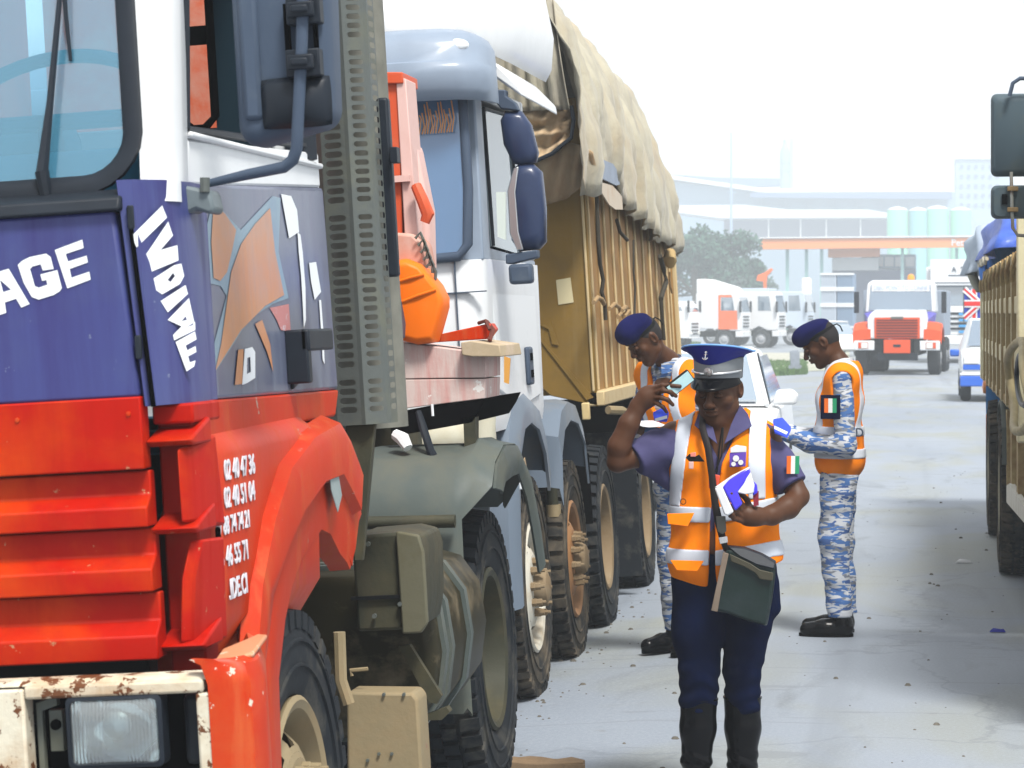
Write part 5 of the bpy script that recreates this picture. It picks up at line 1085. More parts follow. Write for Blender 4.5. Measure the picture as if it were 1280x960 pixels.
    MB().loft([[(-.74, .98, .89), (.74, .98, .89), (.74, 3.9, .89), (-.74, 3.9, .89)], [(-.56, 1.75, 1.38), (.56, 1.75, 1.38), (.54, 3.3, 1.38), (-.54, 3.3, 1.38)], [(-.48, 1.85, 1.41), (.48, 1.85, 1.41), (.46, 3.2, 1.41), (-.46, 3.2, 1.41)]]).build('cabin', car, t, smooth=30, bevel=.02)
    gs = glass('car glass', (.45, .6, .75), .3, (.42, .6, .8), .5)
    MB().prism([(-.64, 1.0, .93), (.64, 1.0, .93), (.50, 1.68, 1.345), (-.50, 1.68, 1.345)], (0, -.012, .02)).build('windscreen', gs, t)
    for s in (-1, 1):
        MB().prism([(s * .725, 1.2, .92), (s * .60, 1.78, 1.33), (s * .585, 3.1, 1.33), (s * .715, 3.6, .92)], (s * .03, 0, .01)).build('side_window', gs, t)
        MB().loft([[(s * (.78 + .13 * 0), y, .90), (s * 1.0, y, .905), (s * 1.02, y, 1.0), (s * .96, y, 1.05), (s * .82, y, 1.04)] for y in (.98, 1.12)]).build('mirror', car, t, bevel=.025, seg=3)
        simple_wheel(t, s * .84, .8, .3, .31, .2, side=s); simple_wheel(t, s * .84, 3.4, .3, .31, .2, side=s); MB().box(min(s * .48, s * .74), max(s * .48, s * .74), .04, .1, .58, .70).build('headlamp', mat('far lamp', (.8, .82, .8), .2), t, bevel=.02)
        MB().tube([(s * .735, .98, .90), (s * .565, 1.74, 1.375)], .022, 6).build('windscreen_pillar', car, t); MB().tube([(s * .75, 1.12, .91), (s * .60, 1.80, 1.365)], .009, 6).build('pillar_seal', m_dark, t)
    MB().box(-.5, .5, -.01, .05, .36, .5).build('grille', m_dark, t, bevel=.01)
    # lorries standing in the depot far left, all side on and facing right
    pw = mat('far white', (.78, .80, .82), .5)
    od = mat('far orange door', (.85, .17, .05), .5)
    def side_on(px, Y_, dx=0): p = WF.y(px, 430, Y_); return p.x
    def depot(name, px_front, Y_, label, yaw=82, **k):
        x = side_on(px_front, Y_); return far_cabover(name, Fr((x, Y_, ground_z(x)), 0, R(yaw)), k.pop('cab', pw), label, k.pop('c', 'lorry'), 'lorries parked in the depot', **k)
    depot('parked_lorry', 932, 143, 'white parked lorry with an orange door and sloping roof deflector', roof=.75, door=od, L=2.4, body='tipper', wl=7.5)
    depot('parked_lorry', 977, 147, 'white parked lorry with big front wheel right of the orange-doored one', H=3.0, body='bed', wl=3.2, wheels=(.9, 2.8))
    depot('parked_lorry', 1013, 158, 'pale blue and white lorry parked just left of the grey containers', cab=mat('far bluish white', (.62, .72, .84), .5), H=3.1, body='box', wl=4.2)
    depot('parked_minibus', 868, 138, 'white minibus parked left of the orange-doored lorry, beside the tree', c='minibus', H=2.4, L=5.2, z0=.6, wl=5.2, wheels=(.9, 4.4), body=None)
    for i, (px, Y_, lab) in enumerate(((1050, 128, 'pale saloon car parked in front of the grey containers'), (1056, 112, 'white saloon car parked nearer, half behind the bonneted lorry'))):
        x = side_on(px, Y_); t = empty('parked_car', Fr((x, Y_, ground_z(x)), 0, R(16)), lab, 'car', 'cars by the containers')
        MB().loft([cs(0, .66, .3, .62, .60), cs(.12, .80, .25, .75, .7), cs(.9, .84, .22, .90, .72), cs(4.3, .80, .25, .92, .70)]).build('body', pw, t, bevel=.03)
        MB().loft([[(-.74, .98, .89), (.74, .98, .89), (.74, 3.9, .89), (-.74, 3.9, .89)], [(-.56, 1.75, 1.42), (.56, 1.75, 1.42), (.54, 3.3, 1.42), (-.54, 3.3, 1.42)]]).build('cabin', gs, t, bevel=.04)
        MB().box(-.58, .58, 1.7, 3.3, 1.40, 1.45).build('roof', pw, t, bevel=.02)
        for s in (-1, 1): simple_wheel(t, s * .84, .8, .3, .31, .2, side=s); simple_wheel(t, s * .84, 3.4, .3, .31, .2, side=s)
    # stacked grey containers
    def cont(px0, px1, py0, py1, Y_, m, lab, grp='stacked grey containers'):
        a, b_ = WF.y(px0, py1, Y_), WF.y(px1, py0, Y_); t = empty('shipping_container', Fr(((a.x + b_.x) / 2, Y_, a.z)), lab, 'container', grp); w, h = (b_.x - a.x) / 2, b_.z - a.z
        MB().box(-w, w, 0, 6, .01, h - .02).build('box', m, t)
        for s in range(6): x = -w + (s + .5) * 2 * w / 6; MB().box(x - .05 * w, x + .05 * w, -.06, .0, .06, h - .1).build('door_rib', m, t)
        MB().box(-w - .03, w + .03, -.08, -.0, h - .12, h - .01).build('frame', pw, t); MB().box(-w - .03, w + .03, -.08, -.0, .0, .1).build('frame', pw, t)
    c1, c2 = mat('container pale', (.5, .58, .68), .7), mat('container grey', (.22, .32, .46), .7)
    pos = ('bottom', 'middle', 'top')
    for k, (y0, y1) in enumerate(((381, 410), (361, 381), (341, 361))):
        cont(1026, 1045, y0, y1, 150, c1, f'pale narrow container at the {pos[k]} of the left stack')
        cont(1046, 1067, y0, y1, 150.5, c2, f'darker grey container at the {pos[k]} of the right stack')
    # orange crane arm over the depot
    t = empty('loader_crane', Fr((WF.y(952, 420, 160).x, 160, -.2)), 'orange folded loader crane arm raised over the parked lorries', 'crane'); b0 = Vector((WF.y(952, 420, 160).x, 160, -.2)); q = lambda a, b_: WF.y(a, b_, 160) - b0
    MB().prism([q(945, 351), q(947, 344), q(955, 341), q(964, 335), q(966, 337), q(959, 345), q(958, 353), q(958, 368), q(954, 368), q(954, 352)], (0, .5, 0)).build('crane_arm', od, t, bevel=.03); MB().box(-.5, .6, .0, .9, 0, 2.6).build('crane_base', pw, t)
    # stone bollard and planted island
    x = WF.z(994, 459, 0); t = empty('stone_post', Fr((x.x, x.y, 0)), 'short grey stone post at the edge of the depot grass', 'post')
    MB().loft([[(-.14, -.1, 0), (.14, -.1, 0), (.14, .1, 0), (-.14, .1, 0)], [(-.17, -.1, .45), (.14, -.1, .45), (.14, .1, .45), (-.17, .1, .45)], [(-.16, -.08, .52), (.1, -.08, .55), (.1, .08, .55), (-.16, .08, .52)]]).build('shaft', mat('post stone', (.3, .34, .4), .8, noise=.3), t, bevel=.02); MB().box(-.2, .2, -.15, .15, -.05, .06).build('footing', mat('post stone', (.3, .34, .4)), t)
    p = WF.z(1008, 459, 0); t = empty('concrete_pole', Fr((WF.y(1008, 400, 165).x, 165, -.2)), 'thick white pole rising behind the depot lorries', 'pole'); MB().lathe([(.32, 0), (.3, 3.9), (.22, 4.0), (.0001, 4.0)], axis='z', n=14, caps=False).build('shaft', pw, t); MB().lathe([(.5, 0), (.5, .3), (.34, .32)], axis='z', n=14).build('base', c1, t)
def f_m(o, r, u): return facing(o, r, u)
def works():
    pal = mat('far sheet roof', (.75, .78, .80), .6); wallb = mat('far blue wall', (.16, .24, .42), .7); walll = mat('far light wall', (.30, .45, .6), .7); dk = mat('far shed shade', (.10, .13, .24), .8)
    def slab(name, m, parent, pts, Y_, d, b0, bevel=.05): return MB().prism([WF.y(a, b_, Y_) - b0 for a, b_ in pts], (0, d, 0)).build(name, m, parent, bevel=bevel)
    # upper hangar
    Y_ = 540; b0 = Vector((WF.y(1000, 440, Y_).x, Y_, -.3)); t = empty('hangar', Fr(b0), 'long pale blue industrial hangar with a low sloping roof behind the depot', 'building')
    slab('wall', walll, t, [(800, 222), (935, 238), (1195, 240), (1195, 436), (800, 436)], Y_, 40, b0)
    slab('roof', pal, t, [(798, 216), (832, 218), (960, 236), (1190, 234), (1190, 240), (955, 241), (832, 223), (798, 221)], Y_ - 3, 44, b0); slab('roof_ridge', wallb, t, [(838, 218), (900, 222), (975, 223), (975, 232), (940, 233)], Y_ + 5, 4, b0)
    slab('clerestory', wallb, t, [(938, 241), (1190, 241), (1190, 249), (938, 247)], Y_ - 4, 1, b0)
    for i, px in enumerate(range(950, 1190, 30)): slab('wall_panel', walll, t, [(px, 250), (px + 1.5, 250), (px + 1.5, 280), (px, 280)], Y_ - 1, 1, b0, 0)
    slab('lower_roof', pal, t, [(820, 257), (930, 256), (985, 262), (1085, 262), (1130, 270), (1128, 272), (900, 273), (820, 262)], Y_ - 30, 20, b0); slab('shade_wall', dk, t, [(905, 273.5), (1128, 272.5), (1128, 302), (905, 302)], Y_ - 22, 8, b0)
    for px in (1032, 1000, 960, 1075, 1110): slab('column', pal, t, [(px, 273), (px + 1.3, 273), (px + 1.3, 302), (px, 302)], Y_ - 29, 1, b0, 0)
    # chimney tower
    Y_ = 620; b0 = Vector((WF.y(981, 440, Y_).x, Y_, -.3)); t = empty('process_tower', Fr(b0), 'slender pale process tower with a pointed cap and side ladder above the hangar', 'tower')
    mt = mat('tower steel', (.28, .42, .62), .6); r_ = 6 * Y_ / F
    z = lambda py: EYE + (390 - py) * Y_ / F + .3
    MB().lathe([(r_, 0), (r_, z(192)), (r_ * .75, z(187)), (r_ * .3, z(181)), (r_ * .3, z(176)), (.001, z(175))], axis='z', n=20, caps=False).build('shaft', mt, t)
    for py in (215, 205): MB().lathe([(r_ * 1.1, z(py)), (r_ * 1.1, z(py - 2))], axis='z', n=20).build('platform', mt, t)
    for dx in (1.15, 1.5): MB().tube([(r_ * dx, 0, 0), (r_ * dx, 0, z(175 if dx > 1.2 else 178))], .12, 6).build('ladder_rail', mt, t)
    k = MB(); k.box(r_ * 1.0, r_ * 1.55, -.2, .2, z(176), z(175)); k.build('cap_frame', mt, t)
    # tall block at the right
    Y_ = 600; b0 = Vector((WF.y(1220, 440, Y_).x, Y_, -.3)); t = empty('tower_block', Fr(b0), 'tall plain pale block standing in the haze above the cream lorry', 'building')
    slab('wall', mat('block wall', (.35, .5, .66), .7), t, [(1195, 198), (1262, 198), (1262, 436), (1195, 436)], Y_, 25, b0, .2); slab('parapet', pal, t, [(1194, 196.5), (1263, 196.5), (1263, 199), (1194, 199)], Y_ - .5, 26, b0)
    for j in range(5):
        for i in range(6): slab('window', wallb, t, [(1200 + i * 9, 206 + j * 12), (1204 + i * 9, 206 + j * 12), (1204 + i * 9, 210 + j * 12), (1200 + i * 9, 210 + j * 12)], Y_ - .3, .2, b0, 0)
    # green tanks
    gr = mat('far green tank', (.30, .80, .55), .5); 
    for i, (px, w, top, nm) in enumerate(((1122, 13, 260, 'leftmost'), (1148, 12, 261, 'second from the left'), (1172, 14, 259, 'third, widest'), (1201, 13, 261, 'rightmost'))):
        Y_ = 420; x = WF.y(px, 400, Y_).x; t = empty('storage_tank', Fr((x, Y_, -.3)), f'mint green storage tank above the canopy, {nm} of the four', 'tank', 'green storage tanks'); r_ = w * Y_ / F; z1 = EYE + (390 - top) * Y_ / F + .3
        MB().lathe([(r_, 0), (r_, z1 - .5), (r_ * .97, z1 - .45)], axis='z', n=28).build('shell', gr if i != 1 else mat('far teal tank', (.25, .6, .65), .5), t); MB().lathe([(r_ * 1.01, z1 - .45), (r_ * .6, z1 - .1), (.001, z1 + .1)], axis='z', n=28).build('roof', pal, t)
    # petrol station canopy
    Y_ = 250; b0 = Vector((WF.y(1090, 430, Y_).x, Y_, -.25)); t = empty('petrol_canopy', Fr(b0), 'petrol station canopy with a long pale orange fascia and white edge', 'canopy')
    orf = mat('canopy orange', (.95, .30, .07), .5)
    slab('fascia', orf, t, [(950, 298.5), (1232, 296.5), (1232, 309), (950, 312)], Y_, .3, b0); slab('roof_edge', pal, t, [(948, 296.8), (1234, 294.6), (1234, 296.4), (948, 298.4)], Y_ - .2, 14, b0)
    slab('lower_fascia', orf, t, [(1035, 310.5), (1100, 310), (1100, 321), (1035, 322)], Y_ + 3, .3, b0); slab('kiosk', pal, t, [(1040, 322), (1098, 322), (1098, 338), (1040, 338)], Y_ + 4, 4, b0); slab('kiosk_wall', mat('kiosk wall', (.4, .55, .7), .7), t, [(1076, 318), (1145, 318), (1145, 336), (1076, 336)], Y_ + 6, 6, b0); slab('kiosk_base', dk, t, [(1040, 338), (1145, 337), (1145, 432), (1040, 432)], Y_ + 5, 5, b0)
    for i in range(5): slab('kiosk_window', pal, t, [(1080 + i * 13, 321), (1091 + i * 13, 321), (1091 + i * 13, 333), (1080 + i * 13, 333)], Y_ + 5.6, .3, b0, 0)
    for px in (984, 1008, 1027, 1128, 1196): slab('canopy_post', mat('canopy post', (.35, .62, .6), .6), t, [(px - 2, 310), (px + 2, 310), (px + 2, 432), (px - 2, 432)], Y_ + 1.5, .4, b0, 0)
    p = WF.y(1206, 303.5, Y_ - .03) - b0; text('canopy_lettering', "Petroci", .84, facing(p, (1, 0, 0), (0, 0, 1)), m_letter, t, .02, .01)
    # thin mast
    Y_ = 500; x = WF.y(914, 400, Y_).x; t = empty('radio_mast', Fr((x, Y_, -.3)), 'very thin pale radio mast fading into the sky left of the tower', 'mast')
    k = MB(); k.lathe([(.3, 0), (.22, 24), (.12, 35)], axis='z', n=8); k.build('mast_pole', mt, t); MB().tube([(-.8, 0, 24), (.8, 0, 24)], .1, 6).build('cross_arm', mt, t)
works()
far_traffic()
# ---- trees, a scatter of leaf clumps over limbs
def tree(px, pyb, Y_, h, w, seed, label, n=5200, col=(.035, .085, .06)):
    rnd = random.Random(seed); x = WF.y(px, 430, Y_).x; t = empty('tree', Fr((x, Y_, -.2)), label, 'tree', 'trees beside the depot')
    bk = mat('bark', (.10, .085, .06), .9)
    tr_ = MB(); tr_.tube([(0, 0, 0), (.1, 0, h * .25), (-.1, .1, h * .5), (.15, 0, h * .8)], [.32, .26, .18, .06], 8)
    tr_.build('trunk', bk, t)
    cl = []
    for k in range(26):
        a = rnd.random() * 6.28; rr_ = (rnd.random() ** .6) * w * .5; z = h * (.42 + .5 * rnd.random()) * (1 - .25 * (rr_ / (w * .5)) ** 2)
        cl.append((rr_ * math.cos(a), rr_ * math.sin(a) * .8, z, h * (.09 + .08 * rnd.random())))
    for c_ in cl[:9]:
        MB().tube([(0, 0, h * .35), (c_[0] * .5, c_[1] * .5, (h * .35 + c_[2]) / 2 + .2), c_[:3]], [.12, .08, .03], 6).build('limb', bk, t)
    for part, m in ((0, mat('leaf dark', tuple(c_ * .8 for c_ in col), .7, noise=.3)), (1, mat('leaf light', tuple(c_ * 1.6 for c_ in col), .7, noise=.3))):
        mb = MB()
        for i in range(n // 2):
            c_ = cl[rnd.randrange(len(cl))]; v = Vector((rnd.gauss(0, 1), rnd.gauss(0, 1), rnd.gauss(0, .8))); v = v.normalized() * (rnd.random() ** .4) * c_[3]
            if part == 1 and v.z < -.3 * c_[3]: v.z = -v.z  # lighter leaves kept to clump tops, sky light put into their colour
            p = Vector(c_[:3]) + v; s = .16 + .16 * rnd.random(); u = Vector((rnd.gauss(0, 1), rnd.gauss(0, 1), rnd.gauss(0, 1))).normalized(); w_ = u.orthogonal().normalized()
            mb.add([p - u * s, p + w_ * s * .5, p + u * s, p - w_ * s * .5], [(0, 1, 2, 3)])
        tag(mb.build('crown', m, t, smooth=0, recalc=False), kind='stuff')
tree(868, 0, 235, 10.0, 11.5, 1, 'broad leafy tree beside the tarpaulined tipper, left of the canopy', 7000)
tree(842, 0, 245, 9.6, 10.5, 2, 'dark leafy tree partly hidden by the back of the tipper body', 4000)
tree(918, 0, 290, 7.6, 9, 4, 'lower tree mass to the right of the broad tree, under the hangar roof', 5000)
def grass():
    rnd = random.Random(5); m = mat('verge grass', (.12, .22, .07), .8, noise=.4)
    for px0, px1, py0, py1, n in ((955, 1008, 447, 463, 1100), (838, 875, 425, 445, 1500)):
        mb = MB()
        for i in range(n):
            p = WF.z(px0 + (px1 - px0) * rnd.random(), py0 + (py1 - py0) * (.5 + .5 * math.sin(rnd.random() * 6)) , 0); 
            z = ground_z(p.x); a = rnd.random() * 3.14; s = .05 + .06 * rnd.random(); h = .06 + .12 * rnd.random()
            mb.add([(p.x - s * math.cos(a), p.y - s * math.sin(a), z), (p.x + s * math.cos(a), p.y + s * math.sin(a), z), (p.x + .05 * rnd.gauss(0, 1), p.y, z + h)], [(0, 1, 2)])
        o = mb.build('grass', m, None, smooth=0, recalc=False); tag(o, 'sparse green grass tufts growing on the verge by the depot', 'grass', kind='stuff')
grass()
def verge():
    mb = MB(); a = WF.z(840, 436, 0); 
    rows = []
    for py in (436, 441, 450, 459):
        rows.append([(lambda p: (p.x, p.y, ground_z(p.x) + .012))(WF.z(px, py + (.8 if px > 1000 else 0), 0)) for px in (780, 860, 930, 990, 1040, 1062)])
    o = mb.grid(rows).build('verge', mat('sandy verge', (.42, .42, .36), .9, dirt=((.20, .26, .14), .4, .25), bump=(3, .3, .05)), None, smooth=180); tag(o, kind='structure')
    for p in o.data.polygons:
        if p.normal.z < 0: p.flip()
verge()
# ---------------------------------------------------------------- smooth bodies: signed distances joined into one skin
class G:
    def __init__(s, lo, hi, h):
        s.lo = np.array(lo, float); s.h = h; n = np.ceil((np.array(hi) - s.lo) / h).astype(int) + 1
        a = [s.lo[i] + h * np.arange(n[i]) for i in range(3)]
        s.X, s.Y, s.Z = [q.astype(np.float32) for q in np.meshgrid(*a, indexing='ij')]
def smin(a, b, k):
    h = np.clip(.5 + .5 * (b - a) / k, 0, 1); return b + (a - b) * h - k * h * (1 - h)
def smax(a, b, k): return -smin(-a, -b, k)
def cap(g, a, b, ra, rb, sq=(1, 1, 1)):
    """tapered limb from a to b; sq squeezes space along x, y, z for flatter sections"""
    a = np.array(a, float); b = np.array(b, float); sx, sy, sz = sq
    px, py, pz = (g.X - a[0]) * sx, (g.Y - a[1]) * sy, (g.Z - a[2]) * sz
    d = (b - a) * np.array(sq); dd = (d * d).sum() + 1e-9; t = np.clip((px * d[0] + py * d[1] + pz * d[2]) / dd, 0, 1)
    return np.sqrt((px - t * d[0]) ** 2 + (py - t * d[1]) ** 2 + (pz - t * d[2]) ** 2) - (ra + (rb - ra) * t)
def ell(g, c, r, rot=None):
    x, y, z = g.X - c[0], g.Y - c[1], g.Z - c[2]
    if rot is not None:
        m = np.array(rot.inverted() if hasattr(rot, 'inverted') else rot); x, y, z = (m[0][0] * x + m[0][1] * y + m[0][2] * z, m[1][0] * x + m[1][1] * y + m[1][2] * z, m[2][0] * x + m[2][1] * y + m[2][2] * z)
    k = np.sqrt((x / r[0]) ** 2 + (y / r[1]) ** 2 + (z / r[2]) ** 2); k1 = np.sqrt((x / r[0] ** 2) ** 2 + (y / r[1] ** 2) ** 2 + (z / r[2] ** 2) ** 2) + 1e-9
    return k * (k - 1) / k1
def sbox(g, c, r, rad=.01, rot=None):
    x, y, z = g.X - c[0], g.Y - c[1], g.Z - c[2]
    if rot is not None:
        m = np.array(rot.inverted()); x, y, z = (m[0][0] * x + m[0][1] * y + m[0][2] * z, m[1][0] * x + m[1][1] * y + m[1][2] * z, m[2][0] * x + m[2][1] * y + m[2][2] * z)
    qx, qy, qz = abs(x) - r[0] + rad, abs(y) - r[1] + rad, abs(z) - r[2] + rad
    return np.sqrt(np.maximum(qx, 0) ** 2 + np.maximum(qy, 0) ** 2 + np.maximum(qz, 0) ** 2) + np.minimum(np.maximum(qx, np.maximum(qy, qz)), 0) - rad
def un(k, *ds):
    r = ds[0]
    for d in ds[1:]: r = smin(r, d, k)
    return r
def chain(g, pts, rs, k=.02, sq=(1, 1, 1)):
    return un(k, *[cap(g, pts[i], pts[i + 1], rs[i], rs[i + 1], sq) for i in range(len(pts) - 1)])
def nets(g, D):
    """surface nets: one vertex in each cell the surface passes through"""
    D = D.astype(np.float32); D[[0, -1]] = np.maximum(D[[0, -1]], g.h); D[:, [0, -1]] = np.maximum(D[:, [0, -1]], g.h); D[:, :, [0, -1]] = np.maximum(D[:, :, [0, -1]], g.h)
    S_ = D < 0; c = np.zeros(np.array(D.shape) - 1, int)
    for i in (0, 1):
        for j in (0, 1):
            for k in (0, 1): c += S_[i:D.shape[0] - 1 + i, j:D.shape[1] - 1 + j, k:D.shape[2] - 1 + k]
    act = (c > 0) & (c < 8); idx = -np.ones(c.shape, int); ii = np.argwhere(act); idx[act] = np.arange(len(ii))
    P = np.zeros((len(ii), 3)); N_ = np.zeros(len(ii)); i0, j0, k0 = ii.T
    for e, (o1, o2) in enumerate([((0, 0, 0), (1, 0, 0)), ((0, 1, 0), (1, 1, 0)), ((0, 0, 1), (1, 0, 1)), ((0, 1, 1), (1, 1, 1)), ((0, 0, 0), (0, 1, 0)), ((1, 0, 0), (1, 1, 0)), ((0, 0, 1), (0, 1, 1)), ((1, 0, 1), (1, 1, 1)), ((0, 0, 0), (0, 0, 1)), ((1, 0, 0), (1, 0, 1)), ((0, 1, 0), (0, 1, 1)), ((1, 1, 0), (1, 1, 1))]):
        a = D[i0 + o1[0], j0 + o1[1], k0 + o1[2]]; b = D[i0 + o2[0], j0 + o2[1], k0 + o2[2]]; m = (a < 0) != (b < 0)
        t = np.where(m, a / np.where(m, a - b, 1), 0)
        for q in range(3): P[:, q] += np.where(m, o1[q] + (o2[q] - o1[q]) * t, 0)
        N_ += m
    V = g.lo + (ii + P / N_[:, None]) * g.h; F_ = []
    for ax in range(3):
        sl0 = [slice(None)] * 3; sl1 = [slice(None)] * 3; sl0[ax] = slice(0, -1); sl1[ax] = slice(1, None)
        a, b = S_[tuple(sl0)], S_[tuple(sl1)]; ed = np.argwhere(a != b); u, w = (ax + 1) % 3, (ax + 2) % 3
        ed = ed[(ed[:, u] > 0) & (ed[:, w] > 0) & (ed[:, u] < D.shape[u] - 1) & (ed[:, w] < D.shape[w] - 1)]
        q = []
        for du, dw in ((-1, -1), (0, -1), (0, 0), (-1, 0)):
            c_ = ed.copy(); c_[:, u] += du; c_[:, w] += dw; q.append(idx[c_[:, 0], c_[:, 1], c_[:, 2]])
        q = np.stack(q, 1); fl = a[ed[:, 0], ed[:, 1], ed[:, 2]]; q[~fl] = q[~fl][:, ::-1]; F_.append(q)
    return V, np.concatenate(F_)
def skin(name, g, D, m, parent, smooth=180, relax=0):
    V, F_ = nets(g, D)
    me = bpy.data.meshes.new(name); me.vertices.add(len(V)); me.vertices.foreach_set('co', V.astype(np.float32).ravel()); me.loops.add(F_.size); me.loops.foreach_set('vertex_index', F_.ravel().astype(np.int32))
    me.polygons.add(len(F_)); me.polygons.foreach_set('loop_start', np.arange(0, F_.size, 4, dtype=np.int32)); me.update(calc_edges=True); me.validate(); me.shade_smooth()
    o = link(name, me, m, parent)
    if relax: s_ = o.modifiers.new('smooth', 'SMOOTH'); s_.factor = .5; s_.iterations = relax
    return o
def wr(g, amp, f=1.0, seed=0, st=(1, 1, 1)):
    """cloth creases: a few crossing waves bent by one another"""
    x, y, z = g.X * st[0] * f, g.Y * st[1] * f, g.Z * st[2] * f
    w = np.sin(z * 31 + 3 * np.sin(x * 17 + seed) + 2 * np.sin(y * 13 + seed * 2)) * .5 + np.sin(z * 57 + x * 40 + 2.5 * np.sin(y * 21 + z * 9 + seed)) * .3 + np.sin((x + y) * 45 - z * 22 + seed) * .25
    return amp * w
class Bd:
    """a body or garment being grown; every limb only touches the cells round it"""
    def __init__(s, lo, hi, h):
        s.g = G(lo, hi, h); s.D = np.full(s.g.X.shape, .2, np.float32)
    def _sub(s, lo, hi, k):
        g = s.g; a = np.maximum(0, np.floor((np.minimum(lo, hi) - k - .03 - g.lo) / g.h).astype(int)); b = np.minimum(np.array(g.X.shape), np.ceil((np.maximum(lo, hi) + k + .03 - g.lo) / g.h).astype(int) + 1)
        sl = tuple(slice(int(a[i]), int(max(b[i], a[i]))) for i in range(3)); q = G.__new__(G); q.lo = g.lo; q.h = g.h; q.X, q.Y, q.Z = g.X[sl], g.Y[sl], g.Z[sl]; return sl, q
    def op(s, lo, hi, k, fn, sub=False):
        sl, q = s._sub(np.array(lo, float), np.array(hi, float), k)
        if q.X.size == 0: return s
        d = fn(q); s.D[sl] = smax(s.D[sl], -d, k) if sub else smin(s.D[sl], d, k); return s
    def cap(s, a, b, ra, rb, k=.02, sq=(1, 1, 1), sub=False):
        a, b = np.array(a, float), np.array(b, float); r = max(ra, rb) / min(1, min(sq))
        return s.op(np.minimum(a, b) - r, np.maximum(a, b) + r, k, lambda g: cap(g, a, b, ra, rb, sq), sub)
    def chain(s, pts, rs, k=.02, sq=(1, 1, 1)):
        for i in range(len(pts) - 1): s.cap(pts[i], pts[i + 1], rs[i], rs[i + 1], k, sq)
        return s
    def ell(s, c, r, k=.015, rot=None, sub=False):
        m = max(r); c = np.array(c, float); return s.op(c - m, c + m, k, lambda g: ell(g, c, r, rot), sub)
    def build(s, name, m, parent, **k): return skin(name, s.g, s.D, m, parent, **k)
def head(b, m, k=.012, jaw=1.0, mouth=0):
    """head, facing -y in its own frame, placed by the matrix m"""
    r3 = m.to_3x3(); T = lambda *p: tuple(m @ Vector(p))
    e = lambda c, r, k_=k, sub=False: b.ell(T(*c), r, k_, r3, sub); c_ = lambda p, q, ra, rb, k_=k, sub=False: b.cap(T(*p), T(*q), ra, rb, k_, sub=sub)
    e((0, .012, .025), (.076, .096, .100), .02); e((0, -.022, -.048), (.058 * jaw, .066, .062), .03); e((0, -.066, -.098), (.022, .018, .016), .02)
    for s in (-1, 1):
        e((s * .046, -.055, -.022), (.022, .022, .022), .02); e((s * .030, -.083, .026), (.027, .014, .009), .012)
        e((s * .031, -.100, .002), (.017, .013, .011), .010, True); e((s * .031, -.0845, .002), (.0145, .011, .0105), .004)
        e((s * .014, -.103, -.031), (.009, .009, .0075), .006); e((s * .078, .018, -.002), (.011, .021, .032), .008); e((s * .084, .010, -.000), (.006, .011, .018), .004, True)
        c_((s * .050, .0, -.060), (s * .02, -.055, -.095), .02, .018, .03)
    c_((0, -.090, .012), (0, -.108, -.026), .008, .0135, .012); e((0, -.110, -.028), (.0125, .011, .010), .008)
    e((0, -.092, -.050), (.027, .013, .0075), .007); e((0, -.090, -.064), (.024, .013, .0085), .007); c_((-.024, -.103, -.0572), (.024, -.103, -.0572), .0022, .0022, .003, True)
def finger(b, pts, r0=.0095, k=.005):
    n = len(pts); b.chain(pts, [r0 - .0008 * i for i in range(n)], k)
# ---------------------------------------------------------------- people
sk = mat('dark brown skin', (.085, .033, .014), .5, spec=.28, noise=.25, bump=(60, .12, .002))
m_vest = mat('orange vest cloth', (1.0, .25, .002), .75, spec=.12, dirt=((.92, .16, .002), .35, 6), bump=(30, .15, .004))
m_tape = mat('silver reflective tape', (.62, .67, .76), .45, 0, dirt=((.50, .55, .64), .3, 6), bump=(18, .06, .004))
m_shirt = mat('violet grey shirt cloth', (.075, .072, .17), .85, spec=.15, noise=.25, bump=(40, .25, .004))
m_navy = mat('navy trouser cloth', (.002, .006, .030), .95, spec=.05, noise=.3, bump=(20, .3, .006))
m_boot = mat('polished black leather', (.0008, .001, .002), .22, spec=.16, bump=(9, .12, .004))
m_beret = mat('dark blue felt', (.007, .009, .075), .95, spec=.1, noise=.25, bump=(50, .3, .003))
m_epau = mat('royal blue epaulette', (.02, .06, .62), .6); m_capblue = mat('royal blue cap cloth', (.004, .010, .22), .6, noise=.15)
m_bandg = mat('grey cap band', (.22, .24, .26), .6, bump=(60, .2, .002)); m_silver = mat('bright silver', (.75, .76, .76), .25, .9)
def camo(name, s=1.0):
    m = bpy.data.materials.new(name); m.use_nodes = True; N = m.node_tree.nodes; L = m.node_tree.links; b = N['Principled BSDF']; tc = N.new('ShaderNodeTexCoord')
    def nz(scale, sc, off):
        mp = N.new('ShaderNodeMapping'); mp.inputs['Scale'].default_value = sc; mp.inputs['Location'].default_value = (off, off * 2, off); L.new(tc.outputs['Object'], mp.inputs[0])
        t = N.new('ShaderNodeTexNoise'); t.inputs['Scale'].default_value = scale * s; t.inputs['Detail'].default_value = 1.5; t.inputs['Distortion'].default_value = .8; L.new(mp.outputs[0], t.inputs[0]); return t.outputs['Fac']
    cur = None; r0 = N.new('ShaderNodeRGB'); r0.outputs[0].default_value = (.52, .55, .60, 1); cur = r0.outputs[0]
    for off, c, lo in ((1, (.20, .22, .26), .54), (5, (.065, .165, .42), .51), (9, (.60, .62, .66), .60), (13, (.05, .11, .30), .60)):
        r = N.new('ShaderNodeMapRange'); r.inputs[1].default_value = lo; r.inputs[2].default_value = lo + .025; L.new(nz(11, (1, 1, 3.6), off), r.inputs[0])
        x = N.new('ShaderNodeMix'); x.data_type = 'RGBA'; L.new(r.outputs[0], x.inputs[0]); L.new(cur, x.inputs[6]); x.inputs[7].default_value = (*c, 1); cur = x.outputs[2]
    L.new(cur, b.inputs['Base Color']); b.inputs['Roughness'].default_value = .85; return m
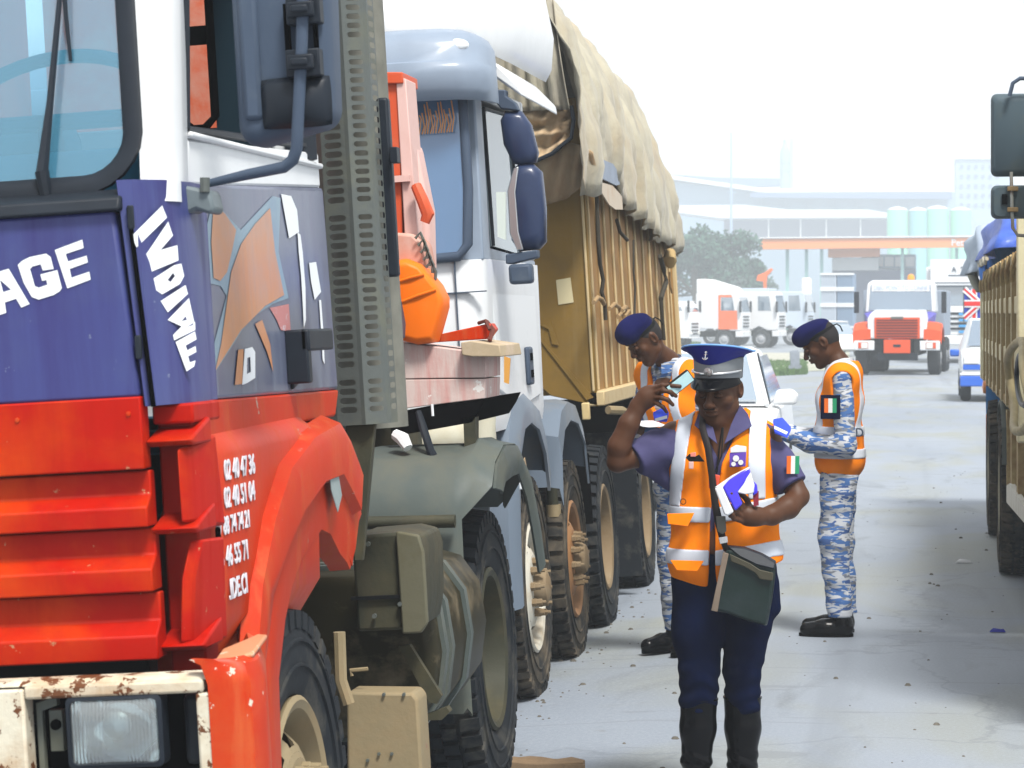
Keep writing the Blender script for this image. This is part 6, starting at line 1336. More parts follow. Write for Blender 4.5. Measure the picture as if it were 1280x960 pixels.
m_camo = camo('blue tiger camouflage')
def flag_patch(parent, o, r, u, w, h, back=None):
    """small tricolour: orange, white, green"""
    m = facing(o, r, u)
    if back: MB().box(-w * .8, w * .8, -h * .95, h * .75, -.004, .001, m).build('arm_badge', back, parent, bevel=.002)
    for i, c in enumerate((mat('flag orange', (.80, .16, .02), .7), mat('patch white', (.78, .8, .8), .7), mat('flag green', (.02, .30, .14), .7))):
        MB().box(-w / 2 + i * w / 3, -w / 2 + (i + 1) * w / 3, -h / 2, h / 2, .0, .004, m).build('flag_patch', c, parent)
def officer_front():
    O = Vector((-.70, 9.6, 0)); t = empty('person', Matrix.Translation(O), 'officer in blue peaked cap and orange vest walking forward with a phone at his ear', 'person')
    p = lambda a, b_, dy=0: tuple(WF.y(a, b_, 9.6 + dy) - O)
    HM = Matrix.Translation(p(897, 487, -.02)) @ Matrix.Rotation(R(-14), 4, 'Z') @ Matrix.Rotation(R(14), 4, 'X')
    # --- body: head, neck, arms, hands in one skin
    b = Bd((-.47, -.30, .88), (.36, .20, 1.60), .0036); head(b, HM, jaw=1.06)
    b.cap(p(899, 505, .02), p(901, 548, .05), .054, .062, .03)
    b.chain([p(850, 548, .04), p(905, 545, .05), p(955, 550, .04)], [.06, .08, .06], .04, (1, .8, 1)); b.cap(p(903, 580, .03), p(903, 680, .03), .12, .12, .04, (.85, 1, 1))
    b.chain([p(842, 545, .02), p(800, 568, -.04), p(773, 578, -.09)], [.05, .042, .036], .02)
    b.chain([p(771, 577, -.09), p(774, 558, -.10), p(786, 530, -.10), p(799, 507, -.09)], [.036, .040, .036, .026], .012)
    b.chain([p(798, 507, -.09), p(808, 497, -.09), p(817, 492, -.095)], [.029, .031, .026], .018)
    b.ell(p(812, 495, -.09), (.034, .020, .036), .018)
    finger(b, [p(816, 486, -.105), p(828, 482, -.125), p(840, 482, -.13), p(850, 483, -.125)]); finger(b, [p(818, 491, -.11), p(829, 488, -.135), p(838, 490, -.135), p(845, 495, -.125)])
    finger(b, [p(818, 497, -.11), p(827, 497, -.13), p(835, 500, -.13), p(841, 506, -.12)]); finger(b, [p(815, 502, -.10), p(823, 505, -.12), p(829, 509, -.12), p(833, 515, -.11)], .0085)
    finger(b, [p(808, 490, -.075), p(818, 484, -.06), p(829, 484, -.065), p(838, 486, -.075)], .0105)
    b.chain([p(957, 552, .02), p(983, 590, .0), p(998, 620, -.03)], [.05, .043, .037], .02)
    b.chain([p(998, 621, -.03), p(985, 634, -.08), p(965, 644, -.14), p(945, 647, -.19)], [.037, .040, .034, .027], .012)
    b.chain([p(945, 645, -.19), p(935, 644, -.20), p(927, 640, -.205)], [.031, .033, .028], .02)
    for i, (y0, y1, y2) in enumerate(((634, 622, 617), (640, 630, 624), (646, 639, 633), (651, 648, 643))): finger(b, [p(930 - i, y0, -.225), p(922 - i * 1.5, y1, -.25), p(914 + i * .5, y2, -.262), p(908 + i * 1.5, y2 + 2, -.255)], .0095)
    finger(b, [p(938, 636, -.20), p(934, 625, -.19), p(926, 617, -.19), p(920, 613, -.20)], .011)
    body = b.build('body', sk, t)
    # --- shirt
    def torso(b, e, top=True):
        b.chain([p(858, 549, .04), p(905, 540, .05), p(948, 550, .04)], [.062 + e, .088 + e, .062 + e], .05, (1, .85, 1))
        b.cap(p(880, 585, .02), p(928, 585, .02), .118 + e, .118 + e, .05, (1, 1, 1)); b.cap(p(884, 640, .02), p(928, 640, .02), .118 + e, .118 + e, .06); b.cap(p(882, 700, .02), p(930, 697, .02), .125 + e, .125 + e, .06)
    b = Bd((-.43, -.24, .74), (.36, .24, 1.46), .005); torso(b, 0)
    b.chain([p(852, 548, .03), p(820, 563, -.02), p(793, 573, -.06)], [.062, .064, .060], .03); b.cap(p(835, 600, .02), p(815, 585, -.02), .03, .03, .05)
    b.chain([p(950, 550, .03), p(972, 580, .01), p(990, 606, -.02)], [.062, .060, .057], .03)
    g = b.g; b.D += wr(g, .0035, 1.0, 2)
    a0, a1 = np.array(p(793, 573, -.06)), np.array(p(835, 552, .0)); d = (a1 - a0) / np.linalg.norm(a1 - a0); b.D = smax(b.D, -((g.X - a0[0]) * d[0] + (g.Y - a0[1]) * d[1] + (g.Z - a0[2]) * d[2]), .006)
    a0, a1 = np.array(p(991, 607, -.02)), np.array(p(967, 570, .01)); d = (a1 - a0) / np.linalg.norm(a1 - a0); b.D = smax(b.D, -((g.X - a0[0]) * d[0] + (g.Y - a0[1]) * d[1] + (g.Z - a0[2]) * d[2]), .006)
    # open throat
    thr = np.abs(g.X - p(901, 540)[0]) - np.clip((g.Z - p(0, 566)[2]) * .55, 0, .07); thr = np.maximum(thr, g.Y - .0); nk = np.sqrt((g.X - p(900, 0)[0]) ** 2 + (g.Y - .045) ** 2) - .062
    b.D = smax(b.D, -np.maximum(np.minimum(thr, nk), -(g.Z - p(0, 567)[2])), .004)
    b.build('shirt', m_shirt, t)
    for pts in ([p(897, 556, -.105), p(868, 532, -.075), p(872, 520, -.01), p(880, 508, .02), p(890, 530, -.06)], [p(905, 556, -.105), p(940, 533, -.075), p(935, 518, -.01), p(925, 506, .02), p(914, 532, -.06)]):
        MB().prism(pts, (0, -.006, .003)).build('collar', m_shirt, t, bevel=.003)
    k = MB(); k.loft([[Vector(p(900, 512, .04)) + Vector((math.cos(a) * r_, math.sin(a) * r_ * .95 + .0, dz + (.0 if math.sin(a) > 0 else math.sin(a) * .03))) for a in (R(-40 + 260 * j / 22) for j in range(23))] for r_, dz in ((.074, -.05), (.070, .0), (.066, .0), (.069, -.05))], caps=False, closed=False); k.build('collar_stand', m_shirt, t)
    # --- vest
    zp = lambda py: p(0, py)[2]; xp = lambda px: p(px, 600)[0]
    def vest(e, h=.005):
        b = Bd((-.26, -.24, .72), (.26, .24, 1.47), h); torso(b, .013 + e); g = b.g; b.D += wr(g, .0035, .8, 5, (1, 1, .7))
        arm = .225 - .0 * g.Z; hole = un(.02, cap(g, p(826, 548, .02), p(818, 590, .01), .058, .062), cap(g, p(979, 552, .02), p(990, 592, .01), .062, .062)); b.D = smax(b.D, -hole, .01)
        w = np.interp(g.Z.ravel(), [zp(735), zp(700), zp(620), zp(570), zp(530), zp(505)], [.022, .012, .007, .018, .062, .09]).reshape(g.Z.shape).astype(np.float32)
        xc = np.interp(g.Z.ravel(), [zp(725), zp(640), zp(540)], [xp(893), xp(893), xp(901)]).reshape(g.Z.shape).astype(np.float32)
        op_ = np.maximum(np.abs(g.X - xc) - w, g.Y - .02); nk = np.sqrt((g.X - p(901, 0)[0]) ** 2 + (g.Y - .05) ** 2) - .082; b.D = smax(b.D, -np.minimum(op_, np.maximum(nk, -(g.Z - zp(560)))), .004)
        bot = zp(716) + np.clip((g.X - xp(893)) * .35, -.03, .2) * (g.X > xp(893)) - .02 * np.exp(-((g.X - xp(872)) / .03) ** 2); b.D = smax(b.D, bot - g.Z, .005); return b
    b = vest(0); V0 = b.D.copy(); b.build('vest', m_vest, t)
    b = vest(.0045); g = b.g; X_, Z_ = g.X, g.Z; keep = V0 - .0045
    def band(cond, name='reflective_tape'):
        D = np.maximum(b.D, cond); D = np.maximum(D, -(b.D + .014)); skin(name, g, D, m_tape, t)
    ln = lambda z0, x0, z1, x1: x0 + (Z_ - z0) * (x1 - x0) / (z1 - z0)
    xl = ln(zp(513), xp(861), zp(637), xp(844)); band(np.maximum(np.maximum(np.abs(X_ - xl + .008) - .026, zp(622) - Z_), g.Y - .18))
    xr = ln(zp(516), xp(948), zp(600), xp(948)); band(np.maximum(np.maximum(np.abs(X_ - xr) - .029, zp(612) - Z_), g.Y - .18))
    for y0, y1 in ((621, 641), (672, 692)):
        zc = (zp(y0) + zp(y1)) / 2 + np.clip((X_ - xp(900)) * .16, 0, .03) - (.0 if y0 > 650 else 0); band(np.abs(Z_ - zc) - .027)
    # pockets, badge, pen, ring
    def flap(pts, nm='pocket_flap', m=m_vest, th=.006): return MB().prism([p(*q) for q in pts], (0, -th, 0)).build(nm, m, t, bevel=.002)
    ev = mat('orange vest fold', (.90, .17, .006), .65)
    flap([(834, 642, -.11), (868, 641, -.135), (860, 658, -.14), (835, 655, -.12)], m=m_vest); flap([(838, 700, -.12), (880, 701, -.145), (872, 714, -.15), (846, 713, -.13)])
    flap([(857, 572, -.13), (862, 567, -.135), (868, 571, -.135), (874, 568, -.14), (881, 577, -.14), (862, 577, -.135)], 'pen_clip', m_black, .004); flap([(863, 566, -.138), (870, 565, -.14), (870, 571, -.14), (863, 571, -.138)], 'pen_cap', mat('salmon', (.75, .25, .2), .6), .005); flap([(861, 577, -.138), (867, 577, -.14), (867, 586, -.14), (861, 586, -.138)], 'tag', mat('pink tag', (.7, .45, .42), .7), .004)
    flap([(912, 566, -.135), (933, 565, -.14), (932, 583, -.145), (912, 584, -.14)], 'emblem', mat('emblem violet', (.12, .06, .42), .6), .004); flap([(913, 560, -.13), (920, 556, -.132), (933, 558, -.135), (933, 565, -.14), (913, 566, -.138)], 'emblem_top', mat('emblem pale', (.6, .62, .66), .6), .004)
    for q, r_ in (((920, 573, -.146), .011), ((926, 578, -.148), .009), ((917, 580, -.146), .008)): MB().lathe([(r_, 0), (r_, -.003)], c=p(*q), axis='y', n=12).build('emblem_mark', mat('patch white', (.78, .8, .8), .7), t)
    MB().tube([Vector(p(854, 627, -.142)) + Vector((math.cos(a) * .0095, 0, math.sin(a) * .0095)) for a in (2 * math.pi * j / 14 for j in range(15))], .0015, 5).build('ring', m_black, t)
    MB().tube([p(905, 520, -.05), p(899, 562, -.10), p(896, 592, -.13)], .003, 5).build('lanyard', m_black, t, smooth=80); MB().tube([p(904, 535, -.10), p(902, 570, -.14), p(894, 590, -.15)], .003, 5).build('lanyard', m_black, t, smooth=80)
    flap([(886, 592, -.15), (900, 594, -.155), (898, 612, -.16), (886, 610, -.155)], 'id_card', mat('red card', (.75, .10, .05), .5), .004)
    # epaulettes and arm patch
    for pts in ([(816, 519, -.02), (832, 512, -.01), (836, 520, -.05), (834, 528, -.06), (818, 527, -.05)], [(966, 528, -.03), (978, 526, -.02), (989, 538, -.03), (984, 548, -.06), (968, 542, -.075)]):
        MB().prism([p(*q) for q in pts], (0, .01, .012)).build('epaulette', m_epau, t, bevel=.004)
    MB().prism([p(819, 523, -.066), p(834, 519, -.066), p(834, 523, -.066), p(819, 527, -.066)], (0, -.003, 0)).build('rank_bar', m_letter, t); MB().prism([p(968, 532, -.08), p(985, 540, -.07), p(983, 543, -.075), p(968, 536, -.082)], (0, -.003, 0)).build('rank_bar', m_letter, t)
    flag_patch(t, p(991, 581, -.078), (1, .25, 0), (0, -.1, 1), .044, .062)
    # --- trousers and boots
    b = Bd((-.26, -.24, .30), (.28, .24, .90), .0055)
    b.cap(p(882, 712, .02), p(930, 710, .02), .115, .115, .05); b.chain([p(876, 730, .01), p(873, 790, -.02), p(873, 835, -.03), p(874, 878, -.02)], [.105, .092, .072, .066], .014); b.chain([p(932, 728, .02), p(933, 775, .02), p(928, 830, .02), p(929, 876, .03)], [.105, .090, .068, .062], .014)
    b.cap(p(955, 735, .03), p(965, 760, .02), .05, .035, .03); g = b.g; b.D += wr(g, .005, .6, 3, (1, 1, 1.4)) + .0035 * np.sin(g.Z * 105 + 2.5 * np.sin(g.X * 34) + g.X * 30) * np.clip((.56 - g.Z) * 6, 0, 1)
    b.build('trousers', m_navy, t)
    for s, (px_, dy, lean_) in enumerate(((873.5, -.02, -2), (928, .04, 1))):
        b = Bd((-.26, -.34, -.005), (.28, .24, .40), .005); b.chain([p(px_, 872, dy), p(px_ + lean_ * .5, 910, dy), p(px_ - 1 + lean_, 950, dy), p(px_ - 1 + lean_, 975, dy + .01)], [.066, .062, .051, .047], .02)
        b.chain([p(px_ + lean_, 982, dy + .02), p(px_ + lean_ - 1, 990, dy - .08), p(px_ + lean_ - 2, 995, dy - .17)], [.046, .044, .034], .03, (1, 1, 1.1)); g = b.g; b.D = smax(b.D, .372 - .0 - g.Z if False else g.Z - .372, .003); b.D += .0035 * np.sin(g.Z * 130 + g.X * 60) * np.exp(-((g.Z - .13) / .05) ** 2)
        b.D = smax(b.D, -g.Z, .004); b.build('boot', m_boot, t)
        c = p(px_, 876, dy); MB().lathe([(.062, -.004), (.069, -.002), (.069, .004), (.062, .006)], c=(c[0], c[1], .366), axis='z', n=24, caps=False).build('boot_cuff', m_boot, t)
    # --- peaked cap
    cm = HM @ Matrix.Rotation(R(-13), 4, 'X')
    def ring(f, n=40): return [cm @ Vector(f(2 * math.pi * k_ / n)) for k_ in range(n)]
    fz = lambda a: -.5 * (1 - math.sin(a)) * 0  # a = -90deg is the front
    def cr(rx, ry, z, dz=0, fy=0, rim=0): return ring(lambda a: (rx * math.cos(a), .012 + fy + ry * math.sin(a), z + dz * math.cos(a) ** 2 + rim * max(0, -math.sin(a)) + .0 * a))
    k = MB(); k.loft([cr(.0805, .101, .040), cr(.083, .104, .044), cr(.087, .106, .095, .015), cr(.084, .103, .10, .015)]); cap_ = k.build('cap_band', m_bandg, t, smooth=60)
    k = MB(); k.loft([cr(.088, .107, .090, .028), cr(.094, .116, .103, .026), cr(.113, .130, .118, .012, rim=.012), cr(.125, .142, .128, .004, rim=.028), cr(.127, .144, .133, .004, rim=.03), cr(.120, .136, .136, .002, rim=.028), cr(.07, .08, .146, rim=.018), cr(.02, .02, .150)]); k.build('cap_crown', m_capblue, t, smooth=50)
    k = MB(); k.tube(cr(.127, .144, .132, .004, rim=.03) + [cr(.127, .144, .132, .004, rim=.03)[0]], .0035, 6); k.build('cap_piping', mat('pale blue piping', (.16, .36, .75), .5), t, smooth=90)
    rows = []
    for u in range(7):
        w = u / 6; row = []
        for j in range(21):
            a = R(-90 - 78 + 156 * j / 20); rx, ry = .084 + .012 * w, .104 + .05 * w * max(0, -math.sin(a)) ** 1; row.append(cm @ Vector((rx * math.cos(a), .012 + ry * math.sin(a), .043 - .042 * w * max(0, -math.sin(a)) ** .6)))
        rows.append(row)
    MB().sheet(rows, .004).build('cap_visor', m_boot, t, smooth=180)
    k = MB(); k.tube([cm @ Vector((.089 * math.cos(a), .012 + .109 * math.sin(a), .058 + .010 * math.cos(a) ** 2)) for a in (R(-90 - 80 + 160 * j / 24) for j in range(25))], .0055, 6); k.build('chin_cord', m_silver, t, smooth=90)
    for (r_, y_, z_) in ((.017, -.103, .066), (.010, -.108, .066)): k = MB(); k.lathe([(r_, 0), (r_ * .9, -.005), (.0001, -.006)], axis='y', n=20, caps=False); o = k.build('cap_badge', m_silver, t); o.matrix_local = cm @ Matrix.Translation((0, y_, z_))
    an = MB(); an.tube([(0, 0, .014), (0, 0, -.012)], .0016, 5); an.tube([(-.006, 0, .006), (.006, 0, .006)], .0014, 5); an.tube([(-.009, 0, -.006), (-.005, 0, -.012), (0, 0, -.014), (.005, 0, -.012), (.009, 0, -.006)], .0018, 5); an.tube([(math.cos(a) * .003, 0, .016 + math.sin(a) * .003) for a in (R(40 * j) for j in range(10))], .0012, 5)
    o = an.build('anchor_emblem', m_silver, t); o.matrix_local = cm @ Matrix.Translation((0, -.1335, .122)) @ Matrix.Rotation(R(-30), 4, 'X')
    # brows and eyes
    for s in (-1, 1):
        k = MB(); k.tube([HM @ Vector((s * .014, -.098, .024)), HM @ Vector((s * .03, -.096, .030)), HM @ Vector((s * .046, -.084, .027))], [.002, .003, .0015], 5); k.build('eyebrow', m_void, t)
        k = MB(); k.tube([HM @ Vector((s * .020, -.0945, -.001)), HM @ Vector((s * .031, -.0965, -.003)), HM @ Vector((s * .042, -.090, -.001))], [.001, .0014, .001], 4); k.build('eyelash', m_void, t)
    k = MB(); k.tube([HM @ Vector((-.020, -.104, -.043)), HM @ Vector((0, -.108, -.0405)), HM @ Vector((.020, -.104, -.043))], [.002, .003, .002], 5); k.build('moustache', mat('short hair', (.012, .010, .009), .9), t)
    # --- things he carries
    ph = empty('mobile_phone', Matrix.Translation(O + Vector(p(850, 479, -.115))), 'mobile phone with pale screen held up to the capped officer\'s ear', 'phone')
    ax = (Vector(p(864, 468, -.10)) - Vector(p(836, 490, -.125))).normalized(); up = Vector((-.3, -.25, 1)); m = facing((0, 0, 0), ax, up); m.translation = (0, 0, 0)
    MB().box(-.052, .050, -.024, .024, -.010, .006, m).build('phone_body', m_black, ph, bevel=.004); MB().box(-.048, .046, -.020, .020, .0065, .008, m).build('screen', mat('pale phone screen', (.48, .72, .76), .3, dirt=((.25, .5, .65), .4, 22)), ph)
    pk = empty('glove_packet', Matrix.Translation(O + Vector(p(918, 620, -.23))), 'crumpled blue and white plastic packet gripped in the capped officer\'s hand', 'packet'); q = lambda a, b_, dy: Vector(p(a, b_, dy)) - Vector(p(918, 620, -.23))
    mblu = mat('vivid blue plastic', (.05, .03, .75), .3, coat=.4); mwh = mat('white plastic', (.78, .8, .84), .35, coat=.3, noise=.1)
    MB().prism([q(893, 610, -.27), q(903, 609, -.275), q(917, 640, -.28), q(910, 645, -.28), q(905, 643, -.28)], (0, .04, 0)).build('packet_end', mwh, pk, bevel=.005)
    MB().prism([q(903, 609, -.272), q(911, 600, -.27), q(926, 590, -.26), q(936, 584, -.25), q(938, 592, -.25), q(930, 605, -.26), q(922, 616, -.265), q(928, 630, -.27), q(919, 639, -.275), q(912, 626, -.275)], (0, .035, 0)).build('packet_wrap', mblu, pk, bevel=.006)
    MB().prism([q(893, 609, -.262), q(915, 594, -.262), q(937, 583, -.25), q(936, 588, -.25), q(912, 602, -.262), q(903, 610, -.27)], (0, .02, -.004)).build('packet_edge', mwh, pk, bevel=.003)
    MB().prism([q(920, 616, -.262), q(925, 603, -.262), q(932, 596, -.255), q(938, 590, -.25), q(940, 598, -.25), q(943, 606, -.25), q(942, 617, -.25), q(932, 618, -.262)], (0, .03, 0)).build('packet_flap', mwh, pk, bevel=.006)
    MB().prism([q(940, 600, -.24), q(946, 606, -.24), q(947, 616, -.24), q(941, 620, -.24)], (0, .02, 0)).build('packet_side', mblu, pk, bevel=.004); MB().prism([q(941, 616, -.23), q(948, 614, -.23), q(948, 632, -.23), q(942, 633, -.23)], (0, .02, 0)).build('packet_fold', mat('dark red fold', (.25, .02, .04), .6), pk)
    bg_ = empty('shoulder_bag', Matrix.Translation(O + Vector(p(928, 735, -.2))), 'dark green-grey leather shoulder bag hanging at the capped officer\'s hip', 'bag'); q = lambda a, b_, dy: Vector(p(a, b_, dy)) - Vector(p(928, 735, -.2))
    mbg = mat('green grey leather', (.010, .022, .020), .33, dirt=((.03, .042, .05), .4, 5), bump=(14, .35, .006), coat=.15); med = mat('worn leather edge', (.22, .17, .13), .6, noise=.3)
    pts = [(906, 684), (930, 688), (950, 696), (969, 705), (968, 724), (964, 755), (958, 784), (935, 778), (908, 768), (889, 764), (895, 735), (901, 705)]
    c = q(930, 733, -.21); rings = []
    for dy, e in ((.0, .90), (-.02, .97), (-.045, 1), (-.07, .985), (-.085, .93)): rings.append([c + (q(a, b_, -.21) - c) * e + Vector((0, .09 + dy, 0)) for a, b_ in pts])
    o = MB().loft(rings).build('bag_body', mbg, bg_, smooth=50, bevel=.006)
    MB().prism([q(904, 690, -.215), q(911, 692, -.215), q(902, 735, -.215), q(897, 765, -.215), q(889, 763, -.215), q(897, 725, -.215)], (0, -.004, 0)).build('bag_gusset', med, bg_, bevel=.003)
    MB().prism([q(912, 692, -.215), q(925, 698, -.215), q(938, 704, -.215), q(950, 712, -.215), q(967, 716, -.215), q(966, 726, -.215), q(950, 724, -.215), q(944, 716, -.215), q(930, 708, -.215), q(914, 702, -.215)], (0, -.005, 0)).build('bag_fold', mat('olive leather fold', (.07, .065, .045), .5, noise=.3), bg_, bevel=.003)
    MB().prism([q(908, 683, -.20), q(930, 685, -.20), q(952, 693, -.20), q(970, 703, -.20), q(968, 712, -.21), q(945, 706, -.22), q(925, 695, -.22)], (0, .03, .004)).build('bag_flap', m_dark, bg_, bevel=.005)
    k = MB(); k.tube([q(908, 688, -.20), q(903, 672, -.195), q(899, 655, -.19), q(894, 630, -.175), q(890, 595, -.165), q(885, 560, -.145), q(878, 535, -.11), q(878, 518, -.03), q(890, 512, .08)], [.010, .012, .014, .013, .012, .012, .012, .011, .010], 8, flat=.35, up=(0, 1, 0)); k.build('bag_strap', mat('dark brown strap', (.012, .009, .010), .6), bg_, smooth=90)
    MB().prism([q(895, 645, -.205), q(907, 645, -.205), q(908, 664, -.21), q(903, 668, -.21), q(897, 664, -.21)], (0, -.006, 0)).build('strap_pad', mat('grey strap pad', (.13, .13, .115), .6), bg_, bevel=.003); MB().prism([q(898, 672, -.21), q(909, 670, -.21), q(910, 678, -.21), q(900, 680, -.21)], (0, -.005, 0)).build('buckle', m_silver, bg_, bevel=.002)
officer_front()
def standing(name_lab, O, yaw, px=None, head_yaw=0, bow=38, arms='read', lean=3, hs=1.0, seed=0, side='L', fwd=0):
    """an officer on his feet, looking down at what he holds; built facing -y"""
    t = empty('person', Matrix.Translation(O) @ Matrix.Rotation(R(yaw), 4, 'Z'), name_lab, 'person'); V3 = Vector
    hip, sh = .90 * hs, 1.405 * hs; HM = Matrix.Translation((0.0, -.085 - fwd, 1.560 * hs)) @ Matrix.Rotation(R(head_yaw), 4, 'Z') @ Matrix.Rotation(R(bow), 4, 'X')
    b = Bd((-.34, -.46, .84), (.34, .18, 1.72), .005); head(b, HM)
    b.chain([(0, -.03 - fwd, 1.52 * hs), (0, .01, 1.45 * hs), (0, .03, 1.38 * hs)], [.052, .056, .065], .03); b.cap((-.13, .03, sh - .03), (.13, .03, sh - .03), .06, .06, .04); b.cap((0, .02, 1.3), (0, .02, .92), .11, .11, .05)
    if arms == 'read': A = {-1: [(-.17, .03, sh - .02), (-.215, .045, 1.02 * hs + .02), (-.15, -.14, 1.04), (-.08, -.29, 1.09)], 1: [(.17, .03, sh - .02), (.215, .05, 1.02 * hs), (.17, -.14, 1.035), (.09, -.29, 1.09)]}
    else: A = {-1: [(-.17, .03, sh - .02), (-.22, .0, 1.12 * hs), (-.16, -.16, 1.10), (-.06, -.26, 1.16)], 1: [(.17, .03, sh - .02), (.225, .02, 1.10 * hs), (.17, -.15, 1.08), (.05, -.27, 1.13)]}
    for s in (-1, 1):
        a = A[s]; b.chain(a, [.05, .042, .038, .026], .03); w = V3(a[3]); d = (w - V3(a[2])).normalized(); i_ = V3((-s, 0, 0)); q = w + d * .045; b.ell(tuple(w + d * .035), (.032, .045, .020), .015)
        for k_ in range(4):
            f0 = w + d * .06 + i_ * (.024 - .016 * k_) ; f1_ = f0 + d * .035 + V3((0, 0, -.004)); f2_ = f1_ + d * .012 + V3((0, 0, -.022)) + i_ * .006; finger(b, [tuple(f0), tuple(f1_), tuple(f2_)], .009, .006)
        finger(b, [tuple(w + d * .02 + i_ * .02), tuple(w + d * .045 + i_ * .045 + V3((0, 0, .008))), tuple(w + d * .07 + i_ * .05 + V3((0, 0, .004)))], .0105, .006)
    b.build('body', sk, t)
    b = Bd((-.12, -.30, 1.42), (.12, .16, 1.80), .006); b.ell(tuple(HM @ V3((0, .014, .027))), (.0775, .0975, .1015), .005, HM.to_3x3()); g = b.g; hi = HM.inverted(); ly = hi[1][0] * g.X + hi[1][1] * g.Y + hi[1][2] * g.Z + hi[1][3]; lz = hi[2][0] * g.X + hi[2][1] * g.Y + hi[2][2] * g.Z + hi[2][3]
    b.D = smax(b.D, -(ly * .8 + lz * .9 - .002), .004); b.build('hair', mat('cropped hair', (.030, .028, .030), .9, noise=.3), t)
    def torso(b, e):
        b.chain([(-.135, .03, sh - .035), (0, .035, sh - .01), (.135, .03, sh - .035)], [.062 + e, .080 + e, .062 + e], .05); b.cap((-.05, .015, 1.26), (.05, .015, 1.26), .118 + e, .118 + e, .05); b.cap((-.045, .01, 1.08), (.045, .01, 1.08), .118 + e, .118 + e, .06); b.cap((-.05, .015, .94), (.05, .015, .94), .120 + e, .120 + e, .06)
    b = Bd((-.34, -.40, .84), (.34, .2, 1.50), .006); torso(b, 0)
    for s in (-1, 1): a = A[s]; w = V3(a[2]).lerp(V3(a[3]), .8); b.chain([a[0], a[1], a[2], tuple(w)], [.060, .055, .050, .042], .03)
    b.chain([(-.04, .03, 1.43 * hs), (.04, .03, 1.43 * hs)], [.05, .05], .03); b.D += wr(b.g, .004, 1.0, seed)
    b.build('shirt', m_camo, t)
    k = MB(); k.loft([[V3((0, .012, 1.43 * hs)) + V3((math.cos(a) * r_, math.sin(a) * r_, dz + math.sin(a) * .022)) for a in (R(-75 + 330 * j / 22) for j in range(23))] for r_, dz in ((.085, -.02), (.074, .035), (.070, .035), (.078, -.02))], caps=False, closed=False); k.build('collar', m_camo, t)
    def vest(e, h=.006):
        b = Bd((-.28, -.24, .78), (.28, .24, 1.52), h); torso(b, .014 + e); b.chain([(-.155, .03, sh - .03), (0, .03, sh - .02), (.155, .03, sh - .03)], [.078 + e, .07 + e, .078 + e], .04); b.cap((-.14, .03, sh - .05), (-.12, .02, sh - .2), .08 + e, .09 + e, .05); b.cap((.14, .03, sh - .05), (.12, .02, sh - .2), .08 + e, .09 + e, .05); g = b.g; b.D += wr(g, .004, .8, seed + 3, (1, 1, .7))
        hole = np.minimum(cap(g, (-.235, .035, sh - .05), (-.24, .035, sh - .16), .060, .056), cap(g, (.235, .035, sh - .05), (.24, .035, sh - .16), .060, .056)); b.D = smax(b.D, -hole, .01)
        w = np.interp(g.Z.ravel(), [.86, 1.18, 1.44], [.006, .008, .09]).reshape(g.Z.shape).astype(np.float32); op_ = np.maximum(np.abs(g.X) - w, g.Y - .02); nk = np.sqrt(g.X ** 2 + (g.Y - .02) ** 2) - .088
        b.D = smax(b.D, -np.minimum(op_, np.maximum(nk, 1.36 - g.Z)), .004); bot = .865 + .012 * np.sin(g.X * 25 + g.Y * 18); b.D = smax(b.D, bot - g.Z, .004); return b
    b = vest(0); b.build('vest', m_vest, t); b = vest(.0045); g = b.g
    def band(cond): D = np.maximum(b.D, cond); D = np.maximum(D, -(b.D + .015)); skin('reflective_tape', g, D, m_tape, t)
    for s in (-1, 1): band(np.maximum(np.abs(g.X - s * .115) - .024, 1.10 - g.Z))
    for zc in (1.095, .975): band(np.abs(g.Z - zc) - .026)
    k = MB(); 
    b = Bd((-.24, -.20, .08), (.24, .24, .96), .007); b.cap((-.05, .015, .90), (.05, .015, .90), .105, .105, .05)
    for s in (-1, 1): b.chain([(s * .085, .01, .82), (s * .095, -.005 - .01 * s, .50), (s * .10, .03 - .01 * s, .10)], [.098, .078, .066], .03)
    b.D += wr(b.g, .007, .6, seed + 1, (1, 1, 1.7)); b.D = smax(b.D, .105 - b.g.Z, .006); b.build('trousers', m_camo, t)
    for s in (-1, 1):
        b = Bd((s * .10 - .08, -.26, -.003), (s * .10 + .08, .13, .16), .005); b.chain([(s * .10, .03, .14), (s * .10, .035, .07)], [.048, .050], .02); b.chain([(s * .10, .04, .042), (s * .103, -.06, .042), (s * .108, -.155, .034)], [.048, .047, .040], .03); b.D = smax(b.D, -b.g.Z, .004); b.build('boot', m_boot, t)
        MB().loft([[(s * .104 + math.cos(a) * rx, -.055 + math.sin(a) * .145, z) for a in (2 * math.pi * j / 20 for j in range(20))] for z, rx in ((0, .052), (.018, .053))]).build('boot_sole', m_void, t)
    # beret, pulled forward and down to one side
    k = Bd((-.18, -.36, 1.44), (.18, .16, 1.84), .0055); r3 = HM.to_3x3(); T = lambda *q: tuple(HM @ V3(q))
    k.ell(T(0, -.012, .085), (.092, .108, .050), .01, r3); k.ell(T(.0, -.065, .075), (.070, .062, .048), .03, r3 @ Matrix.Rotation(R(18), 3, 'X')); k.ell(T(0, .0, .060), (.082, .103, .030), .015, r3); g = k.g; k.D += .003 * np.sin(g.X * 40 + g.Z * 30)
    k.build('beret', m_beret, t); kb = MB(); kb.loft([[T(math.cos(a) * rx, .008 + math.sin(a) * ry, z + .022 * math.sin(a) * 0) for a in (2 * math.pi * j / 36 for j in range(36))] for rx, ry, z in ((.0785, .098, .040), (.081, .101, .042), (.081, .101, .056), (.079, .098, .058))], caps=False); kb.build('beret_band', m_black, t)
    kb = MB(); kb.tube([T(.0, .105, .052), T(.0, .125, .050), T(.005, .135, .030), T(.008, .132, .0)], .004, 5); kb.build('beret_ribbon', m_black, t, smooth=90)
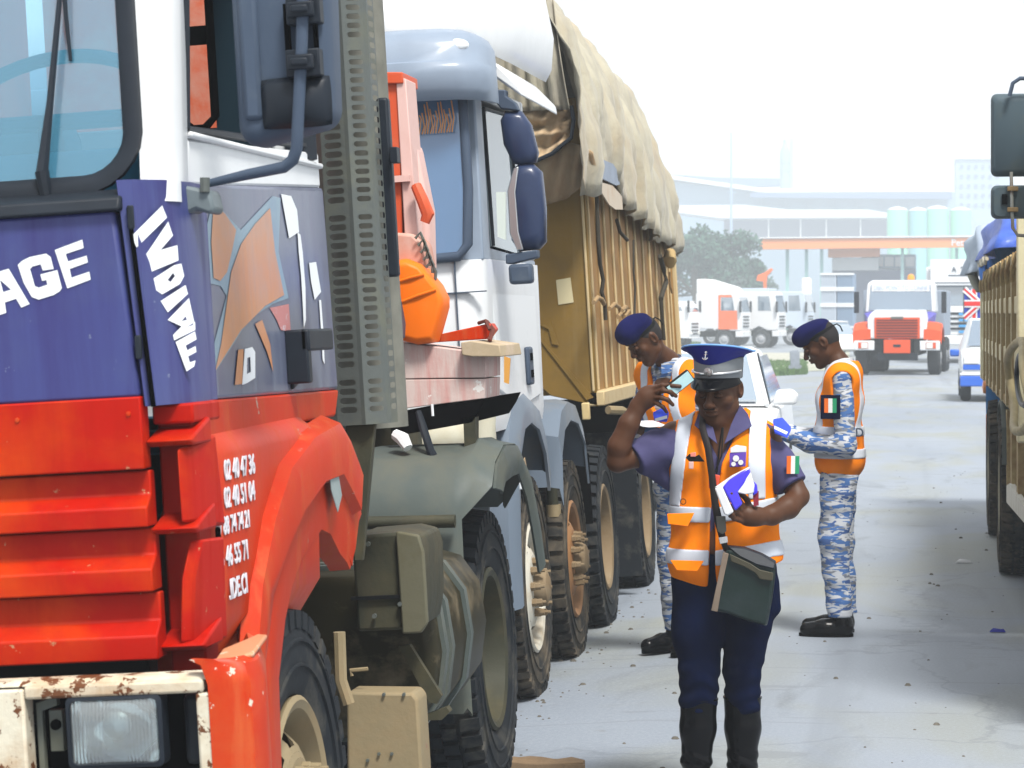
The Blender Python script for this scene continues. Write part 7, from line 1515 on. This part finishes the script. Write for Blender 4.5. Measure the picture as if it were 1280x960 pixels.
    for s in (-1, 1): kb = MB(); kb.prism([(s * .10, -.02, sh + .035), (s * .165, -.01, sh + .012), (s * .165, .045, sh + .012), (s * .10, .045, sh + .035)], (0, 0, .012)); kb.build('epaulette', m_epau, t, bevel=.003)
    return t
t3 = standing('officer in dark blue beret and orange vest standing in profile, facing left, reading papers', Vector((-.440, 14.7, 0)), -90, bow=30, seed=4)
def t3_extras():
    p = lambda a, b_, y: t3.matrix_world.inverted() @ WF.y(a, b_, y)
    bpy.context.view_layer.update()
    p = lambda a, b_, y: (Matrix.Translation((-.440, 14.7, 0)) @ Matrix.Rotation(R(-90), 4, 'Z')).inverted() @ WF.y(a, b_, y)
    flag_patch(t3, p(1038, 507, 14.425), (0, 1, 0), (0, 0, 1), .065, .075, m_navy)
    text('vest_lettering', "POLICE", .055, facing(p(1072, 541, 14.60), (.75, .75, 0), (0, 0, 1)), m_plastic, t3, .001, .001) if 0 else None
    pp = empty('document', Matrix.Translation((-.79, 14.7, 1.10)), 'pale folded papers held in front of the officer facing left', 'papers'); MB().sheet([[(-.10 + .2 * i / 5, -.11 + .22 * j / 3, .015 * math.sin(i) + .03 * i / 5) for i in range(6)] for j in range(4)], .003).build('sheet', m_letter, pp)
    text('vest_lettering', "GND", .065, facing(p(1063, 541, 14.566), (0.25, .97, 0), (0, 0, 1)), m_plastic, t3, .001, .001)
t3_extras()
t2o = standing('officer in navy beret and orange vest looking down beside the tipper, behind the capped officer', Vector((-1.275, 13.8, 0)), -40, head_yaw=-18, bow=34, arms='hold', hs=1.02, seed=9, fwd=.05)
bpy.context.view_layer.update()
def lean_over(t, v, z0):
    for c in kids(t):
        if c.type == 'MESH':
            for q in c.data.vertices:
                k = max(0, q.co.z - z0); q.co.x += v[0] * k; q.co.y += v[1] * k
lean_over(t2o, (-.77 * .13, -.64 * .13), .75)
t2o.location.x += .095
pp = empty('document', Matrix.Translation((-1.36, 13.55, 1.17)) @ Matrix.Rotation(R(-28), 4, 'Z'), 'pale papers held by the officer beside the ochre tipper', 'papers'); MB().sheet([[(-.09 + .18 * i / 5, -.1 + .2 * j / 3, .012 * math.sin(i)) for i in range(6)] for j in range(4)], .003).build('sheet', m_letter, pp)
# ---------------------------------------------------------------- small things on the road
def litter():
    rnd = random.Random(11)
    mb = MB()
    for i in range(420):
        y = 8.5 + 22 * rnd.random() ** 1.4; x = -1.75 + 3.4 * rnd.random()
        if rnd.random() < .45: x = -1.55 - .25 * rnd.random()
        s = .004 + .012 * rnd.random() ** 3; z = ground_z(x); a = rnd.random() * 3
        ring = [(x + s * math.cos(a + k * 1.257) * (1 + .4 * rnd.random()), y + s * math.sin(a + k * 1.257) * 1.2, z) for k in range(5)]; top = [(q[0] * .5 + x * .5, q[1] * .5 + y * .5, z + s * .7) for q in ring]
        mb.loft([ring, top])
    tag(mb.build('gravel', mat('small stones', (.15, .14, .12), .9, noise=.5), None, smooth=0), 'loose grit and pebbles scattered over the roadway', 'gravel', kind='stuff')
    for px, py, nm, col, lab, w, h in ((1247, 790, 'plastic_scrap', (.03, .04, .35), 'small dark blue plastic scrap on the road at lower right', .045, .012), (1205, 703, 'paper_scrap', (.75, .77, .8), 'small white paper scrap on the open road below the cream lorry', .06, .03), (1063, 634, 'paper_scrap', (.2, .22, .26), 'tiny grey scrap on the road right of the officer in profile', .03, .02)):
        p = WF.z(px, py, .004); o = MB().loft([[(-w, -h, 0), (w, -h * .4, 0), (w * .8, h * 2, 0), (-w * .6, h * 1.6, 0)], [(-w * .8, -h * .6, .012), (w * .7, -h * .2, .018), (w * .5, h, .014), (-w * .5, h, .02)]]).build(nm, mat(nm + nm[0] + str(px), col, .5), None); o.location = p; tag(o, lab, 'litter')
    o = empty('timber_chock', Matrix.Translation(WF.z(668, 966, -.02)), 'long weathered timber lying on the road beside the tow lorry rear wheel', 'timber')
    m = mat('weathered timber', (.25, .17, .10), .85, dirt=((.15, .10, .06), .5, 9), bump=(20, .5, .01))
    rows = []
    for k in range(9):
        x = -.24 + .43 * k / 8; w = .05 * (1 if k < 8 else .7); rows.append([(x, -w, 0), (x, w, 0), (x, w, .050 + .006 * math.sin(k * 2)), (x, 0, .058 + .006 * math.sin(k * 3)), (x, -w, .048 + .005 * math.sin(k))])
    MB().loft(rows).build('baulk', m, o, bevel=.004); MB().box(.12, .2, -.056, -.05, .01, .045).build('split_end', m, o)
litter()
# ---------------------------------------------------------------- the dusty, humid air
def haze():
    o = MB().box(-480, 480, -40, 760, -28.5, 44).build('haze', None, None, smooth=0); tag(o, kind='stuff')
    m = bpy.data.materials.new('haze air'); m.use_nodes = True; N = m.node_tree.nodes; L = m.node_tree.links
    for n in list(N):
        if n.type != 'OUTPUT_MATERIAL': N.remove(n)
    v = N.new('ShaderNodeVolumePrincipled'); v.inputs['Color'].default_value = (.89, .95, 1, 1); v.inputs['Density'].default_value = HAZE; v.inputs['Anisotropy'].default_value = .0
    L.new(v.outputs[0], [n for n in N if n.type == 'OUTPUT_MATERIAL'][0].inputs['Volume']); o.data.materials.append(m)
HAZE = .0018
haze()
